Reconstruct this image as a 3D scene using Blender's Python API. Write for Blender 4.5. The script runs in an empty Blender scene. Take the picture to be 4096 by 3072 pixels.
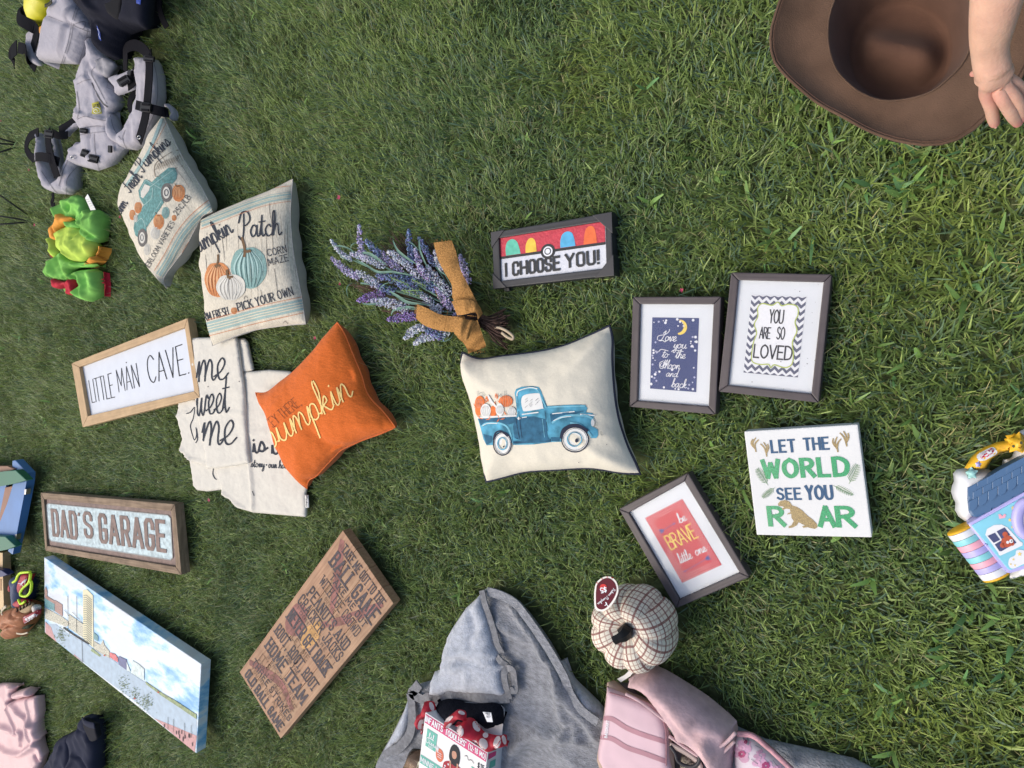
import bpy, bmesh, math, random
import numpy as np
from mathutils import Vector, Matrix, noise as mnoise
from mathutils.bvhtree import BVHTree
from mathutils.geometry import delaunay_2d_cdt

S = bpy.context.scene
random.seed(7); RNG = np.random.default_rng(7)

# ------------------------------------------------------------------ camera
FPX, CX, CY, CAMZ = 2585.8, 2048.0, 1536.0, 1.55
NRM = Vector((-0.52886697, -0.06680823, 0.84607115)).normalized()      # world up as the camera sees it
AX = (Vector((1, 0, 0)) - NRM * NRM.x).normalized()
AY = NRM.cross(AX)
CAM = Vector((0, 0, CAMZ))
def ray(px, py):
    v = Vector(((px - CX) / FPX, -(py - CY) / FPX, -1.0))
    return Vector((AX.dot(v), AY.dot(v), NRM.dot(v)))
def W(px, py, z=0.055):
    d = ray(px, py); t = (z - CAMZ) / d.z
    return CAM + d * t
cd = bpy.data.cameras.new('camera'); cam = bpy.data.objects.new('camera', cd); S.collection.objects.link(cam)
M = Matrix(((AX.x, AX.y, AX.z), (AY.x, AY.y, AY.z), (NRM.x, NRM.y, NRM.z))).to_4x4()
M.translation = CAM; cam.matrix_world = M
cd.sensor_fit = 'HORIZONTAL'; cd.sensor_width = 36.0; cd.lens = FPX / 4096 * 36.0
cd.clip_start = 0.02; cd.clip_end = 200
S.camera = cam

# ------------------------------------------------------------------ light: open shade under a pale sky
SUN_EL, SUN_AZ = math.radians(52), math.radians(238)                    # azimuth clockwise from +Y
w = bpy.data.worlds.new('World'); S.world = w; w.use_nodes = True
nt = w.node_tree; nt.nodes.clear()
sk = nt.nodes.new('ShaderNodeTexSky'); sk.sky_type = 'NISHITA'; sk.sun_disc = False
sk.sun_elevation = SUN_EL; sk.sun_rotation = SUN_AZ; sk.air_density = 1.3; sk.dust_density = 5.0; sk.ozone_density = 1.2
bg = nt.nodes.new('ShaderNodeBackground'); bg.inputs[1].default_value = 0.132
ow = nt.nodes.new('ShaderNodeOutputWorld')
nt.links.new(sk.outputs[0], bg.inputs[0]); nt.links.new(bg.outputs[0], ow.inputs[0])
ld = bpy.data.lights.new('sun', 'SUN'); ld.energy = 1.15; ld.angle = math.radians(36); ld.color = (1.0, 0.93, 0.82)
lo = bpy.data.objects.new('sun', ld); S.collection.objects.link(lo)
sd = Vector((math.sin(SUN_AZ) * math.cos(SUN_EL), math.cos(SUN_AZ) * math.cos(SUN_EL), math.sin(SUN_EL)))
lo.rotation_euler = sd.to_track_quat('Z', 'Y').to_euler(); lo.location = sd * 8
S.view_settings.view_transform = 'Standard'; S.view_settings.look = 'None'
S.view_settings.exposure = 0.43; S.view_settings.gamma = 1.0; S.view_settings.use_curve_mapping = False
S.cycles.max_bounces = 5; S.cycles.diffuse_bounces = 3; S.cycles.transparent_max_bounces = 6
S.cycles.use_denoising = True

# ------------------------------------------------------------------ materials
def nn(t, k, **kw):
    n = t.nodes.new(k)
    for a, b in kw.items(): setattr(n, a, b)
    return n
def lk(t, a, b): t.links.new(a, b)
MC = {}
def mat(name, col, rough=.65, spec=.3, var=.12, vs=18, bump=0, bs=120, metal=0, attr=False, sheen=0,
        grain=None, gamt=.35, gdark=None, coat=0, emis=None, stretch=(1, 1, 1), rot=0, trans=0, vdet=5):
    """node material: base colour broken up by noise, optional wood grain along an axis, fine relief"""
    if name in MC: return MC[name]
    m = bpy.data.materials.new(name); m.use_nodes = True; t = m.node_tree
    b = t.nodes['Principled BSDF']; b.inputs['Roughness'].default_value = rough
    b.inputs['Specular IOR Level'].default_value = spec; b.inputs['Metallic'].default_value = metal
    if sheen: b.inputs['Sheen Weight'].default_value = sheen
    if coat: b.inputs['Coat Weight'].default_value = coat; b.inputs['Coat Roughness'].default_value = .2
    tc = nn(t, 'ShaderNodeTexCoord'); mp = nn(t, 'ShaderNodeMapping'); lk(t, tc.outputs['Object'], mp.inputs[0])
    mp.inputs['Rotation'].default_value = (0, 0, rot); mp.inputs['Scale'].default_value = stretch
    if attr:
        at = nn(t, 'ShaderNodeAttribute', attribute_name='col'); base = at.outputs['Color']
    else:
        rg = nn(t, 'ShaderNodeRGB'); rg.outputs[0].default_value = (*col, 1); base = rg.outputs[0]
    if grain is not None:
        g1 = nn(t, 'ShaderNodeMapping'); lk(t, tc.outputs['Object'], g1.inputs[0]); g1.inputs['Rotation'].default_value = (0, 0, -grain)
        g2 = nn(t, 'ShaderNodeMapping'); lk(t, g1.outputs[0], g2.inputs[0]); g2.inputs['Scale'].default_value = (6, 150, 60)
        nz = nn(t, 'ShaderNodeTexNoise'); nz.inputs['Scale'].default_value = 1.0; nz.inputs['Detail'].default_value = 5
        nz.inputs['Distortion'].default_value = .6; lk(t, g2.outputs[0], nz.inputs['Vector'])
        rp = nn(t, 'ShaderNodeValToRGB'); rp.color_ramp.elements[0].position = .36; rp.color_ramp.elements[1].position = .66
        lk(t, nz.outputs[0], rp.inputs[0])
        mx = nn(t, 'ShaderNodeMix', data_type='RGBA'); mx.inputs[7].default_value = (*(gdark or [c * .4 for c in col]), 1)
        im = nn(t, 'ShaderNodeMath', operation='MULTIPLY'); iv = nn(t, 'ShaderNodeMath', operation='SUBTRACT'); iv.inputs[0].default_value = 1
        lk(t, rp.outputs[0], iv.inputs[1]); lk(t, iv.outputs[0], im.inputs[0]); im.inputs[1].default_value = gamt
        lk(t, im.outputs[0], mx.inputs[0]); lk(t, base, mx.inputs[6]); base = mx.outputs[2]
    if var:
        nz = nn(t, 'ShaderNodeTexNoise'); nz.inputs['Scale'].default_value = vs; nz.inputs['Detail'].default_value = vdet
        lk(t, mp.outputs[0], nz.inputs['Vector'])
        mr = nn(t, 'ShaderNodeMapRange'); mr.inputs[1].default_value = .3; mr.inputs[2].default_value = .7
        mr.inputs[3].default_value = 1 - var; mr.inputs[4].default_value = 1 + var; lk(t, nz.outputs[0], mr.inputs[0])
        mu = nn(t, 'ShaderNodeVectorMath', operation='SCALE'); lk(t, base, mu.inputs[0]); lk(t, mr.outputs[0], mu.inputs['Scale'])
        base = mu.outputs[0]
    lk(t, base, b.inputs['Base Color'])
    if bump:
        nb = nn(t, 'ShaderNodeTexNoise'); nb.inputs['Scale'].default_value = bs; nb.inputs['Detail'].default_value = 4
        lk(t, mp.outputs[0], nb.inputs['Vector'])
        bp = nn(t, 'ShaderNodeBump'); bp.inputs['Strength'].default_value = 1; bp.inputs['Distance'].default_value = bump
        lk(t, nb.outputs[0], bp.inputs['Height']); lk(t, bp.outputs[0], b.inputs['Normal'])
    if trans:
        tr = nn(t, 'ShaderNodeBsdfTranslucent'); lk(t, base, tr.inputs[0]); ms = nn(t, 'ShaderNodeMixShader'); ms.inputs[0].default_value = trans
        o = t.nodes['Material Output']; lk(t, b.outputs[0], ms.inputs[1]); lk(t, tr.outputs[0], ms.inputs[2]); lk(t, ms.outputs[0], o.inputs[0])
    MC[name] = m
    return m
def glass_mat(name, tint=(1, 1, 1), gloss=.06, rough=.03):
    if name in MC: return MC[name]
    m = bpy.data.materials.new(name); m.use_nodes = True; t = m.node_tree; t.nodes.clear()
    o = nn(t, 'ShaderNodeOutputMaterial'); tr = nn(t, 'ShaderNodeBsdfTransparent'); tr.inputs[0].default_value = (*tint, 1)
    g = nn(t, 'ShaderNodeBsdfGlossy'); g.inputs['Roughness'].default_value = rough
    f = nn(t, 'ShaderNodeFresnel'); f.inputs[0].default_value = 1.17
    x = nn(t, 'ShaderNodeMixShader'); lk(t, f.outputs[0], x.inputs[0]); lk(t, tr.outputs[0], x.inputs[1]); lk(t, g.outputs[0], x.inputs[2]); lk(t, x.outputs[0], o.inputs[0])
    MC[name] = m; return m
INK = lambda n, c, **k: mat(n, c, rough=k.pop('rough', .6), spec=.15, var=k.pop('var', .12), vs=k.pop('vs', 200), **k)

# ------------------------------------------------------------------ objects
BASE = {}; LEAF = {}
def thing(name, label, cat, loc, group=None):
    o = bpy.data.objects.new(name, None); o.empty_display_size = .05; S.collection.objects.link(o)
    o.location = loc; o['label'] = label; o['category'] = cat
    if group: o['group'] = group
    BASE[o.name] = Vector(loc); return o
def mk(name, V, Fc, m, parent=None, smooth=True, col=None, mats=None, mi=None, uv=None):
    """one mesh object from world-space vertices"""
    off = BASE.get(parent.name, Vector()) if parent else Vector()
    A = np.array([tuple(v) for v in V], dtype=np.float32) - np.array(off, dtype=np.float32)
    me = bpy.data.meshes.new(name); me.from_pydata(A.tolist(), [], [tuple(f) for f in Fc])
    me.materials.append(m)
    for x in (mats or []): me.materials.append(x)
    if mi is not None: me.polygons.foreach_set('material_index', mi)
    if smooth: me.polygons.foreach_set('use_smooth', [True] * len(me.polygons))
    if col is not None:
        ca = me.color_attributes.new('col', 'FLOAT_COLOR', 'POINT')
        ca.data.foreach_set('color', np.c_[np.array(col, dtype=np.float32), np.ones(len(A))].astype(np.float32).ravel())
    if uv is not None:
        l = me.uv_layers.new(name='uv'); idx = np.zeros(len(me.loops), dtype=np.int32); me.loops.foreach_get('vertex_index', idx)
        l.data.foreach_set('uv', np.array(uv, dtype=np.float32)[idx].ravel())
    me.update()
    o = bpy.data.objects.new(name, me); S.collection.objects.link(o)
    if parent: o.parent = parent
    BASE[o.name] = off
    LEAF[o.name] = ([Vector(tuple(v)) for v in V], [tuple(f) for f in Fc])
    return o
def tag(o, label, cat, group=None, kind=None):
    if label: o['label'] = label
    if cat: o['category'] = cat
    if group: o['group'] = group
    if kind: o['kind'] = kind
    return o
def bvh(*objs):
    V, Fs = [], []
    for o in objs:
        v, f = LEAF[o.name]; k = len(V); V += v; Fs += [tuple(i + k for i in q) for q in f]
    return BVHTree.FromPolygons(V, Fs)

# ---------- 2D helpers
def crom(P, n=6, closed=False):
    """Catmull-Rom through points of any dimension"""
    P = [tuple(p) for p in P]; N = len(P); out = []
    if N < 3 and not closed: return P
    R = range(N if closed else N - 1)
    for i in R:
        if closed: a, b, c, d = (P[(i + k) % N] for k in (-1, 0, 1, 2))
        else: a, b, c, d = P[max(i - 1, 0)], P[i], P[i + 1], P[min(i + 2, N - 1)]
        for k in range(n):
            t = k / n
            out.append(tuple(.5 * (2 * b[j] + (c[j] - a[j]) * t + (2 * a[j] - 5 * b[j] + 4 * c[j] - d[j]) * t * t + (3 * b[j] - a[j] - 3 * c[j] + d[j]) * t ** 3) for j in range(len(b))))
    if not closed: out.append(P[-1])
    return out
def z2(s, ox, oy):
    """coordinates read off an enlarged crop -> photo coordinates"""
    return lambda *P: [(p[0] / s + ox, p[1] / s + oy) for p in P]
def homog(src, dst):
    A = []; b = []
    for (x, y), (u, v) in zip(src, dst):
        A += [[x, y, 1, 0, 0, 0, -u * x, -u * y], [0, 0, 0, x, y, 1, -v * x, -v * y]]; b += [u, v]
    h = np.linalg.solve(np.array(A, float), np.array(b, float))
    def f(p):
        d = h[6] * p[0] + h[7] * p[1] + 1
        return ((h[0] * p[0] + h[1] * p[1] + h[2]) / d, (h[3] * p[0] + h[4] * p[1] + h[5]) / d)
    return f
def sheet(quad, w, h):
    """design space (0..w, 0..h, y down) laid on a quad given in photo coordinates"""
    return homog([(0, 0), (w, 0), (w, h), (0, h)], quad)
IDT = lambda p: p

# ---------- stroke lettering
def G(s): 
    out = []
    for k in s.split('|'):
        pts = [tuple(float(a) for a in q.split(',')) for q in k[1:].split()]
        out.append((k[0], pts))
    return out
UP = {'A': ('l0,0 .33,1 .66,0|l.12,.33 .54,.33', .66), 'B': ('l0,0 0,1|s0,1 .35,.99 .53,.78 .35,.55 0,.53|s.3,.53 .58,.42 .58,.1 .35,0 0,0', .58),
 'C': ('s.62,.82 .38,1 .1,.85 0,.5 .1,.15 .38,0 .62,.18', .62), 'D': ('l0,0 0,1|s0,1 .3,.99 .6,.75 .62,.4 .45,.08 0,0', .62),
 'E': ('l.5,1 0,1 0,0 .5,0|l0,.52 .42,.52', .5), 'F': ('l.5,1 0,1 0,0|l0,.52 .4,.52', .5),
 'G': ('s.62,.82 .38,1 .1,.85 0,.5 .1,.15 .38,0 .62,.15|l.62,.1 .62,.45 .36,.45', .62), 'H': ('l0,0 0,1|l.58,0 .58,1|l0,.5 .58,.5', .58),
 'I': ('l0,0 0,1', .02), 'J': ('s.38,1 .38,.3 .3,.05 .15,0 0,.15', .38), 'K': ('l0,0 0,1|l.55,1 0,.42|l.2,.58 .58,0', .58), 'L': ('l0,1 0,0 .48,0', .48),
 'M': ('l0,0 .04,1 .38,.25 .72,1 .76,0', .76), 'N': ('l0,0 0,1 .58,0 .58,1', .58), 'O': ('s.33,1 .08,.82 0,.5 .08,.18 .33,0 .58,.18 .66,.5 .58,.82 .33,1', .66),
 'P': ('l0,0 0,1|s0,1 .38,.98 .55,.75 .38,.5 0,.47', .55), 'Q': ('s.33,1 .08,.82 0,.5 .08,.18 .33,0 .58,.18 .66,.5 .58,.82 .33,1|l.4,.2 .68,-.05', .66),
 'R': ('l0,0 0,1|s0,1 .38,.98 .53,.76 .38,.54 0,.5|l.25,.5 .58,0', .58), 'S': ('s.52,.85 .3,1 .06,.87 .1,.6 .45,.42 .52,.15 .27,0 0,.14', .54),
 'T': ('l0,1 .56,1|l.28,1 .28,0', .56), 'U': ('s0,1 0,.3 .1,.05 .29,0 .48,.05 .58,.3 .58,1', .58), 'V': ('l0,1 .3,0 .6,1', .6),
 'W': ('l0,1 .2,0 .42,.8 .64,0 .84,1', .84), 'X': ('l0,1 .56,0|l0,0 .56,1', .56), 'Y': ('l0,1 .29,.5 .58,1|l.29,.5 .29,0', .58), 'Z': ('l0,1 .54,1 0,0 .54,0', .54),
 '.': ('l0,0 .02,.02', .03), ',': ('l.04,.05 0,-.15', .06), "'": ('l.02,1 0,.78', .04), '!': ('l0,1 0,.28|l0,.03 0,0', .03), '-': ('l0,.45 .25,.45', .25), '/': ('l0,-.1 .35,1', .35),
 '(': ('s.15,1.1 0,.7 0,.3 .15,-.1', .16), ')': ('s0,1.1 .15,.7 .15,.3 0,-.1', .16), '$': ('s.5,.8 .28,.92 .06,.78 .12,.58 .42,.42 .48,.2 .27,.08 0,.2|l.26,1.05 .26,-.07', .52),
 '0': ('s.25,1 .04,.8 0,.5 .04,.2 .25,0 .46,.2 .5,.5 .46,.8 .25,1', .5), '1': ('l0,.8 .2,1 .2,0', .22), '2': ('s0,.8 .2,1 .45,.85 .4,.55 0,0|l0,0 .48,0', .48),
 '5': ('l.45,1 .08,1 .04,.58|s.04,.58 .3,.65 .5,.35 .3,.02 0,.1', .5), '8': ('s.25,.53 .04,.75 .25,1 .46,.75 .25,.53 0,.25 .25,0 .5,.25 .25,.53', .5)}
BLK = dict(UP)
BLK.update({'B': ('l0,0 0,1 .42,1 .52,.9 .52,.62 .42,.53 0,.53|l.42,.53 .54,.43 .54,.1 .44,0 0,0', .54), 'C': ('l.5,.7 .5,.88 .38,1 .12,1 0,.88 0,.12 .12,0 .38,0 .5,.12 .5,.3', .5),
 'D': ('l0,0 0,1 .38,1 .52,.86 .52,.14 .38,0 0,0', .52), 'G': ('l.5,.72 .5,.88 .38,1 .12,1 0,.88 0,.12 .12,0 .38,0 .5,.12 .5,.45 .3,.45', .5),
 'O': ('l.25,1 .12,1 0,.88 0,.12 .12,0 .38,0 .5,.12 .5,.88 .38,1 .24,1', .5), 'P': ('l0,0 0,1 .4,1 .52,.88 .52,.58 .4,.46 0,.46', .52),
 'R': ('l0,0 0,1 .4,1 .52,.88 .52,.6 .4,.5 0,.5|l.3,.5 .54,0', .54), 'S': ('l.5,.72 .5,.88 .38,1 .12,1 0,.88 0,.65 .1,.55 .4,.45 .5,.35 .5,.12 .38,0 .12,0 0,.12 0,.28', .5),
 'U': ('l0,1 0,.12 .12,0 .38,0 .5,.12 .5,1', .5), 'J': ('l.42,1 .42,.12 .32,0 .1,0 0,.12 0,.3', .42)})
LOW = {'a': ('s.4,.38 .22,.47 .04,.22 .14,0 .32,.12 .42,.45 .4,.12 .46,0 .6,.1', .56), 'b': ('s-.02,.08 .16,.55 .22,.95 .12,.95 .08,.4 .12,.04 .3,.02 .4,.25 .28,.42 .14,.28|s.34,.36 .5,.3', .46),
 'c': ('s.38,.36 .25,.46 .05,.25 .15,0 .32,.02 .5,.14', .44), 'd': ('s.4,.38 .22,.47 .04,.22 .14,0 .32,.12 .42,.5 .5,1 .42,.15 .46,0 .6,.1', .56), 'e': ('s-.05,.08 .2,.18 .34,.36 .24,.47 .08,.3 .12,.04 .28,0 .46,.12', .42),
 'f': ('s0,.05 .2,.5 .3,.92 .2,.98 .12,.5 .1,-.35 .2,-.4 .26,-.1 .14,.05 .4,.12', .36), 'h': ('s-.02,.05 .2,.6 .22,.98 .12,.9 .08,.3 .07,0|s.07,.1 .25,.45 .36,.4 .36,.1 .42,0 .54,.1', .5),
 'i': ('s0,.1 .12,.44 .1,.1 .16,0 .3,.1|l.14,.62 .16,.64', .26), 'k': ('s-.02,.05 .2,.6 .22,.98 .12,.9 .08,.3 .07,0|s.08,.15 .3,.45 .34,.3 .12,.22|s.16,.22 .34,0 .5,.08', .46), 'l': ('s0,.05 .2,.6 .24,.95 .14,.95 .1,.3 .14,.02 .3,.1', .26),
 'm': ('s0,.1 .1,.44 .08,0|s.08,.1 .24,.45 .32,.35 .3,0|s.3,.1 .46,.45 .56,.35 .55,.08 .62,0 .74,.1', .7), 'n': ('s0,.1 .1,.44 .08,0|s.08,.1 .26,.45 .36,.35 .35,.08 .42,0 .54,.1', .5),
 'o': ('s.3,.45 .1,.4 .04,.15 .18,0 .36,.12 .36,.36 .22,.46|s.3,.42 .42,.36 .54,.4', .5), 'p': ('s0,.1 .12,.46 .1,0 .04,-.5|s.09,.15 .22,.45 .38,.4 .36,.08 .22,0 .12,.06|l.36,.1 .5,.08', .48), 'r': ('s0,.1 .1,.44 .1,0|s.1,.15 .2,.42 .34,.42|s.34,.42 .3,.05 .46,.08', .42),
 's': ('s-.02,.05 .2,.46 .3,.2 .2,0 .04,.05|s.2,0 .42,.1', .38), 't': ('s0,.1 .16,.6 .2,.85 .12,.3 .18,0 .34,.1|l.02,.58 .34,.6', .3), 'u': ('s0,.1 .1,.44 .07,.12 .2,0 .34,.14 .42,.44 .4,.1 .48,0 .6,.1', .56),
 'v': ('s0,.1 .1,.44 .16,.05 .24,.02 .38,.44 .5,.38', .46), 'w': ('s0,.1 .1,.44 .08,.1 .2,0 .32,.4 .3,.1 .42,0 .56,.44 .66,.38', .62), 'y': ('s0,.1 .1,.44 .08,.12 .22,.02 .38,.4 .36,-.3 .2,-.5 .1,-.35 .3,-.05 .5,.1', .46),
 'L': ('s.25,.75 .5,1 .45,.7 .2,.1 -.1,.05 .1,0 .4,.04 .65,-.1 .8,.05', .62), 'M': ('s-.2,.6 -.3,.3 0,.2 .1,.5 .2,.95 .12,0|s.12,.1 .45,1 .4,0|s.4,.1 .75,1 .68,.1 .85,.05', .82), 'P': ('s.22,.95 .16,.3 .04,-.1 -.15,.05|s-.1,.6 .1,1 .45,1.02 .55,.7 .3,.48 .18,.5', .52),
 'F': ('s0,.85 .3,1 .6,.95|s.36,.95 .26,.3 .1,0 -.05,.08|l.1,.52 .45,.55', .5), '-': ('l0,.25 .2,.25', .25), '.': ('l0,0 .02,.02', .1), "'": ('l.02,1 0,.8', .06)}
GC = {}
def glyph(fs, c):
    k = (id(fs), c)
    if k not in GC: GC[k] = (G(fs[c][0]), fs[c][1]) if c in fs else ((G(UP[c.upper()][0]), UP[c.upper()][1]) if c.upper() in UP else ([], .3))
    return GC[k]

class Decal:
    """flat print: shapes gathered in photo coordinates, then laid onto the real surface under them"""
    def __init__(s): s.V = []; s.F = []; s.k = 0.0
    def _add(s, V, Fc, dz):
        n = len(s.V); s.V += [(v[0], v[1], dz + (v[2] if len(v) > 2 else 0)) for v in V]; s.F += [tuple(i + n for i in f) for f in Fc]
    def ribbon(s, P, wd, H=IDT, dz=0, taper=0, caps=True, wf=None, cols=1):
        P = [p for i, p in enumerate(P) if i == 0 or abs(p[0] - P[i - 1][0]) + abs(p[1] - P[i - 1][1]) > 1e-7]
        if len(P) < 2: return
        for i in range(1, len(P) - 1):            # a sharp corner starts a new stroke
            a, b, c = P[i - 1], P[i], P[i + 1]; u = (b[0] - a[0], b[1] - a[1]); v = (c[0] - b[0], c[1] - b[1])
            if u[0] * v[0] + u[1] * v[1] < .25 * math.hypot(*u) * math.hypot(*v):
                s.ribbon(P[:i + 1], wd, H, dz, taper, caps, wf, cols); s.ribbon(P[i:], wd, H, dz, taper, caps, wf, cols); return
        V = []; Fc = []; N = len(P); s.k += 3e-5
        if s.k > 4e-4: s.k = 0
        if caps:
            def ext(a, b):
                l = math.hypot(a[0] - b[0], a[1] - b[1]); e = wd * .38 / l; return (a[0] + (a[0] - b[0]) * e, a[1] + (a[1] - b[1]) * e)
            P = [ext(P[0], P[1])] + list(P[1:-1]) + [ext(P[-1], P[-2])]
        for i in range(N):
            a, b, c = P[max(i - 1, 0)], P[i], P[min(i + 1, N - 1)]
            d1 = (b[0] - a[0], b[1] - a[1]); d2 = (c[0] - b[0], c[1] - b[1])
            l1 = math.hypot(*d1) or 1; l2 = math.hypot(*d2) or 1
            if i == 0: d1, l1 = d2, l2
            if i == N - 1: d2, l2 = d1, l1
            n1 = (-d1[1] / l1, d1[0] / l1); n2 = (-d2[1] / l2, d2[0] / l2)
            m = (n1[0] + n2[0], n1[1] + n2[1]); ml = math.hypot(*m)
            if ml < .35: m, ml = n1, 1
            m = (m[0] / ml, m[1] / ml); cs = max(m[0] * n1[0] + m[1] * n1[1], .5)
            t = i / (N - 1); ww = wd / 2 / cs
            if taper: ww *= 1 - taper * abs(2 * t - 1) ** 2
            if wf: ww *= wf(n1)
            zz = s.k + 6e-5 * t
            for j in range(cols + 1):
                sg = 1 - 2 * j / cols; q = H((b[0] + m[0] * ww * sg, b[1] + m[1] * ww * sg)); V.append((q[0], q[1], zz))
        c1 = cols + 1
        Fc = [(c1 * i + j, c1 * i + j + 1, c1 * i + c1 + j + 1, c1 * i + c1 + j) for i in range(N - 1) for j in range(cols)]
        s._add(V, Fc, dz)
    def text(s, txt, x, y, size, H=IDT, fs=None, sx=1, wt=.12, serif=0, slant=0, gap=.2, dz=0, wf=None, taper=0, jit=0):
        """y = baseline, y down; returns pen x"""
        fs = fs or UP; cur = x
        for c in txt:
            if c == ' ': cur += size * sx * .42; continue
            gl, gw = glyph(fs, c); jy = random.uniform(-jit, jit) * size
            for kind, pts in gl:
                Q = [(cur + (p[0] + slant * p[1]) * size * sx, y + jy - p[1] * size) for p in pts]
                if kind == 's': Q = crom(Q, 5)
                s.ribbon(Q, wt * size, H, dz, taper, wf=wf)
                if serif:
                    for e in (pts[0], pts[-1]):
                        if abs(e[1]) < .05 or abs(e[1] - 1) < .05:
                            ex, ey = cur + (e[0] + slant * e[1]) * size * sx, y + jy - e[1] * size
                            s.ribbon([(ex - serif * size, ey), (ex + serif * size, ey)], wt * size * .8, H, dz + 5e-5, caps=False)
            cur += (gw + gap) * size * sx
        return cur
    def fit(s, txt, x0, x1, ytop, ybase, H=IDT, **k):
        fs = k.get('fs') or UP; gap = k.get('gap', .2); size = ybase - ytop
        u = sum(.42 if c == ' ' else glyph(fs, c)[1] + gap for c in txt) - gap
        k['sx'] = (x1 - x0) / (u * size); s.text(txt, x0, ybase, size, H, **k)
    def poly(s, P, H=IDT, dz=0, res=None):
        """filled outline; res = largest edge, for curved surfaces"""
        P = list(P); pts = list(P)
        if res:
            Q = []
            for i, a in enumerate(P):
                b = P[(i + 1) % len(P)]; n = max(1, int(math.hypot(b[0] - a[0], b[1] - a[1]) / res))
                Q += [(a[0] + (b[0] - a[0]) * k / n, a[1] + (b[1] - a[1]) * k / n) for k in range(n)]
            P = Q; pts = list(P); A = np.array(P); x0, y0 = A.min(0); x1, y1 = A.max(0)
            y = y0 + res / 2
            while y < y1:
                x = x0 + res / 2
                while x < x1: pts.append((x, y)); x += res
                y += res
        n = len(P); r = delaunay_2d_cdt([Vector(p) for p in pts], [(i, (i + 1) % n) for i in range(n)], [list(range(n))], 1, 1e-6)
        s._add([H((v.x, v.y)) for v in r[0]], r[2], dz)
    def disc(s, x, y, r, H=IDT, dz=0, n=14, ry=None):
        ry = ry or r
        V = [H((x + r * math.cos(a * 2 * math.pi / n), y + ry * math.sin(a * 2 * math.pi / n))) for a in range(n)]
        s._add(V, [tuple(range(n))], dz)
    def ring(s, x, y, r, wd, H=IDT, dz=0, n=24, ry=None):
        ry = ry or r
        s.ribbon([(x + r * math.cos(a * 2 * math.pi / n), y + ry * math.sin(a * 2 * math.pi / n)) for a in range(n + 1)], wd, H, dz, caps=False)
    def put(s, name, tree, m, parent=None, lift=.0008, back=None):
        V = []; ok = []; mx = sum(v[0] for v in s.V) / len(s.V); my = sum(v[1] for v in s.V) / len(s.V)
        for x, y, dz in s.V:
            d = ray(x, y).normalized(); hit, nrm, _, _ = tree.ray_cast(CAM, d)
            if hit is None:                        # a corner lying exactly on the rim: step inwards a hair
                for e in (.004, .012, .03):
                    hit, nrm, _, _ = tree.ray_cast(CAM, ray(x + (mx - x) * e, y + (my - y) * e).normalized())
                    if hit is not None: break
            if hit is None: ok.append(False); V.append((0, 0, 0)); continue
            if nrm.dot(d) > 0: nrm = -nrm
            ok.append(True); V.append(hit + nrm * (lift + dz))
        Fc = [f for f in s.F if all(ok[i] for i in f)]
        use = sorted({i for f in Fc for i in f}); ix = {u: i for i, u in enumerate(use)}
        V = [V[i] for i in use]; Fc = [tuple(ix[i] for i in f) for f in Fc]
        # skip faces stretched across a step of the surface
        Fc = [f for f in Fc if max((V[f[i]] - V[f[i - 1]]).length for i in range(len(f))) < 2]
        if not Fc: print('EMPTY decal', name); return None
        F2 = []
        for f in Fc:
            a, b, c = V[f[0]], V[f[1]], V[f[2]]
            F2.append(f if (b - a).cross(c - a).dot(CAM - a) > 0 else tuple(reversed(f)))
        return mk(name, V, F2, m, parent, smooth=True)
def lettering(*a, **k): pass

# ---------- solids
def prism(poly, z0, z1, bev=.002, shear=None):
    """poly: world xy corners (counter-clockwise from above or not), bevelled slab between z0 and z1 -> verts, faces"""
    bm = bmesh.new()
    A = sum((poly[i][0] * poly[(i + 1) % len(poly)][1] - poly[(i + 1) % len(poly)][0] * poly[i][1]) for i in range(len(poly)))
    P = list(poly) if A > 0 else list(reversed(poly))
    b = [bm.verts.new((p[0], p[1], z0)) for p in P]; t = [bm.verts.new((p[0], p[1], (p[2] if len(p) > 2 else z1))) for p in P]
    bm.faces.new(list(reversed(b))); bm.faces.new(t); n = len(P)
    for i in range(n): bm.faces.new((b[i], b[(i + 1) % n], t[(i + 1) % n], t[i]))
    if bev: bmesh.ops.bevel(bm, geom=bm.edges[:], offset=bev, segments=2, affect='EDGES', profile=.6)
    bm.verts.index_update(); V = [v.co.copy() for v in bm.verts]; Fc = [tuple(v.index for v in f.verts) for f in bm.faces]; bm.free()
    return V, Fc
def slab(name, poly_px, z0, z1, m, parent=None, bev=.002, smooth=False):
    V, Fc = prism([W(x, y, z1)[:2] for x, y in poly_px], z0, z1, bev)
    return mk(name, V, Fc, m, parent, smooth)
def tube(pts, r, n=8, closed=False, flat=1.0, caps=True):
    """pts world points; r number or list; returns verts, faces"""
    P = [Vector(p) for p in pts]; N = len(P); V = []; Fc = []
    rr = r if isinstance(r, (list, tuple)) else [r] * N
    prev = None
    for i in range(N):
        a = P[i - 1] if (i or closed) else P[i]; c = P[(i + 1) % N] if (i < N - 1 or closed) else P[i]
        t = (c - a).normalized()
        if prev is None: u = t.cross(Vector((0, 0, 1))); u = u.normalized() if u.length > .01 else Vector((1, 0, 0))
        else: u = (prev - t * prev.dot(t)).normalized()
        prev = u; v = t.cross(u)
        for k in range(n):
            an = 2 * math.pi * k / n; V.append(P[i] + u * math.cos(an) * rr[i] + v * math.sin(an) * rr[i] * flat)
    for i in range(N if closed else N - 1):
        j = (i + 1) % N
        for k in range(n): Fc.append((i * n + k, i * n + (k + 1) % n, j * n + (k + 1) % n, j * n + k))
    if caps and not closed: Fc += [tuple(range(n - 1, -1, -1)), tuple((N - 1) * n + k for k in range(n))]
    return V, Fc
def join(parts):
    V = []; Fc = []
    for v, f in parts: k = len(V); V += list(v); Fc += [tuple(i + k for i in q) for q in f]
    return V, Fc
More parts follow.
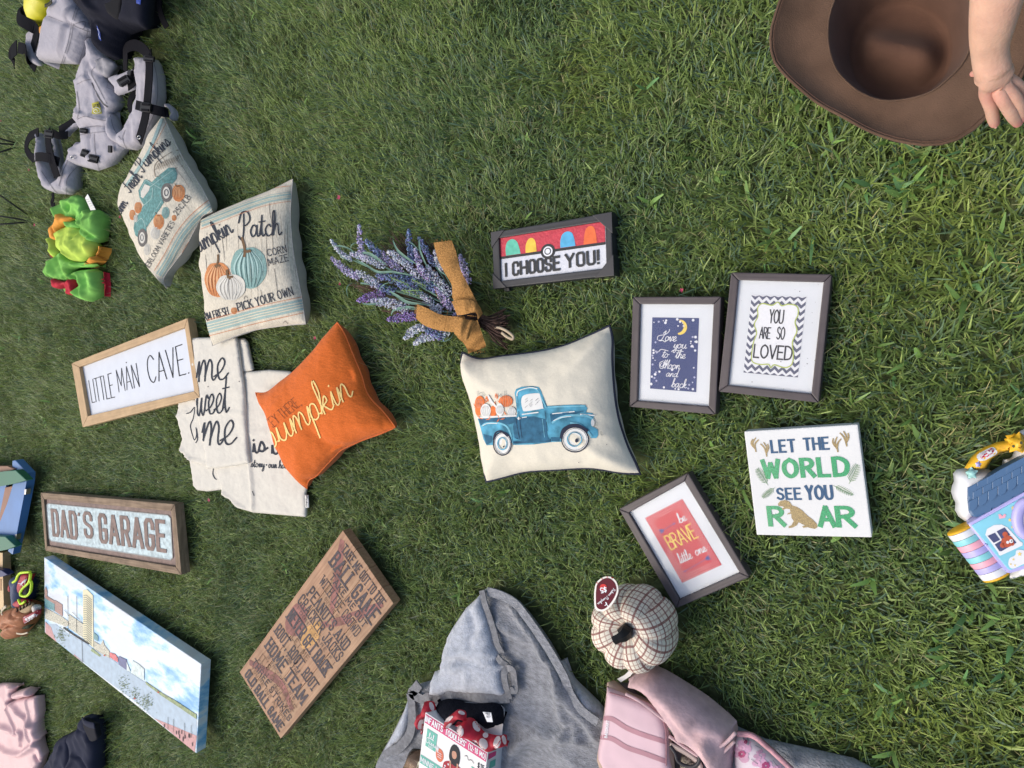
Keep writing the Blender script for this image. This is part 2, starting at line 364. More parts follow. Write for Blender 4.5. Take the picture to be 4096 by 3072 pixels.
def strap(pts, wd, th=.002, side=None, n=5, edge=None):
    """flat webbing through world points; side = fixed sideways vector or None (level)"""
    P = [Vector(p) for p in crom(pts, n)]; N = len(P); V = []; Fc = []
    for i in range(N):
        t = (P[min(i + 1, N - 1)] - P[max(i - 1, 0)]).normalized()
        u = Vector(side) if side else t.cross(Vector((0, 0, 1)))
        if u.length < .05: u = Vector((1, 0, 0))
        u = (u - t * u.dot(t)).normalized(); nrm = u.cross(t).normalized()
        if nrm.z < 0: nrm = -nrm
        ww = wd / 2
        for a, b in ((-1, 1), (1, 1), (1, -1), (-1, -1)): V.append(P[i] + u * ww * a + nrm * th / 2 * b)
    for i in range(N - 1):
        for k in range(4): Fc.append((i * 4 + k, i * 4 + (k + 1) % 4, i * 4 + 4 + (k + 1) % 4, i * 4 + 4 + k))
    Fc += [(3, 2, 1, 0), tuple((N - 1) * 4 + k for k in range(4))]
    return V, Fc
def WZ(q, z): return W(q[0], q[1], z)
def pxp(P, z=None): return [W(p[0], p[1], p[2] if len(p) > 2 else z) for p in P]
def fnz(x, y, s, seed=0): return mnoise.noise(Vector((x * s + seed * 7.3, y * s - seed * 3.1, seed * 1.7)))
def puff_data(out_px, z0, T, r=.03, step=.009, folds=(), nz=0, ns=14, seed=0, skirt=.02, smooth_out=True, zfun=None, ridge=0, rs=9, ra=0, under=False):
    """a soft sheet or padded shape: outline in photo coordinates, domed towards the inside with folds -> V, F"""
    pz = z0 + T * .5
    # the traced outline is the rim where a side faces the camera and the swell of the top where it faces away
    op = crom([tuple(q) for q in out_px], 4, True) if smooth_out else list(out_px); dn = []
    for i, a in enumerate(op):
        b = op[(i + 1) % len(op)]; k = max(1, int((W(*a, z0) - W(*b, z0)).length / .012)); dn += [(a[0] + (b[0] - a[0]) * q / k, a[1] + (b[1] - a[1]) * q / k) for q in range(k)]
    G0 = [W(x, y, z0) for x, y in dn]; nO = len(G0)
    ar = sum(G0[i].x * G0[(i + 1) % nO].y - G0[(i + 1) % nO].x * G0[i].y for i in range(nO)); wts = []
    for i in range(nO):
        t = G0[(i + 2) % nO].xy - G0[i - 2].xy; nv = Vector((t.y, -t.x)) * (1 if ar > 0 else -1)
        wts.append(max(0, nv.normalized().dot(G0[i].xy.normalized())) if nv.length > 1e-6 else 0)
    kk = 3; wts = [sum(wts[(i + q) % nO] for q in range(-kk, kk + 1)) / (2 * kk + 1) for i in range(nO)]
    O = [W(dn[i][0], dn[i][1], z0 + T * .65 * wts[i])[:2] for i in range(nO)]
    A = np.array(O); L = np.linalg.norm(np.roll(A, -1, 0) - A, axis=1); Q = []
    for i in range(len(A)):
        n = max(1, int(L[i] / step)); Q += [tuple(A[i] + (A[(i + 1) % len(A)] - A[i]) * k / n) for k in range(n)]
    B = np.array(Q); n = len(B)
    x0, y0 = B.min(0) + step; x1, y1 = B.max(0)
    gx, gy = np.meshgrid(np.arange(x0, x1, step), np.arange(y0, y1, step * .87)); gx[1::2] += step / 2
    Gp = np.c_[gx.ravel(), gy.ravel()]
    S0, S1 = B, np.roll(B, -1, 0)
    def dist(P):
        out = np.full(len(P), 9.)
        for a, b in zip(S0, S1):
            ab = b - a; t = np.clip(((P - a) @ ab) / (ab @ ab + 1e-12), 0, 1)
            out = np.minimum(out, np.linalg.norm(P - a - t[:, None] * ab, axis=1))
        return out
    ins = np.zeros(len(Gp), bool)
    for a, b in zip(S0, S1):
        c = (a[1] > Gp[:, 1]) != (b[1] > Gp[:, 1])
        with np.errstate(divide='ignore', invalid='ignore'): xx = (b[0] - a[0]) * (Gp[:, 1] - a[1]) / (b[1] - a[1]) + a[0]
        ins ^= c & (Gp[:, 0] < xx)
    Gp = Gp[ins]; Gp = Gp[dist(Gp) > step * .45]
    pts = [Vector(p) for p in B] + [Vector(p) for p in Gp]
    rv = delaunay_2d_cdt(pts, [(i, (i + 1) % n) for i in range(n)], [list(range(n))], 1, 1e-6)
    P = np.array([tuple(v) for v in rv[0]]); d = dist(P); e = np.clip(d / r, 0, 1)
    z = z0 + T * np.sqrt(np.clip(1 - (1 - e) ** 2, 0, 1))
    g = np.clip(d / max(r * .7, .01), 0, 1)
    for f in folds:
        pl = [np.array(W(q[0], q[1], pz)[:2]) for q in crom(f[0], 5)]; amp, wd = f[1], f[2]
        dd = np.full(len(P), 9.); 
        for i, (a, b) in enumerate(zip(pl[:-1], pl[1:])):
            ab = b - a; t = np.clip(((P - a) @ ab) / (ab @ ab + 1e-12), 0, 1)
            dd = np.minimum(dd, np.linalg.norm(P - a - t[:, None] * ab, axis=1))
        z += amp * np.exp(-(dd / wd) ** 2) * (g if len(f) < 4 else 1)
    if nz: z += np.array([fnz(p[0], p[1], ns, seed) + .5 * fnz(p[0], p[1], ns * 2.3, seed + 1) for p in P]) * nz * g
    if ridge:
        ca, sa = math.cos(ra), math.sin(ra)
        z += np.array([(1 - abs(fnz(p[0] * ca + p[1] * sa, (p[1] * ca - p[0] * sa) * .35, rs, seed + 5)) * 3) for p in P]) * ridge * g
    if zfun: z += np.array([zfun(p[0], p[1]) for p in P])
    V = [Vector((p[0], p[1], zz)) for p, zz in zip(P, z)]; Fc = [tuple(f) for f in rv[2]]
    # make all faces look up
    F2 = []
    for f in Fc:
        a, b, c = V[f[0]], V[f[1]], V[f[2]]; F2.append(f if (b - a).cross(c - a).z > 0 else tuple(reversed(f)))
    bd = {}
    for f in F2:
        for i in range(len(f)):
            k = (f[i], f[(i + 1) % len(f)]); bd[k] = bd.get(k, 0) + 1
    rim = [k for k in bd if (k[1], k[0]) not in bd]; low = {}
    inn = {}
    for a, b in rim:
        t = V[b].xy - V[a].xy; nv = Vector((-t.y, t.x))
        for q in (a, b): inn[q] = inn.get(q, Vector((0, 0))) + nv
    for a, b in rim:
        for q in (a, b):
            if q not in low: low[q] = len(V); v = V[q]; k = inn[q].normalized() * min(skirt * .7, r * .8); V.append(Vector((v.x + k.x, v.y + k.y, v.z - skirt)))
        F2.append((b, a, low[a], low[b]))
    return V, F2
def puff(name, out_px, z0, T, m, parent=None, **k):
    V, Fc = puff_data(out_px, z0, T, **k); return mk(name, V, Fc, m, parent)
def ball(c, r, n=8, m=6, sc=(1, 1, 1), jag=0):
    V = [];
    for j in range(m + 1):
        ph = math.pi * j / m
        for i in range(n): th = 2 * math.pi * i / n; q = r * (1 + random.uniform(-jag, jag)); V.append(Vector(c) + Vector((math.sin(ph) * math.cos(th) * sc[0], math.sin(ph) * math.sin(th) * sc[1], math.cos(ph) * sc[2])) * q)
    return V, [(j * n + i, (j + 1) * n + i, (j + 1) * n + (i + 1) % n, j * n + (i + 1) % n) for j in range(m) for i in range(n)]

# ================================================================== the lawn's soil
def sg():
    n = 60; V = []; Fc = []
    for j in range(n + 1):
        for i in range(n + 1):
            x = -9 + 18 * i / n; y = -9 + 18 * j / n; V.append((x, y, .006 * fnz(x, y, 2)))
    for j in range(n):
        for i in range(n): a = j * (n + 1) + i; Fc.append((a, a + 1, a + n + 2, a + n + 1))
    return V, Fc
m_soil = mat('thatch_soil', (.085, .105, .045), rough=.95, spec=.05, var=.5, vs=40, bump=.004, bs=90)
V, Fc = sg(); soil = mk('ground', V, Fc, m_soil); tag(soil, 'dark soil and thatch under the mown lawn', 'ground', kind='structure')

# ================================================================== picture frames and signs
def ang(a, b): return math.atan2(b[1] - a[1], b[0] - a[0])
def frame_rails(root, O, I, z0, z1, m_kw, name='frame_rail', bev=.0025, drop=0, woodname='w'):
    """four mitred rails between an outer and an inner quad (photo coordinates at height z1)"""
    Ow = [W(x, y, z1) for x, y in O]; Iw = [W(x, y, z1) for x, y in I]
    out = []
    for k in range(4):
        a, b, c, d = Ow[k], Ow[(k + 1) % 4], Iw[(k + 1) % 4], Iw[k]
        an = ang(a, b); key = '%s_%d' % (woodname, round(math.degrees(an)) % 180)
        sh = .0003                                     # mitre joint left just open
        P = [(p[0], p[1]) for p in (a, b, c, d)]
        cx = sum(p[0] for p in P) / 4; cy = sum(p[1] for p in P) / 4
        P = [(cx + (p[0] - cx) * (1 - sh / .1), cy + (p[1] - cy) * (1 - sh / .1)) for p in P]
        V, Fc = prism(P, z0, z1, bev)
        kw = dict(m_kw); kw['grain'] = an
        out.append(mk(name, V, Fc, mat(key, **kw), root, smooth=False))
    return out
def flat(name, Q, z, m, root, th=.002):
    """a thin board whose visible face is a quad given in photo coordinates at height z"""
    V, Fc = prism([W(x, y, z)[:2] for x, y in Q], z - th, z, 0); return mk(name, V, Fc, m, root, smooth=False)
def center(Q, z=0): 
    c = sum((W(x, y, z + .05) for x, y in Q), Vector()) / len(Q); return Vector((c.x, c.y, z))
def shrink(Q, k):
    cx = sum(q[0] for q in Q) / len(Q); cy = sum(q[1] for q in Q) / len(Q)
    return [(cx + (q[0] - cx) * k, cy + (q[1] - cy) * k) for q in Q]

m_mat = mat('mount_board', (.63, .665, .71), rough=.55, spec=.3, var=.025, vs=9)
m_glass = glass_mat('frame_glass')
GREYW = dict(col=(.08, .067, .072), rough=.45, spec=.35, var=.1, vs=30, gamt=.5, gdark=(.045, .036, .04))
def picture(label, O, I, P, cat='picture frame', z1=.058):
    root = thing('picture_frame', label, cat, center(O), 'grey wood effect frames with white mounts')
    frame_rails(root, O, I, .022, z1, GREYW, woodname='grey_wood')
    flat('backing_board', shrink(O, .97), .028, mat('hardboard', (.12, .08, .05)), root)
    mt = flat('mount', shrink(I, 1.015), z1 - .009, m_mat, root)
    pr = None
    V, Fc = prism([W(x, y, z1 - .009)[:2] for x, y in shrink(I, 1.01)], z1 - .0065, z1 - .0055, 0)
    g = mk('glass', V, Fc, m_glass, root, smooth=False)
    return root, mt, bvh(mt)

# ---- 1. moon print
Z = z2(1.746, 2400, 1050)
O = Z((228, 240), (845, 237), (808, 1063), (205, 1008)); I = Z((278, 290), (792, 292), (757, 1005), (260, 965)); P = Z((366, 383), (692, 388), (672, 905), (350, 880))
root, mt, T = picture('grey frame with navy night-sky print and yellow moon, beside the cream truck pillow', O, I, P)
m_navy = INK('navy_print', (.075, .095, .21), vs=30, var=.05); m_white = INK('white_print', (.72, .74, .78), var=.03)
m_yel = INK('yellow_print', (.80, .62, .16)); m_black = INK('black_ink', (.02, .022, .028)); m_mist = INK('mist_print', (.42, .44, .58))
d = Decal(); d.poly(P); pr = d.put('print', T, m_navy, root, .0006)
H = sheet(P, 20, 31)
d = Decal(); c1 = [(12.2 + 3 * math.cos(a), 4 + 3.2 * math.sin(a)) for a in np.linspace(-2.0, 1.75, 14)]
c2 = [(10.6 + 3.2 * math.cos(a), 3.7 + 2.9 * math.sin(a)) for a in np.linspace(1.35, -1.35, 12)]
d.poly(c1 + c2, H); d.put('moon_print', T, m_yel, root, .0011)
d = Decal(); random.seed(3)
for k in range(64):
    x, y = random.uniform(.4, 19.6), random.uniform(.3, 30.7)
    if 3 < x < 17 and 5 < y < 29 and random.random() < .82: continue
    d.disc(x, y, random.choice((.25, .35, .5, .6)), H, n=8)
d.put('star_dots', T, m_white, root, .0011)
d = Decal()
for k in range(14):
    a = random.choice((random.uniform(.5, 3), random.uniform(16.5, 19.5))); d.disc(a, random.uniform(.5, 30.5), .45, H, n=8)
d.put('pale_dots', T, m_mist, root, .0011)
d = Decal()
for s_, x, y, sz, sx in (('Love', 3.6, 10, 4.3, .95), ('you', 9.7, 12.9, 3.9, 1.05), ('to', 4.8, 17.1, 3.6, 1.1), ('the', 10.6, 17.1, 3.8, 1.05), ('Moon', 5, 21.8, 3.8, 1.0), ('and', 6.8, 25.2, 3.3, 1.1), ('back', 9.4, 29.6, 3.8, 1.0)):
    d.text(s_, x, y, sz, H, LOW, sx=sx * .9, wt=.07, slant=.25, gap=-.02)
for q in ([(3.4, 14.7), (4.5, 13.7), (7.5, 14.2)], [(9, 14.5), (10.2, 13.7), (14, 14.2)], [(2.6, 9.6), (3, 8), (6, 7.2), (7.5, 6), (7.8, 5)]): d.ribbon(crom(q, 6), .28, H)
d.ribbon(crom([(5.6, 18.6), (4, 19.6), (4.4, 21.8), (6.4, 21.2), (6.6, 19.6), (5.4, 19.4)], 6), .26, H)
d.put('lettering', T, m_white, root, .0014)

# ---- 2. YOU ARE SO LOVED
O = Z((915, 68), (1618, 82), (1527, 980), (827, 902)); I = Z((965, 122), (1560, 138), (1475, 918), (893, 857)); P = Z((1060, 228), (1441, 240), (1382, 803), (1003, 768))
root, mt, T = picture('grey frame with zigzag bordered print reading YOU ARE SO LOVED', O, I, P)
d = Decal(); d.poly(P); d.put('print', T, m_white, root, .0006)
H = sheet(P, 20, 28); d = Decal()
for r in range(12):
    y = r * 2.55 - .9
    pts = []
    for k in range(0, 15): pts.append((k * 20 / 14, y + (1.35 if k % 2 else 0)))
    q = pts + [(x, yy + 1.25) for x, yy in reversed(pts)]
    q = [(x, min(max(yy, 0), 28)) for x, yy in q]
    for k in range(14):
        a, b = q[k], q[k + 1]; c, e = q[len(q) - 2 - k], q[len(q) - 1 - k]
        if abs(a[1] - e[1]) + abs(b[1] - c[1]) > .05: d._add([H(a), H(b), H(c), H(e)], [(0, 1, 2, 3)], 0)
d.put('zigzag_print', T, INK('slate_print', (.13, .14, .20)), root, .0010)
lab = crom([(10, 2.2), (8, 3.4), (4.4, 2.9), (2.8, 4.5), (3.2, 7.5), (2.2, 10.5), (3.4, 13.5), (2.6, 17), (2.4, 22), (3.2, 24), (6, 24.6), (9, 24.3), (10, 25.4), (11.2, 24.3), (15, 25), (17.4, 23.6), (17.6, 20), (16.8, 16), (18, 12), (17, 9), (17.8, 6), (17, 3.4), (14, 2.8), (11.6, 3.4)], 5, True)
d = Decal(); d.poly(lab, H); d.put('label_print', T, m_white, root, .0014)
d = Decal(); d.ribbon(lab + lab[:1], .42, H, caps=False); d.put('label_outline', T, INK('lime_print', (.42, .50, .16)), root, .0018)
d = Decal(); d.fit('YOU', 7.6, 12.6, 5, 9.6, H, wt=.1, gap=.12); d.fit('ARE', 4.6, 8.5, 11.4, 15.3, H, wt=.1, gap=.12); d.fit('SO', 11, 13.7, 11, 15.2, H, wt=.1); d.fit('LOVED', 3.2, 17, 17.6, 22.2, H, wt=.12, gap=.16)
d.put('lettering', T, INK('charcoal_print', (.06, .06, .07)), root, .0018)
d = Decal(); random.seed(5)
H2 = sheet(I, 20, 27)
for k in range(26): d.disc(random.uniform(.5, 19.5), random.uniform(.5, 26.5), random.choice((.05, .07, .12)), H2, n=6)
d.put('dirt_specks', T, m_black, root, .0034)

# ---- 3. be BRAVE little one
Z = z2(1.843, 2400, 1650)
O = Z((138, 712), (648, 445), (1103, 1215), (560, 1445)); I = Z((212, 740), (622, 510), (1028, 1182), (585, 1378)); P = Z((333, 778), (607, 637), (898, 1122), (607, 1255))
root, mt, T = picture('grey frame with coral print reading be BRAVE little one, beside the plaid pumpkin', O, I, P)
d = Decal(); d.poly(P); d.put('print', T, INK('coral_print', (.56, .075, .095), vs=30, var=.04), root, .0006)
H = sheet(P, 20, 33); d = Decal()
for r in range(34):
    for c in range(21):
        x = (c + (.5 if r % 2 else 0)) * 20 / 21 + .4; y = r * .97 + .5
        if 3.0 < x < 17.0 and 2.9 < y < 30: continue
        if x < 19.7 and y < 32.7: d.disc(x, y, .2, H, n=6)
d.put('dots', T, m_white, root, .001)
d = Decal(); d.text('be', 13.3, 9.2, 4.6, H, LOW, wt=.085, sx=.9, slant=.1, gap=-.02); d.text('little', 3.9, 25.2, 4.7, H, LOW, wt=.07, sx=.75, slant=.1, gap=0); d.text('one', 12.2, 25.0, 4.6, H, LOW, wt=.08, sx=.85, slant=.1, gap=-.02)
d.put('lettering', T, m_white, root, .0014)
d = Decal(); d.fit('BRAVE', 3.4, 17.4, 11.4, 18.0, H, wt=.085, gap=.1); d.put('brave_lettering', T, m_yel, root, .0014)
d = Decal()
for a, b in (((4.2, 8.6), (11.5, 8.1)), ((15.8, 28), (3.2, 29.0))):
    d.ribbon([a, b], .22, H); ux = 1 if b[0] > a[0] else -1
    d.poly([(b[0] + ux * .3, b[1]), (b[0] - ux * 1.3, b[1] - .65), (b[0] - ux * .9, b[1]), (b[0] - ux * 1.3, b[1] + .65)], H)
    d.poly([(a[0] - ux * 1.6, a[1] - .9), (a[0] + ux * .2, a[1] - .9), (a[0] + ux * 1, a[1]), (a[0] + ux * .2, a[1] + .9), (a[0] - ux * 1.6, a[1] + .9), (a[0] - ux * .9, a[1])], H)
d.put('arrow_print', T, INK('indigo_print', (.10, .10, .30)), root, .0014)

# ---- 4. I CHOOSE YOU sign
Z = z2(3.687, 1900, 820)
O = Z((245, 405), (2005, 110), (2040, 1035), (280, 1230)); I = Z((350, 488), (1915, 235), (1935, 930), (375, 1118))
root = thing('framed_sign', 'black framed sign reading I CHOOSE YOU! with black card corners', 'sign', center(O))
BLKW = dict(col=(.035, .037, .045), rough=.5, spec=.4, var=.1, vs=30, gamt=.6, gdark=(.012, .012, .014))
frame_rails(root, O, I, .022, .056, BLKW, woodname='black_wood')
pan = flat('panel', shrink(I, 1.02), .049, mat('grey_white_panel', (.60, .62, .68), rough=.6, spec=.25, var=.05, vs=60, bump=.0015, bs=130), root)
T = bvh(pan); Q = Z((348, 490), (1915, 237), (1935, 930), (372, 1118)); H = sheet(Q, 42, 17)
d = Decal(); d.poly([(0, 0), (42, 0), (42, 8), (0, 8)], H); d.put('red_print', T, mat('leather_red', (.50, .05, .075), rough=.55, var=.12, vs=60, bump=.002, bs=140), root, .0006)
d = Decal(); d.poly([(0, 7.5), (42, 7.5), (42, 8.5), (0, 8.5)], H); d.disc(20.3, 8.0, 2.85, H, n=28); d.put('black_band', T, mat('band_black', (.03, .032, .035), rough=.6, var=.2, vs=80), root, .0012)
d = Decal(); d.disc(20.3, 8.0, 1.9, H, n=24); d.put('white_disc', T, m_white, root, .0018)
d = Decal(); d.ring(20.3, 8.0, 1.15, .3, H); d.put('ring_print', T, m_black, root, .0024)
d = Decal(); d.fit('I CHOOSE', 2.8, 24.6, 10.6, 15.4, H, fs=BLK, wt=.2, gap=.27); d.fit('YOU!', 27.2, 39.4, 10.3, 15.0, H, fs=BLK, wt=.2, gap=.27)
d.put('lettering', T, mat('letter_black', (.035, .037, .04), rough=.6, var=.3, vs=90), root, .0019)
# plain coloured shapes stand where the print's figures are
for nm, col, P_ in (('green_shape', (.13, .48, .36), [(3.0, 7.4), (2.9, 4.6), (3.6, 2.2), (5.6, 1.2), (7.6, 2.2), (8.6, 4.6), (9.2, 7.4)]),
                    ('yellow_shape', (.75, .50, .08), [(11.3, 7.4), (11.4, 4.5), (12.6, 2.3), (14.2, 2.0), (15.4, 3.6), (15.8, 7.4)]),
                    ('blue_shape', (.10, .38, .62), [(25.2, 7.4), (25.3, 4.6), (26.2, 2.4), (28, 1.6), (29.8, 2.4), (30.6, 4.6), (31, 7.4)]),
                    ('orange_shape', (.72, .16, .06), [(34, 7.4), (34.4, 4.4), (35.1, 1.8), (36.7, .9), (38.1, 1.8), (38.7, 4.4), (39, 7.4)])):
    d = Decal(); d.poly(crom(P_, 4)[:], H); d.put(nm, T, INK(nm + '_ink', col, var=.15, vs=60), root, .0011)
m_card = mat('black_card', (.028, .028, .034), rough=.35, spec=.45, var=.05)
for c in range(4):
    Ow = [W(*q, .0575) for q in O]; a = Ow[c]; b = Ow[(c + 1) % 4]; e = Ow[c - 1]
    L = .052 if c in (1, 2) else .043
    pb = a + (b - a).normalized() * L; pe = a + (e - a).normalized() * L; cen = sum(Ow, Vector()) / 4
    o_ = (a - cen).normalized() * .0025
    V, Fc = prism([(q + o_)[:2] for q in (a, pb, pe)], .02, .0585, .0008); mk('card_corner', V, Fc, m_card, root, smooth=False)
slab('hanging_tab', Z((400, 1195), (500, 1190), (510, 1265), (440, 1275)), .02, .034, m_card, root)

# ---- 5. LET THE WORLD SEE YOU ROAR
O = Z0 = z2(1.843, 2400, 1650)((1062, 140), (1900, 88), (2005, 922), (1155, 903))
root = thing('canvas_print', 'white canvas with green and blue letters LET THE WORLD SEE YOU ROAR', 'canvas', center(O))
Vc, Fc = prism([W(x, y, .066)[:2] for x, y in O], .026, .066, .0025)
cv = mk('canvas', Vc, Fc, mat('white_canvas', (.67, .68, .68), rough=.75, spec=.15, var=.03, vs=7, bump=.0004, bs=400), root, smooth=False)
T = bvh(cv); H = sheet(O, 46, 44)
m_cb = INK('denim_ink', (.055, .11, .20)); m_gl = mat('green_glitter', (.03, .30, .12), rough=.3, spec=.6, var=.6, vs=700, vdet=1); m_gold = mat('gold_glitter', (.30, .22, .09), rough=.3, spec=.6, var=.6, vs=700, vdet=1); m_fern = INK('fern_ink', (.15, .27, .12))
wf = lambda n: .8 + .35 * abs(n[0])
d = Decal(); d.fit('LET', 11.0, 20.6, 4.6, 9.4, H, wt=.2, wf=wf, gap=.28); d.fit('THE', 24.5, 34, 4.4, 9, H, wt=.2, wf=wf, gap=.28)
d.fit('SEE', 11.0, 20.5, 24.5, 28.9, H, wt=.2, wf=wf, gap=.28); d.fit('YOU', 23.0, 33.0, 23.7, 28.9, H, wt=.2, wf=wf, gap=.28); d.put('blue_lettering', T, m_cb, root, .0007)
d = Decal(); d.fit('WORLD', 6.4, 40.0, 12.8, 19.6, H, wt=.25, wf=wf, gap=.3); d.fit('R', 6.6, 12.4, 32.4, 39.6, H, wt=.25, wf=wf); d.fit('A', 27.0, 32.4, 32.4, 39.6, H, wt=.25, wf=wf); d.fit('R', 34.2, 40.3, 32.4, 39.6, H, wt=.25, wf=wf)
d.put('green_lettering', T, m_gl, root, .0007)
d = Decal()
dino = z2(1.843, 2400, 1650)((1312, 672), (1330, 652), (1365, 645), (1395, 655), (1418, 685), (1450, 695), (1490, 720), (1530, 760), (1570, 790), (1598, 820), (1603, 845), (1585, 858), (1555, 852), (1530, 845), (1500, 850), (1490, 838), (1512, 832), (1490, 822), (1465, 808), (1450, 832), (1420, 848), (1392, 852), (1390, 840), (1412, 830), (1428, 800), (1412, 775), (1410, 745), (1380, 752), (1385, 742), (1405, 735), (1400, 712), (1375, 708), (1345, 718), (1340, 708), (1360, 698), (1340, 690), (1315, 688))
d.poly(dino); d.put('dinosaur_print', T, m_gold, root, .0008); 
for fx, fy, a in ((4.0, 6.5, .5), (8.4, 8.6, -.3), (37.2, 8.0, .3), (40.8, 5.9, -.25)):
    d = Decal(); c, s_ = math.cos(a), math.sin(a)
    for tx, ty in ((-1.5, -2.9), (0, -3.4), (1.5, -2.6)):
        q = [(fx, fy + 1.2), (fx + (tx * .6) * c + ty * .5 * -s_ * -1, fy + ty * .4), (fx + tx * c - ty * s_ * .4, fy + ty)]
        d.ribbon(crom(q, 4), .65, H, taper=.3)
    d.ribbon([(fx, fy - .3), (fx + .1, fy + 2)], 1.1, H, taper=.5); d.put('footprint', T, m_gold, root, .0008)
d = Decal()
def fern(p0, p1, w_, n=9):
    d = Decal()
    p0, p1 = Vector(p0), Vector(p1); u = (p1 - p0); nn_ = Vector((-u.y, u.x)).normalized(); d.ribbon([tuple(p0), tuple(p0 + u * .5 + nn_ * .2), tuple(p1)], .16, H)
    for k in range(n):
        t = .12 + .85 * k / n; c = p0 + u * t; l = w_ * (math.sin(math.pi * min(t * .8 + .2, 1)) ** .6)
        for sg_ in (1, -1):
            e = c + nn_ * sg_ * l + u.normalized() * l * .9; d.ribbon([tuple(c), tuple((c + e) / 2 + u.normalized() * .1), tuple(e)], .26, H, taper=.7)
    d.put('fern_print', T, m_fern, root, .0008)
fern((7.6, 23.0), (3.6, 15.8), 1.9); fern((40.0, 23.0), (44.2, 15.4), 1.9); fern((10.3, 24.1), (4.3, 28.2), 1.3); fern((34.0, 23.6), (41.2, 27.4), 1.3)

# ---- 6. LITTLE MAN CAVE
O = [(285.5, 1453), (750, 1272), (799, 1590), (329.6, 1709)]; I = [(316, 1468), (738, 1309), (776, 1565), (350, 1664)]
root = thing('wooden_sign', 'white sign LITTLE MAN CAVE in a pale wood box frame', 'sign', center(O))
frame_rails(root, O, I, .03, .064, dict(col=(.50, .35, .20), rough=.6, spec=.2, var=.1, vs=25, gamt=.4, gdark=(.30, .19, .10)), woodname='pine')
pan = flat('panel', shrink(O, .96), .048, mat('white_panel', (.57, .61, .68), rough=.5, var=.03), root); T = bvh(pan)
H = sheet([(322, 1470), (740, 1310), (774, 1567), (352, 1657)], 48, 22)
d = Decal(); d.fit('LITTLE', 3.6, 16.2, 7.0, 17.2, H, wt=.033, gap=.16); d.fit('MAN', 18.6, 28.2, 6.4, 15.6, H, wt=.033, gap=.22); d.fit('CAVE.', 32.6, 47.4, 5.2, 15.4, H, wt=.033, gap=.2)
d.disc(24, 4.8, .25, H); d.put('lettering', T, m_black, root, .0008)

# ---- 7. DAD'S GARAGE
Z = z2(2.212, 0, 1750)
O = Z((357, 487), (1545, 590), (1605, 1217), (400, 1003)); I = Z((388, 545), (1512, 652), (1556, 1146), (416, 960))
root = thing('wooden_sign', "weathered wood and galvanised metal sign reading DAD'S GARAGE", 'sign', center(O))
frame_rails(root, O, I, .032, .072, dict(col=(.29, .215, .15), rough=.8, spec=.15, var=.22, vs=22, gamt=.65, gdark=(.12, .085, .06)), woodname='barn_wood')
m_rust = mat('rusty_metal', (.135, .095, .088), rough=.55, metal=.3, var=.3, vs=40, bump=.001, bs=60)
pan = flat('metal_panel', shrink(I, 1.02), .062, m_rust, root); T = bvh(pan)
Q = Z((413, 583), (1510, 690), (1533, 1085), (440, 912)); H = sheet(Q, 60, 17)
rr = [(1, 0), (59, 0), (60, 1), (60, 16), (59, 17), (1, 17), (0, 16), (0, 1)]
d = Decal(); d.poly(rr, H); gp = d.put('galvanised_panel', T, mat('galvanised', (.36, .45, .49), rough=.6, metal=.2, var=.22, vs=45, bump=.004, bs=45, vdet=1), root, .0015)
d = Decal(); d.ribbon(rr + rr[:1], .35, H, caps=False); d.put('pressed_edge', T, mat('galv_edge', (.24, .26, .27), rough=.6, metal=.2), root, .0024)
d = Decal(); kk = dict(fs=BLK, wt=.135, gap=.34)
d.fit('DAD', 3.0, 15.8, 2.8, 14.0, H, **kk); d.fit("'", 17.6, 18.2, 3.0, 6.0, H, fs=BLK, wt=.35); d.fit('S', 20.5, 23.9, 2.4, 12.6, H, **kk); d.fit('GARAGE', 28.2, 57.2, 2.6, 13.8, H, **kk)
d.put('lettering', T, m_rust, root, .0032)

# ---- 8. ball game board
Z = z2(1.746, 900, 2050)
O = Z((822, 125), (1175, 635), (388, 1580), (102, 1115))
root = thing('plank_sign', 'tan plank board printed with ball game song lyrics', 'sign', center(O))
zt = .075; Ow = [W(x, y, zt) for x, y in O]; gdir = ang(Ow[0], Ow[3])
pk = []
cuts = [0, .27, .53, .79, 1.0]
for k in range(4):
    a, b = cuts[k] + (.003 if k else 0), cuts[k + 1]
    P_ = [Ow[0].lerp(Ow[1], a), Ow[0].lerp(Ow[1], b), Ow[3].lerp(Ow[2], b), Ow[3].lerp(Ow[2], a)]
    V, Fc = prism([q[:2] for q in P_], .040, zt - (.0006 if k % 2 else 0), .0016)
    pk.append(mk('plank', V, Fc, mat('tan_wood%d' % k, (.40 - .02 * (k % 2), .245, .155), rough=.65, spec=.2, var=.16, vs=14, grain=gdir, gamt=.5, gdark=(.22, .11, .065)), root, smooth=False))
T = bvh(*pk); H = sheet(O, 29, 85)
m_fr = mat('faded_red', (.27, .115, .10), rough=.7, var=.35, vs=30, grain=gdir, gamt=.4)
for nm_, q, w_ in (('bat_print', [(2.5, 3.5), (5.5, 9), (10, 17), (14, 25)], 3.2), ('bat_print', [(26, 5), (23, 14), (19, 24), (15, 32)], 3.0), ('bat_print', [(2, 76), (8, 72), (16, 68), (24, 70)], 3.6)):
    d = Decal(); d.ribbon(crom(q, 5), w_, H, taper=.4, dz=.0001 * q[0][0] / 26); d.put(nm_, T, m_fr, root, .0006)
d = Decal(); d.poly(crom([(2, 38), (6, 35), (9, 39), (10, 46), (6, 50), (2.5, 47)], 4, True), H); d.put('ball_print', T, m_fr, root, .0006)
d = Decal(); d.poly(crom([(13, 33), (16, 36), (16.5, 42), (14, 48), (10.5, 44), (11, 38)], 4, True), H); d.put('amber_print', T, mat('amber_wood', (.48, .27, .10), rough=.7, var=.3, vs=30), root, .0010)
dk = Decal(); am = Decal()
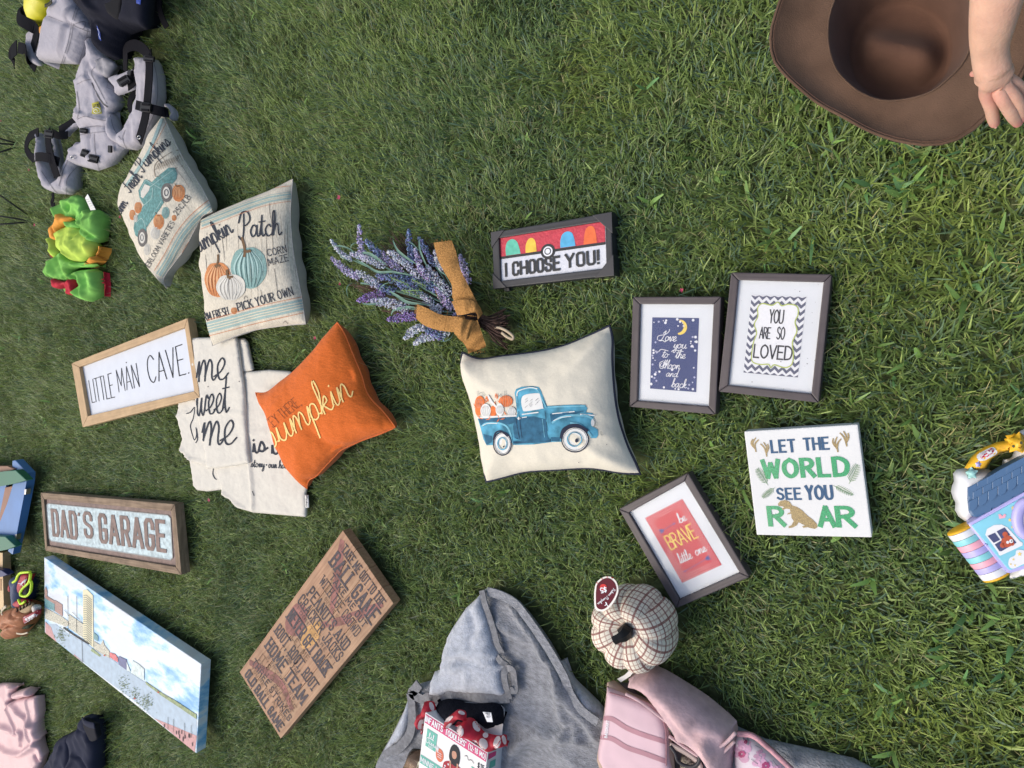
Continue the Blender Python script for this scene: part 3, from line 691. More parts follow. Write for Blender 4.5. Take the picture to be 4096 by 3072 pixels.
for s_, x0, x1, y0, y1, big, D_ in (('TAKE ME OUT TO THE', 4, 26.5, 1.9, 5.9, .17, dk), ('BALL GAME', 3.2, 27.4, 7.4, 14.4, .2, dk), ('TAKE ME OUT', 6.5, 26.5, 15.6, 18.6, .2, dk), ('WITH THE CROWD', 4.4, 26.4, 20, 24.6, .12, dk),
    ('BUY ME SOME', 9.5, 20.5, 25.8, 27.4, .13, am), ('PEANUTS AND', 3.4, 26.4, 28.4, 33.8, .17, dk), ('CRACKER JACKS', 2.2, 27.0, 35.0, 40.2, .15, dk), ("I DON'T CARE IF I", 3.5, 26.5, 41.2, 42.9, .15, dk), ('NEVER GET BACK', 2.4, 26.6, 44.2, 50.6, .19, dk),
    ('LET ME', 8.5, 18, 51.8, 54.6, .14, am), ('ROOT, ROOT, ROOT', 1.8, 26.8, 55.6, 61.2, .16, dk), ('FOR THE', 11, 18.5, 62.0, 63.6, .2, dk), ('HOME TEAM', 2.4, 26.6, 64.6, 71.0, .21, dk), ("IF THEY DON'T WIN", 5.5, 23.5, 71.9, 73.4, .14, dk),
    ("IT'S A SHAME", 3.2, 26, 74.2, 77.4, .12, am), ("FOR IT'S ONE, TWO,", 3.2, 26, 78, 79.5, .18, dk), ('THREE STRIKES', 2.0, 27, 80.0, 84.2 - .9, .2, dk)):
    y0 *= .905; y1 *= .905
    D_.fit(s_, x0, x1, y0 + .4, y1 + .3, H, fs=BLK, wt=big * .62, serif=.13 if y1 - y0 > 2.4 else .08, gap=.36)
am.fit("YOU'RE OUT AT THE", 3, 26, 76.3, 77.8, H, fs=BLK, wt=.12, gap=.36); dk.fit('OLD BALL GAME', 2.6, 26.6, 79.0, 83.2, H, fs=BLK, wt=.16, serif=.13, gap=.36)
dk.put('lettering', T, mat('faded_ink', (.062, .052, .062), rough=.7, var=.35, vs=90), root, .0014); am.put('pale_lettering', T, mat('brown_ink', (.16, .095, .06), rough=.7, var=.3, vs=90), root, .0014)

# ---- 9. harbour canvas
Z = z2(1.902, 0, 2200); Q_ = Z((335, 55), (1530, 868), (1493, 1548), (340, 628))
root = thing('canvas_print', 'long canvas photo print of a harbour skyline under a cloudy blue sky', 'canvas', center(Q_))
Vc, Fc = prism([W(x, y, .092)[:2] for x, y in Q_], .048, .092, .004)
def skymat():
    m = bpy.data.materials.new('sky_print'); m.use_nodes = True; t = m.node_tree; b = t.nodes['Principled BSDF']; b.inputs['Roughness'].default_value = .35; b.inputs['Specular IOR Level'].default_value = .35
    tc = nn(t, 'ShaderNodeTexCoord'); mp = nn(t, 'ShaderNodeMapping'); lk(t, tc.outputs['Object'], mp.inputs[0]); mp.inputs['Rotation'].default_value = (0, 0, .7); mp.inputs['Scale'].default_value = (3.2, 7.5, 4)
    nz = nn(t, 'ShaderNodeTexNoise'); nz.inputs['Scale'].default_value = 1.5; nz.inputs['Detail'].default_value = 8; nz.inputs['Roughness'].default_value = .6; lk(t, mp.outputs[0], nz.inputs['Vector'])
    rp = nn(t, 'ShaderNodeValToRGB'); e = rp.color_ramp.elements; e[0].position = .36; e[0].color = (.09, .32, .62, 1); e[1].position = .62; e[1].color = (.55, .60, .65, 1)
    x = e.new(.45); x.color = (.30, .54, .76, 1); x = e.new(.52); x.color = (.60, .70, .78, 1)
    lk(t, nz.outputs[0], rp.inputs[0]); lk(t, rp.outputs[0], b.inputs['Base Color']); return m
cv = mk('canvas', Vc, Fc, skymat(), root, smooth=False); T = bvh(cv)
def dp(name, polys, col, lift=.001, var=.15, vs=60, rough=.4, stretch=(1, 1, 1)):
    d = Decal()
    for P_ in polys: d.poly(Z(*[(925 + (x - 925) * .988, 790 + (y - 790) * .988) for x, y in P_]))
    return d.put(name, T, mat('hp_' + name, col, rough=rough, var=var, vs=vs, stretch=stretch), root, lift)
dp('water_print', [[(338, 560), (420, 560), (500, 625), (640, 700), (720, 760), (860, 835), (980, 925), (1110, 1010), (1230, 1105), (1350, 1175), (1500, 1285), (1507, 1420), (1410, 1380), (1180, 1290), (1040, 1165), (820, 1000), (560, 800), (345, 630)]], (.30, .41, .52), .001, .12, 40)
dp('promenade_print', [[(340, 540), (385, 585), (410, 660), (430, 700), (341, 627)], [(560, 790), (640, 858), (560, 802)], [(1180, 1285), (1330, 1345), (1506, 1420), (1492, 1546), (1350, 1430)]], (.42, .20, .21), .0016, .2, 90)
dp('shore_print', [[(700, 745), (770, 800), (760, 812), (690, 765)], [(1110, 1000), (1240, 1090), (1360, 1160), (1480, 1240), (1505, 1255), (1505, 1292), (1370, 1200), (1240, 1115), (1120, 1025)]], (.17, .24, .10), .002, .5, 90)
dp('cream_tower_print', [[(629, 298), (663, 293), (708, 340), (712, 745), (668, 705), (632, 668)]], (.62, .58, .38), .002, .06)
d = Decal()
for k in range(22):
    y = 345 + k * 16.5; d.ribbon(Z((640, y), (662, y - 3), (703, y + 34)), 2.4, caps=False)
d.put('tower_window_print', T, mat('hp_win', (.20, .22, .20), var=.1), root, .0026)
dp('glass_tower_print', [[(338, 360), (412, 405), (412, 462), (338, 425)], [(712, 622), (746, 650), (746, 696), (712, 672)]], (.08, .24, .27), .002, .6, 160)
dp('brick_tower_print', [[(336, 300), (343, 268), (356, 305), (356, 345), (412, 380), (412, 405), (338, 360)], [(413, 375), (472, 410), (474, 500), (415, 462)]], (.30, .17, .15), .002, .5, 170)
dp('low_building_print', [[(338, 432), (480, 510), (540, 560), (500, 580), (340, 520)], [(520, 480), (632, 560), (632, 665), (520, 590)], [(715, 690), (765, 720), (785, 680), (795, 720), (835, 770), (835, 822), (715, 752)]], (.42, .41, .33), .0018, .7, 150)
dp('museum_print', [[(838, 778), (878, 790), (900, 820), (900, 855), (838, 815)]], (.55, .10, .12), .0022, .4, 90); dp('blue_building_print', [[(905, 805), (968, 835), (968, 915), (905, 870)]], (.06, .08, .22), .0022, .2)
dp('white_building_print', [[(1012, 838), (1060, 868), (1102, 905), (1102, 995), (1000, 935)], [(968, 850), (1000, 930), (968, 915)]], (.50, .60, .60), .0021, .25, 70)
d = Decal()
for a, b in (((519, 345), (524, 600)), ((586, 350), (588, 620)), ((494, 455), (530, 500)), ((555, 470), (640, 560)), ((628, 690), (632, 855))): d.ribbon(Z(a, b), 1.3, caps=False)
d.ribbon(Z((490, 590), (560, 640), (680, 712)), 5.5)
for k in range(17):
    x = random.uniform(1200, 1500); y = 1290 + (x - 1200) * .42 + random.uniform(0, 60); d.ribbon(Z((x, y), (x, y + 26)), 2.6)
for x in (1283, 1325, 1408, 1460): y = 1290 + (x - 1200) * .35; d.ribbon(Z((x, y - 50), (x, y + 45)), 1.3)
d.put('ship_and_people_print', T, m_black, root, .003)
d = Decal(); random.seed(9)
for cx_, cy_, n_, sp in ((470, 650, 120, 38), (950, 1030, 80, 42), (1030, 1090, 60, 32), (1125, 1160, 90, 34), (1080, 1180, 70, 40)):
    for k in range(n_):
        x, y = cx_ + random.gauss(0, sp * .6), cy_ + random.gauss(0, sp); q = Z((x, y))[0]; d.disc(q[0], q[1], random.uniform(.9, 2.4), n=5)
d.put('tree_print', T, INK('hp_tree', (.16, .21, .12), var=.4), root, .0032)
d = Decal()
for x, y in ((1030, 1128), (800, 800), (1210, 1080)): q = Z((x, y))[0]; d.disc(q[0], q[1], 3.5, n=7)
d.put('red_marker_print', T, INK('hp_red', (.5, .08, .06)), root, .0035)

# ================================================================== cushions
def resample(pl, n):
    A = np.array(crom(pl, 8)); s = np.r_[0, np.cumsum(np.linalg.norm(np.diff(A, axis=0), axis=1))]; q = np.linspace(0, s[-1], n)
    return np.c_[[np.interp(q, s, A[:, k]) for k in range(A.shape[1])]].T
def cushion(label, sides, zs, Tt, Tb, m_face, m_back, m_pipe=None, group='throw pillows on the lawn', N=72, seed=0, crease=(), pipe_r=.0035, p=.55, face_bump=.0):
    """sides: top (left to right), right (top to bottom), bottom (right to left), left (bottom to top), photo coordinates of the seam"""
    t_, r_, b_, l_ = [resample([tuple(W(x, y, zs)) for x, y in s_], N + 1) for s_ in sides]
    b_ = b_[::-1]; l_ = l_[::-1]
    c00, c10, c01, c11 = t_[0], t_[-1], b_[0], b_[-1]
    V = np.zeros((N + 1, N + 1, 3))
    for j in range(N + 1):
        v = j / N
        for i in range(N + 1):
            u = i / N
            V[j, i] = (1 - v) * t_[i] + v * b_[i] + (1 - u) * l_[j] + u * r_[j] - ((1 - u) * (1 - v) * c00 + u * (1 - v) * c10 + (1 - u) * v * c01 + u * v * c11)
    uu = np.abs(np.linspace(-1, 1, N + 1)); pr = np.clip(1 - uu ** 3.0, 0, 1) ** p; prof = pr[:, None] * pr[None, :]
    top = V.copy(); bot = V.copy(); top[..., 2] += prof * Tt; bot[..., 2] -= np.minimum(prof ** .6 * Tb * 1.2, Tb)
    size = np.linalg.norm(c10 - c00)
    for j in range(N + 1):
        for i in range(N + 1):
            x, y = V[j, i, :2]; e = min(prof[j, i] * 2, 1); ed = math.exp(-((1 - max(uu[i], uu[j])) / .16) ** 2) * e
            a = math.atan2(j - N / 2, i - N / 2)
            top[j, i, 2] += e * (.007 * fnz(x, y, 9, seed) + .0022 * fnz(x, y, 34, seed + 9)) + ed * .006 * math.sin(a * 17 + 3 * fnz(x, y, 6, seed + 2)) * (fnz(x, y, 5, seed + 3) + .35)
            bot[j, i, 2] += ed * .006 * math.sin(a * 15 + 1)
    for (cu, cv_, du, dv, amp, wd) in crease:
        for j in range(N + 1):
            for i in range(N + 1):
                u, v = i / N, j / N; L = math.hypot(du, dv); k = ((u - cu) * du + (v - cv_) * dv) / L; o_ = ((u - cu) * dv - (v - cv_) * du) / L
                if -.02 < k: top[j, i, 2] += amp * math.exp(-(o_ / wd) ** 2) * math.exp(-(k / L) ** 2) * min(prof[j, i] * 2.5, 1)
    def grid(A): return [Vector(q) for q in A.reshape(-1, 3)], [(j * (N + 1) + i, j * (N + 1) + i + 1, (j + 1) * (N + 1) + i + 1, (j + 1) * (N + 1) + i) for j in range(N) for i in range(N)]
    base = V.mean((0, 1)); root = thing('throw_pillow', label, 'pillow', (base[0], base[1], 0), group)
    v1, f1 = grid(top); f1 = [tuple(reversed(f)) for f in f1]
    face = mk('face', v1, f1, m_face, root); v2, f2 = grid(bot); back = mk('backing', v2, f2, m_back, root)
    ring = list(V[0, :]) + list(V[1:, -1]) + list(V[-1, -2::-1]) + list(V[-2:0:-1, 0])
    pv, pf = tube([Vector(q) + Vector((0, 0, .001)) for q in ring[::2]], pipe_r if m_pipe else .0016, 6, closed=True)
    mk('piping' if m_pipe else 'seam', pv, pf, m_pipe or m_back, root)
    return root, face, bvh(face)

m_cream = mat('cream_weave', (.64, .605, .51), rough=.9, spec=.1, var=.05, vs=350, bump=.0014, bs=60, sheen=.2)
m_tap = mat('tapestry', (.57, .53, .44), rough=.95, spec=.08, var=.18, vs=160, bump=.0016, bs=90, stretch=(1.8, .6, 1), sheen=.1)
m_back = mat('grey_backing', (.40, .385, .36), rough=.9, spec=.1, var=.05, vs=40, sheen=.2)
m_or = mat('orange_weave', (.58, .13, .024), rough=.9, spec=.1, var=.16, vs=260, bump=.003, bs=60, stretch=(.7, 1.6, 1), rot=.35, sheen=.1)

# ---- cream cushion, blue truck
Z = z2(2.37, 1800, 1250)
root, face, T = cushion('cream pillow with navy piping printed with a blue pickup truck full of pumpkins',
    [Z((120, 378), (280, 440), (500, 415), (850, 370), (1100, 310), (1350, 205), (1515, 125)), Z((1515, 125), (1542, 250), (1540, 450), (1560, 750), (1600, 1000), (1680, 1250), (1760, 1420), (1805, 1530)),
     Z((1805, 1530), (1600, 1515), (1330, 1475), (1000, 1490), (720, 1510), (500, 1565), (345, 1605)), Z((345, 1605), (310, 1400), (290, 1200), (250, 1000), (200, 800), (130, 620), (108, 470), (120, 378))],
    .075, .072, .055, m_cream, m_cream, mat('navy_piping', (.018, .022, .04), rough=.8), seed=1, crease=((.06, .06, .22, .2, .010, .05), (.95, .05, -.2, .22, .009, .05), (.95, .96, -.2, -.25, .010, .05), (.05, .95, .2, -.2, .012, .06)))
m_tb = mat('truck_blue', (.075, .28, .41), rough=.85, var=.5, vs=32); m_td = mat('truck_dark', (.028, .11, .19), rough=.85, var=.3, vs=60); m_tl = mat('truck_light', (.16, .42, .54), rough=.85, var=.2, vs=60)
m_pw = mat('print_white', (.66, .67, .66), rough=.85, var=.05); m_po = mat('pumpkin_orange', (.66, .17, .05), rough=.85, var=.2, vs=80); m_pk = mat('print_navy', (.02, .025, .05), rough=.85)
R_ = 12
d = Decal(); d.poly(Z((265, 1000), (630, 975), (640, 960), (628, 860), (615, 760), (630, 725), (680, 705), (780, 698), (840, 706), (865, 745), (890, 810), (920, 885), (1060, 878), (1200, 872), (1280, 875), (1302, 905), (1290, 945), (1350, 955), (1365, 985), (1340, 1020), (1350, 1080), (1400, 1110), (1405, 1160), (1390, 1190), (1340, 1190), (1300, 1120), (1200, 1070), (1100, 1100), (1060, 1170), (1060, 1225), (980, 1225), (800, 1250), (600, 1255), (570, 1180), (500, 1130), (440, 1150), (420, 1190), (415, 1255), (350, 1258), (320, 1200), (295, 1100)), res=R_)
d.put('truck_print', T, m_tb, root, .0012)
d = Decal(); d.poly(Z((640, 990), (800, 985), (905, 1010), (930, 1180), (960, 1210), (720, 1222), (615, 1190), (600, 1080)), res=R_)
for q in (Z((275, 1010), (620, 985), (640, 1040), (560, 1060), (470, 1040), (330, 1060), (300, 1080)), Z((950, 960), (1280, 930), (1200, 960), (1040, 990), (960, 1040)), Z((320, 1150), (400, 1170), (400, 1230), (350, 1250)), Z((960, 1180), (1040, 1180), (1040, 1215), (970, 1218)), Z((600, 1215), (960, 1195), (960, 1225), (610, 1245))): d.poly(q, res=R_)
d.put('truck_shade_print', T, m_td, root, .0019)
d = Decal()
for q, w_ in ((((640, 850), (635, 770), (665, 735), (780, 718), (835, 740), (880, 830), (915, 900)), 14), (((310, 1075), (350, 1050), (450, 1045), (530, 1070), (570, 1130), (590, 1230)), 20), (((975, 1040), (1040, 1000), (1150, 975), (1290, 980), (1350, 1010)), 26), (((935, 895), (1100, 890), (1280, 885)), 16), (((1150, 1050), (1230, 1065), (1300, 1120), (1340, 1170)), 26), (((880, 1010), (900, 1180)), 5)):
    d.ribbon(crom(Z(*q), 5), w_ / 2.37 * .8)
d.put('truck_highlight_print', T, m_tl, root, .0022)
d = Decal(); d.poly(crom(Z((690, 800), (730, 775), (840, 765), (860, 790), (888, 900), (870, 912), (720, 935), (695, 920), (680, 850)), 3, True), res=R_)
d.poly(Z((265, 988), (635, 968), (638, 985), (268, 1004)), res=R_)
for q, w_ in ((((640, 790), (655, 745), (760, 712), (830, 722)), 9), (((690, 965), (840, 945)), 10), (((975, 960), (1180, 938)), 9), (((1240, 965), (1365, 975)), 12), (((985, 1025), (1060, 995), (1150, 985)), 6), (((320, 1070), (370, 1050), (450, 1050)), 6), (((690, 995), (730, 990)), 8)): d.ribbon(crom(Z(*q), 4), w_ / 2.37)
for x, y, r, ry in ((503, 1240, 78, 98), (1190, 1200, 118, 108)):
    q = Z((x, y))[0]; d.disc(q[0], q[1], r / 2.37, ry=ry / 2.37, n=32)
q = Z((658, 1002))[0]; d.disc(q[0], q[1], 6); q = Z((1352, 1045))[0]; d.disc(q[0], q[1], 7, ry=15)
for x, y, r, ry in ((345, 930, 48, 65), (478, 920, 38, 60), (590, 935, 40, 42)): q = Z((x, y))[0]; d.disc(q[0], q[1], r / 2.37, ry=ry / 2.37, dz=.0006, n=18)
d.ribbon(crom(Z((370, 790), (395, 840), (440, 890)), 4), 10, taper=.4)
d.put('white_print', T, m_pw, root, .0026)
d = Decal()
for x, y, r, ry in ((503, 1240, 84, 106), (1190, 1200, 127, 117)): 
    q = Z((x, y))[0]; d.ring(q[0], q[1], r / 2.37, 4.2, n=36, ry=ry / 2.37); d.ring(q[0], q[1], r * .86 / 2.37, 1.3, n=36, ry=ry * .86 / 2.37)
d.ribbon(crom(Z((1060, 1180), (1080, 1110), (1150, 1070), (1230, 1075), (1300, 1120)), 5), 12)
d.ribbon(crom(Z((420, 1200), (440, 1140), (490, 1125), (550, 1170)), 5), 6); d.disc(*Z((1205, 1210))[0], 6, ry=8); d.disc(*Z((515, 1268))[0], 3, ry=3)
for q in (((655, 935), (690, 1190)), ((630, 1000), (665, 1190)), ((905, 930), (930, 1120)), ((605, 1228), (960, 1212))): d.ribbon(Z(*q), 1.6)
for k in range(12): x, y = 705 + random.random() * 130, 800 + random.random() * 80; d.ribbon(Z((x, y + 22), (x + 24, y)), .8)
d.disc(*Z((1485, 1248))[0], 1.6); d.disc(*Z((1224, 1413))[0], 1.8)
d.put('navy_print', T, m_pk, root, .0034)
d = Decal()
for x, y, r, ry in ((503, 1240, 42, 55), (1185, 1198, 66, 64)): q = Z((x, y))[0]; d.ring(q[0], q[1], r / 2.37, 4, n=30, ry=ry / 2.37)
d.put('hubcap_print', T, m_tb, root, .0036)
d = Decal()
for x, y, r, ry in ((288, 860, 45, 70), (533, 840, 65, 55), (415, 935, 34, 52), (275, 920, 30, 60)): q = Z((x, y))[0]; d.disc(q[0], q[1], r / 2.37, ry=ry / 2.37, n=18)
for k in range(26):
    x, y = random.choice(((440, 820), (545, 930), (310, 995), (370, 990), (465, 1000), (255, 890), (350, 830))); x += random.gauss(0, 14); y += random.gauss(0, 14); a = random.random() * 6.3
    q = Z((x, y), (x + 20 * math.cos(a), y + 20 * math.sin(a)), (x + 38 * math.cos(a), y + 38 * math.sin(a))); d.ribbon(q, 4.5, taper=.8)
d.put('orange_print', T, m_po, root, .0024)
d = Decal()
for x, y, rr_ in ((345, 930, 46), (590, 935, 38), (478, 920, 36), (533, 840, 60), (288, 860, 40)):
    for k in (-.75, -.35, .05, .45, .8): d.ribbon(crom(Z((x + k * rr_ * .5, y - rr_), (x + k * rr_, y), (x + k * rr_ * .5, y + rr_)), 4), .9)
for q in (((270, 790), (268, 745)), ((522, 790), (525, 745)), ((285, 770), (310, 755), (330, 790), (300, 780)), ((500, 800), (480, 790), (490, 770), (465, 800))): d.ribbon(crom(Z(*q), 4), 1.8)
d.ribbon(crom(Z((1430, 1130), (1435, 1160), (1452, 1160)), 3), 3); d.ribbon(crom(Z((1370, 1040), (1380, 1060), (1370, 1085)), 3), 3)
d.put('grey_line_print', T, mat('print_grey', (.30, .31, .29), rough=.85), root, .0036)

# ---- grey pumpkin patch cushion
Z = z2(2.212, 700, 650)
root, face, T = cushion('beige pillow reading Pumpkin Patch with teal, orange and white pumpkins',
    [Z((232, 512), (400, 428), (620, 338), (850, 245), (1045, 148)), Z((1045, 148), (1033, 300), (1025, 480), (1045, 750), (1088, 1000), (1125, 1200), (1160, 1430)), Z((1160, 1430), (1000, 1440), (700, 1485), (500, 1550), (335, 1622)), Z((335, 1622), (305, 1450), (285, 1200), (255, 900), (235, 650), (232, 512))],
    .085, .065, .072, m_tap, m_back, None, seed=4, crease=((.95, .05, -.2, .2, .006, .05),))
m_aq = mat('aqua_weave', (.30, .41, .40), rough=.95, spec=.05, var=.15, vs=200, bump=.001, bs=420); m_rs = mat('rust_thread', (.50, .20, .10), rough=.95, var=.2, vs=200); m_cw = mat('cream_thread', (.56, .53, .42), rough=.95, var=.15, vs=250)
m_gt = mat('dark_thread', (.035, .04, .055), rough=.95, var=.3, vs=300); m_gr = mat('grain_thread', (.21, .19, .165), rough=.95, var=.3, vs=200)
def stripes(polyrows, name_root, T_, Z_):
    for kind, wpx, pts in polyrows:
        D_ = Decal(); D_.ribbon(crom(Z_(*pts), 10), wpx, caps=False, cols=5 if wpx > 8 else 1); nm, m_, l = {'a': ('aqua_stripe', m_aq, .0016), 'c': ('cream_stripe', m_cw, .0026), 'r': ('rust_stripe', m_rs, .0026)}[kind]
        D_.put(nm, T_, m_, name_root, l)
def row(kind, w_, pts, off, Z_=None):
    return (kind, w_, [(x, y + off) for x, y in pts])
tp = [(232, 540), (420, 470), (640, 385), (850, 320), (1024, 290)]; bt = [(292, 1440), (480, 1390), (700, 1330), (920, 1280), (1135, 1235)]
stripes([row('a', 29, tp, 0), row('c', 3.5, tp, -22), row('c', 3.5, tp, 2), row('c', 3, tp, 14), row('r', 1.6, tp, 52), row('r', 1.6, [(p[0], p[1] * .97 - 18) for p in tp], -55),
         row('a', 44, bt, 22), row('c', 4, bt, -2), row('c', 4, bt, 22), row('c', 4, bt, 44), row('r', 2, bt, -48), row('r', 2, bt, 96)], root, T, Z)
d = Decal(); random.seed(12)
for k in range(17):
    x = 265 + k * 48 + random.uniform(-14, 14); y = 600 - (x - 240) * .22 + random.uniform(0, 30); q = []
    for j in range(8): q.append((x + j * 6 + random.uniform(-6, 6), y + j * 100))
    q = [p for p in q if p[1] < 1400 - (p[0] - 290) * .22 and p[0] < 1010 + (p[1] - 400) * .11]
    a = random.randint(0, 2)
    if len(q) > 3: d.ribbon(crom(Z(*q[a:a + random.randint(3, 8)]), 5), random.choice((.9, 1.3, 1.9)), taper=.6)
for q in (((840, 360), (838, 430), (860, 560), (858, 650)), ((975, 590), (970, 690), (975, 760)), ((880, 940), (900, 1090), (905, 1140)), ((760, 1130), (770, 1180)), ((620, 1190), (612, 1210), (625, 1180), (645, 1200)), ((300, 480), (285, 640)), ((960, 1420), (975, 1400), (1000, 1425))): d.ribbon(crom(Z(*q), 5), 2)
d.put('grain_print', T, m_gr, root, .0011)
def pumpkin(T_, rt, cx, cy, rx, ry, cols, stem, Z_, ang_=0, n=7, lift=.0013):
    """printed pumpkin: body, lobes drawn as darker curves and pale highlights, stem"""
    d1, d2, d3, d4 = Decal(), Decal(), Decal(), Decal(); c_, s_ = math.cos(ang_), math.sin(ang_)
    tr = lambda x, y: (cx + x * c_ - y * s_, cy + x * s_ + y * c_)
    out = []
    for k in range(40):
        a = k * 2 * math.pi / 40; l = 1 + .035 * abs(math.sin(a * n / 2)); out.append(tr(rx * math.cos(a) * l, ry * math.sin(a) * l * (1 - .12 * math.exp(-((a - 4.71) / .5) ** 2))))
    d1.poly(Z_(*out), res=16)
    for k in range(n + 1):
        f = -1 + 2 * k / n
        if 0 < k < n: d2.ribbon(crom(Z_(tr(rx * f * .25, -ry * .82), tr(rx * f * .95, -ry * .2), tr(rx * f * .98, ry * .35), tr(rx * f * .55, ry * .93)), 6), rx * .022, taper=.5)
        f2 = -1 + 2 * (k + .4) / n
        if k < n: d3.ribbon(crom(Z_(tr(rx * f2 * .4, -ry * .7), tr(rx * f2 * .9, -ry * .1), tr(rx * f2 * .8, ry * .5)), 6), rx * .05, taper=.6)
    d1.put('pumpkin_print', T_, cols[0], rt, lift); d2.put('pumpkin_rib_print', T_, cols[1], rt, lift + .0007); d3.put('pumpkin_highlight_print', T_, cols[2], rt, lift + .0005)
    if stem:
        d4.ribbon(crom(Z_(*stem), 6), rx * .065, wf=None, taper=0); d4.ribbon(Z_(tr(-rx * .16, -ry * .72), tr(rx * .16, -ry * .74)), rx * .07); d4.put('stem_print', T_, mat('stem_brown', (.16, .10, .055), rough=.95, var=.3, vs=200), rt, lift + .0012)
ORG = (mat('p_orange', (.52, .22, .09), rough=.95, var=.18, vs=150), mat('p_orange_d', (.34, .11, .05), rough=.95), mat('p_orange_l', (.62, .36, .19), rough=.95))
TEA = (mat('p_teal', (.20, .33, .315), rough=.95, var=.18, vs=150), mat('p_teal_d', (.075, .15, .15), rough=.95), mat('p_teal_l', (.33, .48, .46), rough=.95))
WHI = (mat('p_white', (.55, .54, .49), rough=.95, var=.1, vs=150), mat('p_white_d', (.30, .285, .26), rough=.95), mat('p_white_l', (.64, .63, .58), rough=.95))
pumpkin(T, root, 655, 925, 155, 188, TEA, [(618, 830), (620, 760), (598, 670)], Z, -.08)
pumpkin(T, root, 380, 1030, 112, 158, ORG, [(372, 925), (385, 870), (386, 820)], Z, .0, lift=.0016)
pumpkin(T, root, 500, 1100, 126, 118, WHI, [(492, 1030), (470, 990), (468, 955)], Z, -.05, lift=.0030)
pumpkin(T, root, 525, 1310, 27, 30, ORG, None, Z, lift=.0014)
d = Decal()
def tline(D_, s_, p0, p1, size, fs=None, Z_=None, **k):
    """text along a baseline p0-p1 (zoom coordinates), cap height size"""
    a, b = Z_(p0, p1); sc = math.hypot(p1[0] - p0[0], p1[1] - p0[1]) / math.hypot(b[0] - a[0], b[1] - a[1]); L = math.hypot(b[0] - a[0], b[1] - a[1]); h = size / sc
    sh = k.pop('shear', 0); ux = ((b[0] - a[0]) / L, (b[1] - a[1]) / L); up = (ux[1] + sh * ux[0], -ux[0] + sh * ux[1])
    f = lambda p: (a[0] + ux[0] * p[0] - up[0] * p[1], a[1] + ux[1] * p[0] - up[1] * p[1])
    D_.fit(s_, 0, L, -h, 0, f, fs=fs, **k)
tline(d, 'umpkin', (215, 800), (520, 615), 185, LOW, Z, wt=.054, gap=-.03); tline(d, 'Patch', (590, 665), (940, 640), 215, LOW, Z, wt=.054, gap=-.02)
tline(d, 'CORN', (826, 832), (990, 795), 62, None, Z, wt=.1, serif=.08, gap=.26); tline(d, 'MAZE', (834, 915), (1005, 870), 60, None, Z, wt=.1, serif=.08, gap=.26)
tline(d, 'PICK YOUR OWN', (568, 1318), (1050, 1172), 74, None, Z, wt=.1, serif=.08, gap=.26); tline(d, 'FARM FRESH', (215, 1420), (480, 1345), 68, None, Z, wt=.1, serif=.08, gap=.26)
d.put('lettering', T, m_gt, root, .0019)

# ---- farm fresh pumpkins cushion
Za = z2(2.0733, 0, 0); Zb = z2(2.0733, 0, 700)
root, face, T = cushion('beige pillow reading Farm Fresh Pumpkins with a teal truck, touching the carrier',
    [Zb((995, 200),) + Zb((1085, 40),) + Za((1205, 1290), (1290, 1090), (1355, 945)), Za((1355, 945), (1420, 1100), (1490, 1250), (1590, 1420), (1660, 1530)) + Zb((1690, 130), (1740, 230), (1765, 305)),
     Zb((1765, 305), (1680, 345), (1610, 470), (1530, 620), (1440, 740), (1360, 860), (1385, 945)), Zb((1385, 945), (1330, 845), (1255, 735), (1190, 600), (1120, 450), (1035, 310), (995, 200))],
    .09, .075, .078, m_tap, m_back, None, seed=9)
s1 = [(1260, 770), (1340, 640), (1440, 460), (1560, 310), (1720, 180)]
stripes([('a', 30, [(x + 62, y + 62) for x, y in s1]), ('c', 3.5, [(x + 52, y + 52) for x, y in s1]), ('c', 3.5, [(x + 75, y + 75) for x, y in s1]), ('r', 2, [(x + 22, y + 22) for x, y in s1]), ('r', 2, [(x + 112, y + 110) for x, y in s1[:-1]])], root, T, Zb)
stripes([('a', 12, [(1345, 985), (1290, 1130), (1230, 1270), (1130, 1430), (1050, 1540)]), ('r', 1.6, [(1390, 1000), (1320, 1140), (1250, 1260)]), ('a', 5, [(1390, 980), (1440, 1060)])], root, T, Za)
d = Decal(); random.seed(5)
for k in range(15):
    x0 = 1120 + k * 34; y0 = 1400 - k * 36; q = [(x0 + j * 40 + random.uniform(-5, 5), y0 + j * 62 + random.uniform(-5, 5)) for j in range(9)]
    a = random.randint(0, 4); d.ribbon(crom(Za(*q[a:a + random.randint(3, 5)]), 4), random.choice((1, 1.5)), taper=.6)
d.put('grain_print', T, m_gr, root, .0011)
m_pt = mat('teal_truck', (.12, .255, .25), rough=.95, var=.3, vs=90, bump=.001, bs=300); m_ptl = mat('teal_truck_l', (.33, .48, .46), rough=.95)
d = Decal(); d.poly(Zb((1200, 40), (1215, 35), (1260, 62), (1300, 20), (1400, -60), (1450, -60), (1470, -10), (1462, 40), (1430, 75), (1385, 68), (1345, 105), (1345, 180), (1360, 230), (1300, 320), (1245, 395), (1215, 440), (1215, 520), (1190, 470), (1150, 460), (1150, 520), (1125, 500), (1110, 440), (1120, 380), (1160, 310), (1195, 250), (1160, 190), (1150, 130)), res=16)
d.put('truck_print', T, m_pt, root, .0013)
d = Decal()
for q in (((1165, 140), (1210, 50), (1260, 70), (1345, 120)), ((1200, 250), (1260, 190), (1270, 110)), ((1130, 400), (1180, 360), (1210, 430)), ((1250, 100), (1330, 40), (1440, -40)), ((1340, 220), (1250, 370))): d.ribbon(crom(Zb(*q), 4), 2)
d.put('truck_line_print', T, m_ptl, root, .002)
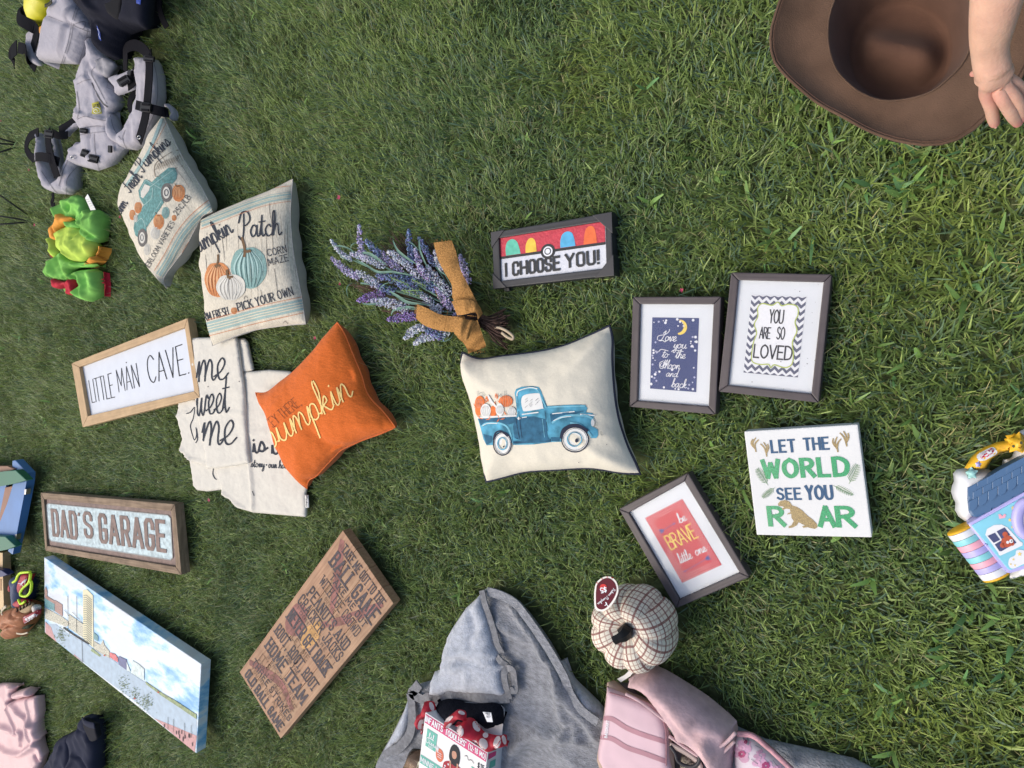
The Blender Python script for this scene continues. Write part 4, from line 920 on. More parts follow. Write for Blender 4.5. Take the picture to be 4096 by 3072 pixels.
d = Decal(); d.poly(Zb((1172, 140), (1205, 75), (1250, 95), (1240, 130), (1190, 195), (1172, 180)), res=16); d.put('cab_window_print', T, WHI[0], root, .0022)
d = Decal(); d2_ = Decal(); d3_ = Decal()
for x, y, rx, ry in ((1385, 148, 46, 78), (1185, 520, 38, 75)):
    q = Zb((x, y))[0]; d.disc(q[0], q[1], rx / 2.07, ry=ry / 2.07, n=24); d2_.disc(q[0], q[1], rx * .62 / 2.07, ry=ry * .62 / 2.07, n=20); d3_.ring(q[0], q[1], rx * .33 / 2.07, 2.5, ry=ry * .33 / 2.07, n=16)
d.put('tyre_print', T, mat('tyre_grey', (.13, .125, .12), rough=.95, var=.2, vs=200), root, .0024); d2_.put('wheel_print', T, WHI[0], root, .003); d3_.put('hub_print', T, m_gt, root, .0036)
pumpkin(T, root, 1482, 148, 52, 72, ORG, [(1465, 95), (1455, 75)], Zb); pumpkin(T, root, 1318, 385, 42, 64, ORG, [(1300, 325), (1295, 310)], Zb); pumpkin(T, root, 1375, 312, 30, 50, TEA, None, Zb); pumpkin(T, root, 1288, 480, 38, 54, WHI, None, Zb); pumpkin(T, root, 1222, 615, 26, 50, WHI, None, Zb)
pumpkin(T, root, 1445, 355, 19, 25, ORG, None, Zb); pumpkin(T, root, 1148, 270, 30, 48, ORG, None, Zb); pumpkin(T, root, 1100, 330, 24, 44, ORG, None, Zb); pumpkin(T, root, 1130, 360, 16, 30, WHI, None, Zb, lift=.0026)
d = Decal()
bq = Za((1285, 1375), (1310, 1340), (1420, 1265), (1540, 1240), (1575, 1300), (1580, 1350), (1450, 1400), (1400, 1440), (1290, 1465))
d.ribbon(crom(bq + bq[:1], 2), 2)
for k in range(16): x = 1300 + k * 17; y = 1362 - k * 7; d.ribbon(Za((x, y), (x + 26, y + 52)), 1.1); d.ribbon(Za((x + 20, y - 10), (x - 8, y + 48)), 1.1)
for k in range(6): d.ribbon(Za((1290 + k * 4, 1385 + k * 14), (1580, 1305 + k * 9)), 1.2)
d.put('barn_print', T, mat('barn_brown', (.17, .12, .08), rough=.95, var=.3, vs=200), root, .0014)
d = Decal()
tline(d, 'Pumpkins', (1190, 1420), (1420, 1190), 125, LOW, Za, wt=.06, gap=-.03); tline(d, 'Fresh', (1085, 1600), (1185, 1470), 130, LOW, Za, wt=.06, gap=-.04); tline(d, 'arm', (1005, 330), (1065, 235), 105, LOW, Zb, wt=.065, gap=-.03)
tline(d, '25C/LB', (1475, 335), (1585, 190), 46, None, Zb, wt=.1, serif=.08, gap=.3); tline(d, 'HEIRLOOM VARIETIES', (1230, 790), (1452, 400), 42, None, Zb, wt=.09, serif=.08, gap=.22)
d.put('lettering', T, m_gt, root, .0019)

# ---- orange cushion
Z = z2(1.8436, 600, 1250)
root, face, T = cushion('burnt orange pillow reading HEY THERE pumpkin in yellow script',
    [Z((782, 592), (860, 590), (950, 522), (1090, 412), (1200, 298), (1300, 168), (1385, 72)), Z((1385, 72), (1440, 160), (1510, 330), (1560, 450), (1600, 580), (1645, 650), (1705, 710), (1760, 775), (1814, 845)), Z((1814, 845), (1700, 895), (1560, 945), (1420, 1010), (1370, 1055), (1290, 1140), (1230, 1205), (1175, 1235), (1160, 1298)), Z((1160, 1298), (1085, 1235), (1025, 1145), (968, 1015), (920, 895), (866, 740), (806, 655), (782, 592))],
    .085, .065, .072, m_or, m_or, mat('orange_piping', (.50, .12, .03), rough=.85), seed=14, pipe_r=.0026, crease=((.93, .92, -.2, -.1, .008, .05), (.5, .95, 0, -.3, -.012, .05), (.95, .45, -.3, 0, -.010, .05), (.05, .95, .25, -.2, .008, .06)))
d = Decal()
tline(d, 'pumpkin', (880, 1020), (1500, 610), 250, LOW, Z, wt=.043, gap=.02, shear=.12); d.put('script_lettering', T, mat('yellow_thread', (.80, .58, .22), rough=.85, var=.1, vs=200), root, .0016)
d = Decal(); tline(d, 'HEY THERE,', (892, 865), (1120, 680), 78, None, Z, wt=.04, gap=.24); d.put('lettering', T, mat('brown_thread', (.14, .05, .025), rough=.9), root, .0014)

# ================================================================== cloth pillow covers
Z = z2(1.8436, 600, 1250)
m_cot = mat('cotton_cover', (.62, .595, .53), rough=.9, spec=.1, var=.045, vs=60, bump=.002, bs=50, sheen=.15)
m_ckink = mat('cover_ink', (.03, .036, .05), rough=.85)
def cover(label, out, z0, T_=.006, folds=(), **k):
    o = center(Z(*out)); root = thing('pillow_cover', label, 'pillow cover', o, 'cream cotton pillow covers laid in a pile')
    f = puff('cloth', Z(*out), z0, T_, m_cot, root, r=.012, nz=.0035, ns=13, smooth_out=False, folds=[(Z(*q), a, w_) for q, a, w_ in folds], skirt=.012, **k); return root, f, bvh(f)
r_, f_, T = cover('cream cover at the bottom of the pile with one stray letter stroke', [(285, 1080), (300, 1180), (318, 1285), (345, 1312), (430, 1320), (525, 1308), (560, 1330), (700, 1200), (500, 1060)], .030, seed=2)
d = Decal(); d.ribbon(crom(Z((470, 1150), (465, 1190), (480, 1222), (492, 1230)), 4), 5, taper=.5); d.put('lettering', T, m_ckink, r_, .001)
r_, f_, T = cover('crumpled cream cover poking out left of the sweet home cover', [(212, 645), (330, 625), (560, 700), (600, 1000), (480, 1140), (410, 1128), (310, 1100), (275, 1080), (250, 1040), (222, 1040), (218, 1000), (232, 930), (196, 770)], .038, .010, seed=5, folds=[([(200, 765), (260, 740), (330, 735)], .006, .006), ([(235, 1010), (260, 1050), (300, 1075)], .008, .008), ([(300, 1080), (370, 1100), (420, 1125)], .006, .005)])
d = Decal(); d.ribbon(crom(Z((270, 745), (300, 735), (330, 700), (320, 780), (300, 830), (310, 890), (330, 940), (345, 900), (340, 850)), 5), 4, taper=.4); d.ribbon(crom(Z((340, 960), (352, 930), (345, 860)), 5), 4); d.put('lettering', T, m_ckink, r_, .001)
r_, f_, T = cover('narrow cream cover tucked behind, under the Pumpkin Patch pillow corner', [(560, 200), (650, 190), (700, 190), (718, 215), (762, 425), (700, 440), (600, 440)], .040, seed=7)
r_, f_, T = cover('cream cover printed is us and story our home, under the orange pillow', [(560, 1000), (690, 900), (685, 440), (720, 436), (880, 422), (1030, 432), (1100, 470), (1250, 900), (1148, 1340), (1155, 1430), (1150, 1508), (1040, 1500), (760, 1476), (640, 1442), (600, 1390), (525, 1350), (530, 1330), (480, 1150)], .040, seed=8,
                  folds=[([(712, 700), (730, 1000), (760, 1300), (765, 1470)], .010, .008), ([(540, 1330), (620, 1400), (700, 1450)], .008, .007), ([(760, 900), (850, 870)], .004, .01)])
d = Decal(); tline(d, 'is', (765, 1040), (865, 1015), 150, LOW, Z, wt=.1, gap=0); tline(d, 'u', (905, 1050), (985, 1030), 150, LOW, Z, wt=.1)
tline(d, 'story', (745, 1138), (845, 1142), 58, LOW, Z, wt=.09, gap=.03); tline(d, 'our', (875, 1145), (935, 1147), 58, LOW, Z, wt=.09, gap=.03); tline(d, 'home', (950, 1148), (1045, 1152), 58, LOW, Z, wt=.09, gap=.03)
d.disc(*Z((860, 1124))[0], 3); d.disc(*Z((715, 1110))[0], 3); d.ribbon(Z((755, 1318), (768, 1350)), 3)
d.put('lettering', T, m_ckink, r_, .0012)
V, Fc = puff_data(Z((1140, 1345), (1168, 1345), (1172, 1440), (1146, 1440)), .044, .001, r=.003, step=.01, smooth_out=False, skirt=.002); tg = mk('brand_tab', V, Fc, mat('white_label', (.68, .68, .66), rough=.6), r_)
d = Decal(); tline(d, 'Meekio', (1151, 1352), (1151, 1432), 14, LOW, Z, wt=.12, gap=.05); d.put('tab_lettering', bvh(tg), m_ckink, tg, .001)
r_, f_, T = cover('cream cover on top of the pile with script words sweet and home', [(270, 192), (350, 185), (640, 180), (660, 300), (700, 600), (712, 850), (735, 1110), (640, 1128), (500, 1148), (415, 1153), (395, 1020), (350, 780), (310, 500), (290, 310)], .055, seed=11, folds=[([(330, 745), (500, 735), (700, 745)], .004, .008), ([(640, 185), (700, 600), (733, 1100)], .004, .006)])
d = Decal()
def scr(s_, p0, p1, size, wt=.075): tline(d, s_, p0, p1, size, LOW, Z, wt=wt, gap=-.02, shear=.1)
scr('me', (345, 512), (570, 488), 330, .034); scr('weet', (338, 758), (580, 732), 300, .034); scr('me', (372, 980), (628, 968), 370, .034)
d.disc(*Z((430, 547))[0], 2); d.disc(*Z((660, 508))[0], 2)
d.put('lettering', T, m_ckink, r_, .0014)

# ================================================================== lavender bundle
Z = z2(2.6976, 1280, 880)
root = thing('lavender_bouquet', 'bundle of artificial lavender and twigs tied with a burlap bow', 'bouquet', center(Z((900, 700))))
m_twig = mat('twig', (.085, .050, .040), rough=.85, var=.3, vs=80); m_leaf = mat('lavender_leaf', (.13, .24, .19), rough=.6, var=.25, vs=40, trans=.1)
m_bead = mat('bead', (1, 1, 1), rough=.4, spec=.5, var=0, attr=True); m_bur = mat('burlap', (.38, .20, .07), rough=.95, spec=.05, var=.25, vs=230, bump=.003, bs=260, vdet=1)
random.seed(21)
parts = []
for k in range(150):            # broom of fine twigs
    t = random.random(); ex, ey = random.choice(((480 + 300 * t, 640 - 470 * t), (700 + 620 * t, 200 + 60 * t), (360 + 500 * t, 700 + 330 * t), (640 + 460 * t, 330)))
    ex += random.gauss(0, 45); ey += random.gauss(0, 35); sx_, sy_ = 1740 + random.gauss(0, 22), 1075 + random.gauss(0, 30)
    mx_, my_ = (ex + sx_) / 2 + random.gauss(0, 40), (ey + sy_) / 2 + random.gauss(0, 35)
    P_ = [W(*Z((ex, ey))[0], random.uniform(.03, .06)), W(*Z((mx_, my_))[0], random.uniform(.035, .065)), W(*Z((sx_, sy_))[0], random.uniform(.05, .075))]
    parts.append(tube(crom(P_, 3), .0011, 4))
tv, tf = join(parts); o = mk('twigs', tv, tf, m_twig, root); o['kind'] = 'stuff'
parts = []
for k in range(110):            # stub of the handle
    a = random.gauss(0, 34); P_ = [W(*Z((1700 + random.gauss(0, 12), 1070 + a * .7))[0], .055), W(*Z((1800, 1110 + a * .9))[0], random.uniform(.05, .085)), W(*Z((1900 + random.gauss(0, 20), 1150 + a * 1.8))[0], random.uniform(.04, .08)), W(*Z((2000 + random.gauss(0, 30), 1150 + a * 2.6))[0], random.uniform(.035, .07))]
    parts.append(tube(crom(P_, 3), .0016, 4))
tv, tf = join(parts); o = mk('twig_handle', tv, tf, m_twig, root); o['kind'] = 'stuff'
P_ = [W(*q, .075) for q in crom(Z((1890, 1160), (1960, 1170), (2040, 1215), (2085, 1260), (2070, 1285), (2010, 1255), (1960, 1215)), 5)]; V, Fc = tube(P_, .0042, 6, flat=.6); mk('hanging_loop', V, Fc, mat('cane', (.42, .34, .24), rough=.6, var=.15), root)
P_ = [W(*q, .07) for q in crom(Z((1700, 1110), (1740, 1060), (1780, 1035), (1770, 1090), (1760, 1160), (1790, 1190)), 4)]; V, Fc = tube(P_, .003, 6); mk('binding_twine', V, Fc, m_twig, root)
PUR, LAV, BLU, SIL = (.26, .17, .40), (.42, .38, .60), (.13, .19, .33), (.50, .54, .66)
sp = [([(425, 55), (440, 180), (450, 330), (500, 400)], 44, LAV), ([(120, 215), (190, 310), (260, 380), (330, 420)], 34, SIL), ([(330, 360), (450, 400), (580, 440), (700, 500)], 50, SIL), ([(500, 220), (560, 290), (640, 380)], 44, BLU), ([(130, 410), (230, 490), (330, 570), (420, 610)], 54, LAV), ([(400, 560), (480, 600), (560, 660), (640, 700)], 55, SIL),
      ([(600, 320), (700, 400), (790, 480), (880, 560)], 50, LAV), ([(740, 340), (840, 400), (940, 480), (1060, 600)], 52, SIL), ([(960, 110), (970, 230), (980, 340), (1000, 440)], 44, BLU), ([(1070, 195), (1120, 290), (1180, 380), (1230, 480)], 40, BLU), ([(1030, 310), (1060, 430), (1100, 540), (1180, 640)], 42, LAV),
      ([(620, 600), (760, 620), (900, 660), (1030, 680)], 62, BLU), ([(900, 600), (1050, 640), (1180, 700), (1240, 740)], 60, BLU), ([(600, 700), (700, 740), (820, 770)], 50, BLU), ([(1160, 500), (1240, 600), (1320, 700), (1410, 800)], 55, SIL), ([(1260, 740), (1330, 830), (1400, 920), (1490, 1020)], 52, LAV), ([(1060, 770), (1150, 850), (1230, 930), (1310, 980)], 55, SIL),
      ([(415, 870), (500, 850), (600, 810), (700, 790)], 55, PUR), ([(560, 880), (680, 880), (800, 910), (940, 960)], 58, SIL), ([(735, 1075), (850, 1060), (960, 1040), (1040, 1040)], 55, PUR), ([(915, 1280), (980, 1220), (1060, 1170), (1150, 1160)], 48, SIL), ([(1020, 1335), (1120, 1280), (1240, 1250), (1375, 1230)], 52, SIL), ([(1150, 1180), (1230, 1220), (1320, 1260)], 48, BLU),
      ([(1510, 380), (1550, 480), (1580, 580), (1600, 680)], 46, LAV), ([(850, 690), (950, 740), (1060, 780)], 48, BLU), ([(1240, 330), (1270, 430), (1330, 560)], 34, SIL)]
for ci, (pl, wd_, c0) in enumerate(sp):
    zz = .062 + .028 * random.random(); C = [WZ(q, zz) for q in Z(*crom(pl, 6))]; N = len(C); Ltot = sum((C[i + 1] - C[i]).length for i in range(N - 1))
    R0 = wd_ / 2.6976 / 1250; VV, FF, CC = [], [], []
    nb = int(Ltot * 2700)
    for k in range(nb):
        t = random.random(); i = min(int(t * (N - 1)), N - 2); f = t * (N - 1) - i; c = C[i].lerp(C[i + 1], f); rad = R0 * (.35 + .65 * min(t * 3, 1)) * random.uniform(.45, 1.0)
        dv = Vector((random.gauss(0, 1), random.gauss(0, 1), abs(random.gauss(0, .8)) - .1)).normalized() * rad; v, f_2 = ball(c + dv, random.uniform(.0018, .0030), 5, 3)
        n0 = len(VV); VV += v; FF += [tuple(i_ + n0 for i_ in q) for q in f_2]
        g = random.choice((.5, .8, 1.1, 1.5, 1.9)); hv = random.random(); cc = [c0[j] * (1 - hv * .4) + (SIL, LAV, PUR)[random.randint(0, 2)][j] * hv * .4 for j in range(3)]; CC += [[min(x * g, .85) for x in cc]] * len(v)
    o = mk('flower_spike', VV, FF, m_bead, root, col=CC); o['kind'] = 'stuff'
    stv, stf = tube([C[-1], Vector((*W(*Z((1620, 1010))[0], .05)[:2], .06))], .0016, 5); mk('stem', stv, stf, m_leaf, root)
for pl, w0 in (([(760, 200), (830, 320), (920, 400), (1010, 470)], 34), ([(1055, 190), (1080, 330), (1140, 510)], 28), ([(350, 420), (480, 480), (620, 560), (780, 560), (980, 600)], 30), ([(400, 350), (520, 360), (620, 420), (700, 490)], 38), ([(720, 760), (830, 820), (950, 890), (1150, 915)], 40), ([(90, 280), (220, 280), (310, 310), (350, 350)], 20), ([(190, 290), (230, 390), (320, 450)], 16), ([(410, 680), (470, 685), (530, 700)], 22), ([(430, 900), (540, 910), (650, 895)], 24), ([(745, 1030), (800, 970), (950, 940), (1050, 960)], 34), ([(280, 840), (290, 730), (320, 680)], 14), ([(310, 330), (340, 270), (380, 240)], 14), ([(600, 800), (680, 700), (800, 660)], 12), ([(920, 230), (1000, 260), (1060, 340)], 14), ([(1230, 480), (1300, 560), (1400, 620)], 14), ([(850, 640), (960, 720), (1080, 800)], 12), ([(1250, 1300), (1340, 1310), (1410, 1270), (1420, 1200)], 10)):
    P3 = [Vector(WZ(q, .1)) for q in Z(*crom(pl, 5))]; N = len(P3); V, Fc = [], []
    for i, c in enumerate(P3):
        t = (P3[min(i + 1, N - 1)] - P3[max(i - 1, 0)]).normalized(); s_ = t.cross(Vector((0, 0, 1))); ww = w0 / 2.6976 / 1560 / 2 * max(math.sin(math.pi * (i + .3) / (N - .2)) ** .7, .1); z_ = Vector((0, 0, -.025 * (i / N - .45) ** 2 * 2))
        V += [c + s_ * ww + z_, c + Vector((0, 0, -.0015)) + z_, c - s_ * ww + z_]
    for i in range(N - 1):
        for j in (0, 1): Fc.append((3 * i + j, 3 * i + j + 1, 3 * i + 4 + j, 3 * i + 3 + j))
    mk('leaf', V, Fc, m_leaf, root)
m_sprig = mat('sprig_green', (.22, .34, .12), rough=.6); 
for base_, tip in (((960, 700), (760, 620)), ((1150, 720), (990, 640)), ((880, 760), (1100, 760)), ((1080, 820), (900, 770))):
    parts = []; a, b = Vector((*base_, 0)), Vector((*tip, 0))
    parts.append(tube([W(*Z((a.x, a.y))[0], .098), W(*Z((b.x, b.y))[0], .1)], .0012, 4))
    u = (b - a).normalized(); n_ = Vector((-u.y, u.x, 0))
    for k in range(12):
        c = a.lerp(b, k / 12); s_ = 1 if k % 2 else -1; e = c + u * 16 + n_ * 22 * s_; parts.append(tube([W(*Z((c.x, c.y))[0], .098), W(*Z((e.x, e.y))[0], .102)], .0008, 4))
    V, Fc = join(parts); o = mk('sprig', V, Fc, m_sprig, root); o['kind'] = 'stuff'
def burlap(name, A_, B_, z_, wave=.006, rt=root, n=22, m=6):
    """woven ribbon between its two edges (photo-crop coordinates)"""
    pa, pb = resample(A_, n), resample(B_, n); V = []
    for i in range(n):
        zi = z_[0] + (z_[-1] - z_[0]) * i / (n - 1) if len(z_) == 2 else float(np.interp(i / (n - 1), np.linspace(0, 1, len(z_)), z_))
        for j in range(m + 1):
            f = j / m; q = Z((pa[i][0] * (1 - f) + pb[i][0] * f, pa[i][1] * (1 - f) + pb[i][1] * f))[0]; V.append(W(*q, zi + wave * math.sin(i * .8 + j * .9) * .5 + wave * math.sin(math.pi * f)))
    Fc = [(i * (m + 1) + j, i * (m + 1) + j + 1, (i + 1) * (m + 1) + j + 1, (i + 1) * (m + 1) + j) for i in range(n - 1) for j in range(m)]
    return mk(name, V, Fc, m_bur, rt)
burlap('ribbon_tail', [(1225, 245), (1270, 420), (1340, 560), (1420, 700), (1430, 840), (1500, 960)], [(1420, 220), (1470, 350), (1510, 520), (1600, 700), (1680, 860), (1740, 960)], [.095, .12, .125, .11])
burlap('ribbon_tail', [(1045, 905), (1150, 950), (1300, 1020), (1440, 1040), (1560, 1040)], [(1035, 1060), (1130, 1140), (1280, 1190), (1440, 1210), (1600, 1210)], [.095, .115, .115, .12])
burlap('ribbon_tail', [(1440, 1150), (1480, 1260), (1550, 1330), (1590, 1400), (1600, 1440)], [(1700, 1080), (1740, 1200), (1770, 1290), (1790, 1350), (1780, 1375)], [.12, .1, .075, .05])
burlap('bow_loop', [(1420, 880), (1520, 860), (1640, 870), (1720, 930), (1755, 1010)], [(1480, 1030), (1560, 1020), (1640, 1000), (1690, 1010), (1700, 1080)], [.125, .145, .14, .11])
burlap('bow_loop', [(1440, 1040), (1520, 1060), (1620, 1080), (1690, 1090)], [(1450, 1230), (1540, 1300), (1600, 1280), (1640, 1180)], [.13, .14, .13, .12])
parts = []
for k in range(46):
    x, y, a = random.choice(((1225 + random.random() * 200, 230, -1.4), (1040, 905 + random.random() * 155, 3.1), (1595 + random.random() * 190, 1410, 1.3), (1240 + random.random() * 150, 300 + random.random() * 300, 2.9)))
    a += random.gauss(0, .4); l = random.uniform(8, 34); parts.append(tube([W(*Z((x, y))[0], .1), W(*Z((x + l * math.cos(a), y + l * math.sin(a)))[0], .1)], .0006, 3))
for q in (((1280, 850), (1230, 720)), ((1380, 970), (1340, 1190)), ((1560, 970), (1700, 935)), ((1590, 1030), (1690, 1040))): parts.append(tube([W(*Z(q[0])[0], .13), W(*Z(q[1])[0], .13)], .0008, 3))
V, Fc = join(parts); o = mk('frayed_threads', V, Fc, m_bur, root); o['kind'] = 'stuff'

# ================================================================== plaid fabric pumpkin
Z = z2(2.018, 2250, 2250)
c0 = W(*Z((618, 484))[0], .08); c0.z = 0; root = thing('fabric_pumpkin', 'stuffed cream fabric pumpkin in maroon plaid with black stem and price tag', 'pumpkin decoration', c0)
def plaidmat():
    m = bpy.data.materials.new('plaid_fabric'); m.use_nodes = True; t = m.node_tree; b = t.nodes['Principled BSDF']; b.inputs['Roughness'].default_value = .9; b.inputs['Specular IOR Level'].default_value = .1
    uv = nn(t, 'ShaderNodeUVMap', uv_map='uv'); sx = nn(t, 'ShaderNodeSeparateXYZ'); lk(t, uv.outputs[0], sx.inputs[0]); base = None
    rg = nn(t, 'ShaderNodeRGB'); rg.outputs[0].default_value = (.70, .66, .56, 1); base = rg.outputs[0]
    for ax, fr, off, wd_, col, am in ((0, 1, .0, .15, (.23, .10, .09), .9), (0, 1, .26, .05, (.20, .07, .07), .8), (0, 1, .60, .10, (.42, .30, .25), .8),
                                      (1, 1, .0, .16, (.23, .10, .09), .85), (1, 1, .5, .10, (.42, .30, .25), .8)):
        a = nn(t, 'ShaderNodeMath', operation='ADD'); a.inputs[1].default_value = off; lk(t, sx.outputs[ax], a.inputs[0])
        f = nn(t, 'ShaderNodeMath', operation='FRACT'); lk(t, a.outputs[0], f.inputs[0]); c = nn(t, 'ShaderNodeMath', operation='LESS_THAN'); lk(t, f.outputs[0], c.inputs[0]); c.inputs[1].default_value = wd_
        k = nn(t, 'ShaderNodeMath', operation='MULTIPLY'); lk(t, c.outputs[0], k.inputs[0]); k.inputs[1].default_value = am
        mx = nn(t, 'ShaderNodeMix', data_type='RGBA'); lk(t, k.outputs[0], mx.inputs[0]); lk(t, base, mx.inputs[6]); mx.inputs[7].default_value = (*col, 1); base = mx.outputs[2]
    lk(t, base, b.inputs['Base Color']); return m
R = (W(*Z((930, 560))[0], .09) - W(*Z((290, 430))[0], .09)).length / 2 * .98; NA, NB = 168, 40; V, UV = [], []; HZ = .115
seams = sorted([.1, .95, 1.75, 2.5, 3.15, 3.95, 4.7, 5.45])
stem_off = Vector((W(*Z((500, 560))[0], .19).x - c0.x, W(*Z((500, 560))[0], .19).y - c0.y, 0))
for j in range(NB + 1):
    ph = math.pi * j / NB
    for i in range(NA + 1):
        a = 2 * math.pi * i / NA; aa = a % (2 * math.pi); k = max([q for q in range(8) if seams[q] <= aa] or [7]); lo_ = seams[k]; hi = seams[(k + 1) % 8] + (2 * math.pi if k == 7 else 0); f = (((aa - lo_) % (2 * math.pi)) / (hi - lo_))
        lob = abs(math.sin(math.pi * f)) ** .45; sp_ = math.sin(ph); r = R * (sp_ ** .8) * (.90 + .12 * lob * sp_ + .02 * math.sin(a * 2 + .8)); 
        dip = .022 * math.exp(-(ph / .30) ** 2); z = .105 + HZ * (.80 * math.copysign(abs(math.cos(ph)) ** .8, math.cos(ph))) - dip + .012 * lob * (math.cos(ph) > 0) * math.sin(min(ph * 1.6, math.pi)); z = max(z, .018)
        wr = .0035 * math.sin(f * 40) * (1 - lob) * sp_
        sh = stem_off * math.exp(-(ph / .75) ** 2); V.append(c0 + sh + Vector((r * math.cos(a), r * math.sin(a), z + wr)))
        UV.append((k * .37 + .1 + (f - .5) * (.3 + 2.1 * sp_), ph * 3.4 + .15 * math.sin(math.pi * f)))
Fc = [(j * (NA + 1) + i, (j + 1) * (NA + 1) + i, (j + 1) * (NA + 1) + i + 1, j * (NA + 1) + i + 1) for j in range(NB) for i in range(NA)]
body = mk('body', V, Fc, plaidmat(), root, uv=UV)
sc_ = c0 + stem_off; zt = .185; stq = Z((510, 560), (490, 590), (450, 610), (412, 628))
P_ = [W(*stq[0], zt - .02), W(*stq[0], zt + .008), W(*stq[1], zt + .024), W(*stq[2], zt + .032), W(*stq[3], zt + .036)]; P_ = crom(P_, 4); V, Fc = tube(P_, [.022 * (1 - .52 * min(i / 12, 1)) for i in range(len(P_))], 5)
mk('stem', V, Fc, mat('black_stem', (.010, .010, .011), rough=.5, spec=.25, var=.1), root, smooth=False)
tgp = Z((275, 160), (330, 118), (385, 115), (430, 150), (450, 210), (440, 270), (400, 340), (350, 385), (300, 395), (262, 370), (255, 300), (258, 220)); zt = .225
V, Fc = prism([W(*q, zt)[:2] for q in crom(tgp, 4, True)], zt - .0012, zt, 0); tgm = mk('price_tag', V, Fc, mat('tag_white', (.68, .66, .62), rough=.45, var=.05), root, smooth=False); T = bvh(tgm)
tin = Z((285, 170), (335, 130), (380, 128), (420, 160), (437, 210), (426, 265), (390, 325), (345, 370), (305, 378), (275, 355), (270, 300), (272, 220))
d = Decal(); d.poly(crom(tin, 4, True)); d.put('maroon_print', T, mat('tag_maroon', (.10, .012, .022), rough=.6, spec=.12, var=.05), tgm, .0006)
d = Decal()
for k in range(16):
    q = crom(tgp, 4, True)[k * 3]; d.ribbon([q, (q[0] + 4, q[1] + 3)], 3)
d.disc(*Z((330, 200))[0], 14); d.put('red_print', T, INK('tag_red', (.55, .04, .04)), tgm, .0011)
d = Decal(); tline(d, '$5', (352, 195), (306, 205), 40, None, Z, wt=.18, gap=.15); tline(d, 'Fabric', (415, 205), (372, 262), 22, LOW, Z, wt=.12, gap=.05); tline(d, 'Pumpkin', (362, 270), (282, 328), 24, LOW, Z, wt=.11, gap=.04); d.ribbon(crom(Z((345, 345), (360, 330), (350, 320), (368, 350)), 3), 3); d.put('lettering', T, m_white, tgm, .0017)
lb = Z((560, 810), (600, 825), (585, 870), (545, 920), (470, 968), (440, 942), (500, 910), (540, 870)); V, Fc = prism([W(*q, .07)[:2] for q in lb], .067, .069, 0); mk('care_label', V, Fc, mat('white_label', (.68, .68, .66), rough=.6), root, smooth=False)

# ================================================================== grey blanket
Z = z2(2.018, 1450, 2250)
m_bl = mat('grey_terry', (.235, .245, .27), rough=.98, spec=.05, var=.28, vs=55, bump=.004, bs=170, sheen=.2, stretch=(1, 1.8, 1)); m_bll = mat('pale_terry', (.42, .45, .51), rough=.98, spec=.05, var=.16, vs=85, bump=.003, bs=260, sheen=.3); m_blt = mat('grey_binding', (.19, .195, .21), rough=.95, spec=.05, var=.22, vs=90, bump=.002, bs=200)
root = thing('blanket', 'grey two-tone hooded towel blanket spread under the pink bag and costume box', 'blanket', center(Z((1300, 1000))))
main = [(985, 215), (1020, 208), (1110, 240), (1240, 300), (1330, 400), (1420, 520), (1510, 650), (1590, 790), (1660, 900), (1750, 1010), (1860, 1110), (1940, 1220), (2120, 1290), (2700, 1270), (2960, 1300), (3230, 1420), (3600, 1500), (3960, 1580), (4200, 1700), (4200, 1900), (100, 1900), (60, 1760), (140, 1560), (230, 1400), (330, 1200), (380, 1060), (450, 980), (560, 950), (760, 700), (940, 350)]
bm_ = puff('main_layer', Z(*main), .040, .014, m_bl, root, r=.02, step=.010, nz=.010, ns=7, seed=3, skirt=.03, smooth_out=False, ridge=.012, rs=6, ra=1.0,
     folds=[(Z((1240, 340), (1420, 600), (1570, 830), (1620, 1060), (1640, 1230)), .022, .014), (Z((1120, 480), (1350, 620), (1480, 740)), .012, .014), (Z((1650, 1000), (1730, 1160), (1850, 1300), (1900, 1400)), .02, .014), (Z((1260, 1480), (1400, 1380), (1560, 1360), (1780, 1420)), .02, .018), (Z((1640, 1400), (1700, 1250), (1760, 1400)), .014, .012), (Z((1210, 1640), (1230, 1500), (1300, 1430)), .014, .014), (Z((2700, 1290), (3000, 1400), (3400, 1560), (3900, 1720)), .022, .02), (Z((2650, 1420), (2900, 1600)), .015, .015), (Z((330, 1450), (480, 1380), (560, 1480)), .014, .016), (Z((150, 1600), (300, 1530), (420, 1500)), .018, .014)])
edge = Z((1010, 235), (1110, 262), (1228, 325), (1310, 420), (1400, 545), (1490, 680), (1568, 810), (1632, 930), (1680, 1060), (1770, 1190), (1900, 1290))
V, Fc = strap([WZ(q, .072) for q in edge], .026, .004); mk('hem_band', V, Fc, m_bl, root, smooth=False)
flap = puff('side_fold', Z((1585, 800), (1650, 860), (1700, 960), (1790, 1050), (1900, 1160), (1945, 1230), (1940, 1300), (1850, 1290), (1760, 1200), (1690, 1090), (1650, 1000)), .046, .008, m_bll, root, r=.012, nz=.010, ns=22, seed=8, skirt=.03, folds=[(Z((1640, 900), (1760, 1060), (1900, 1240)), .012, .010)])
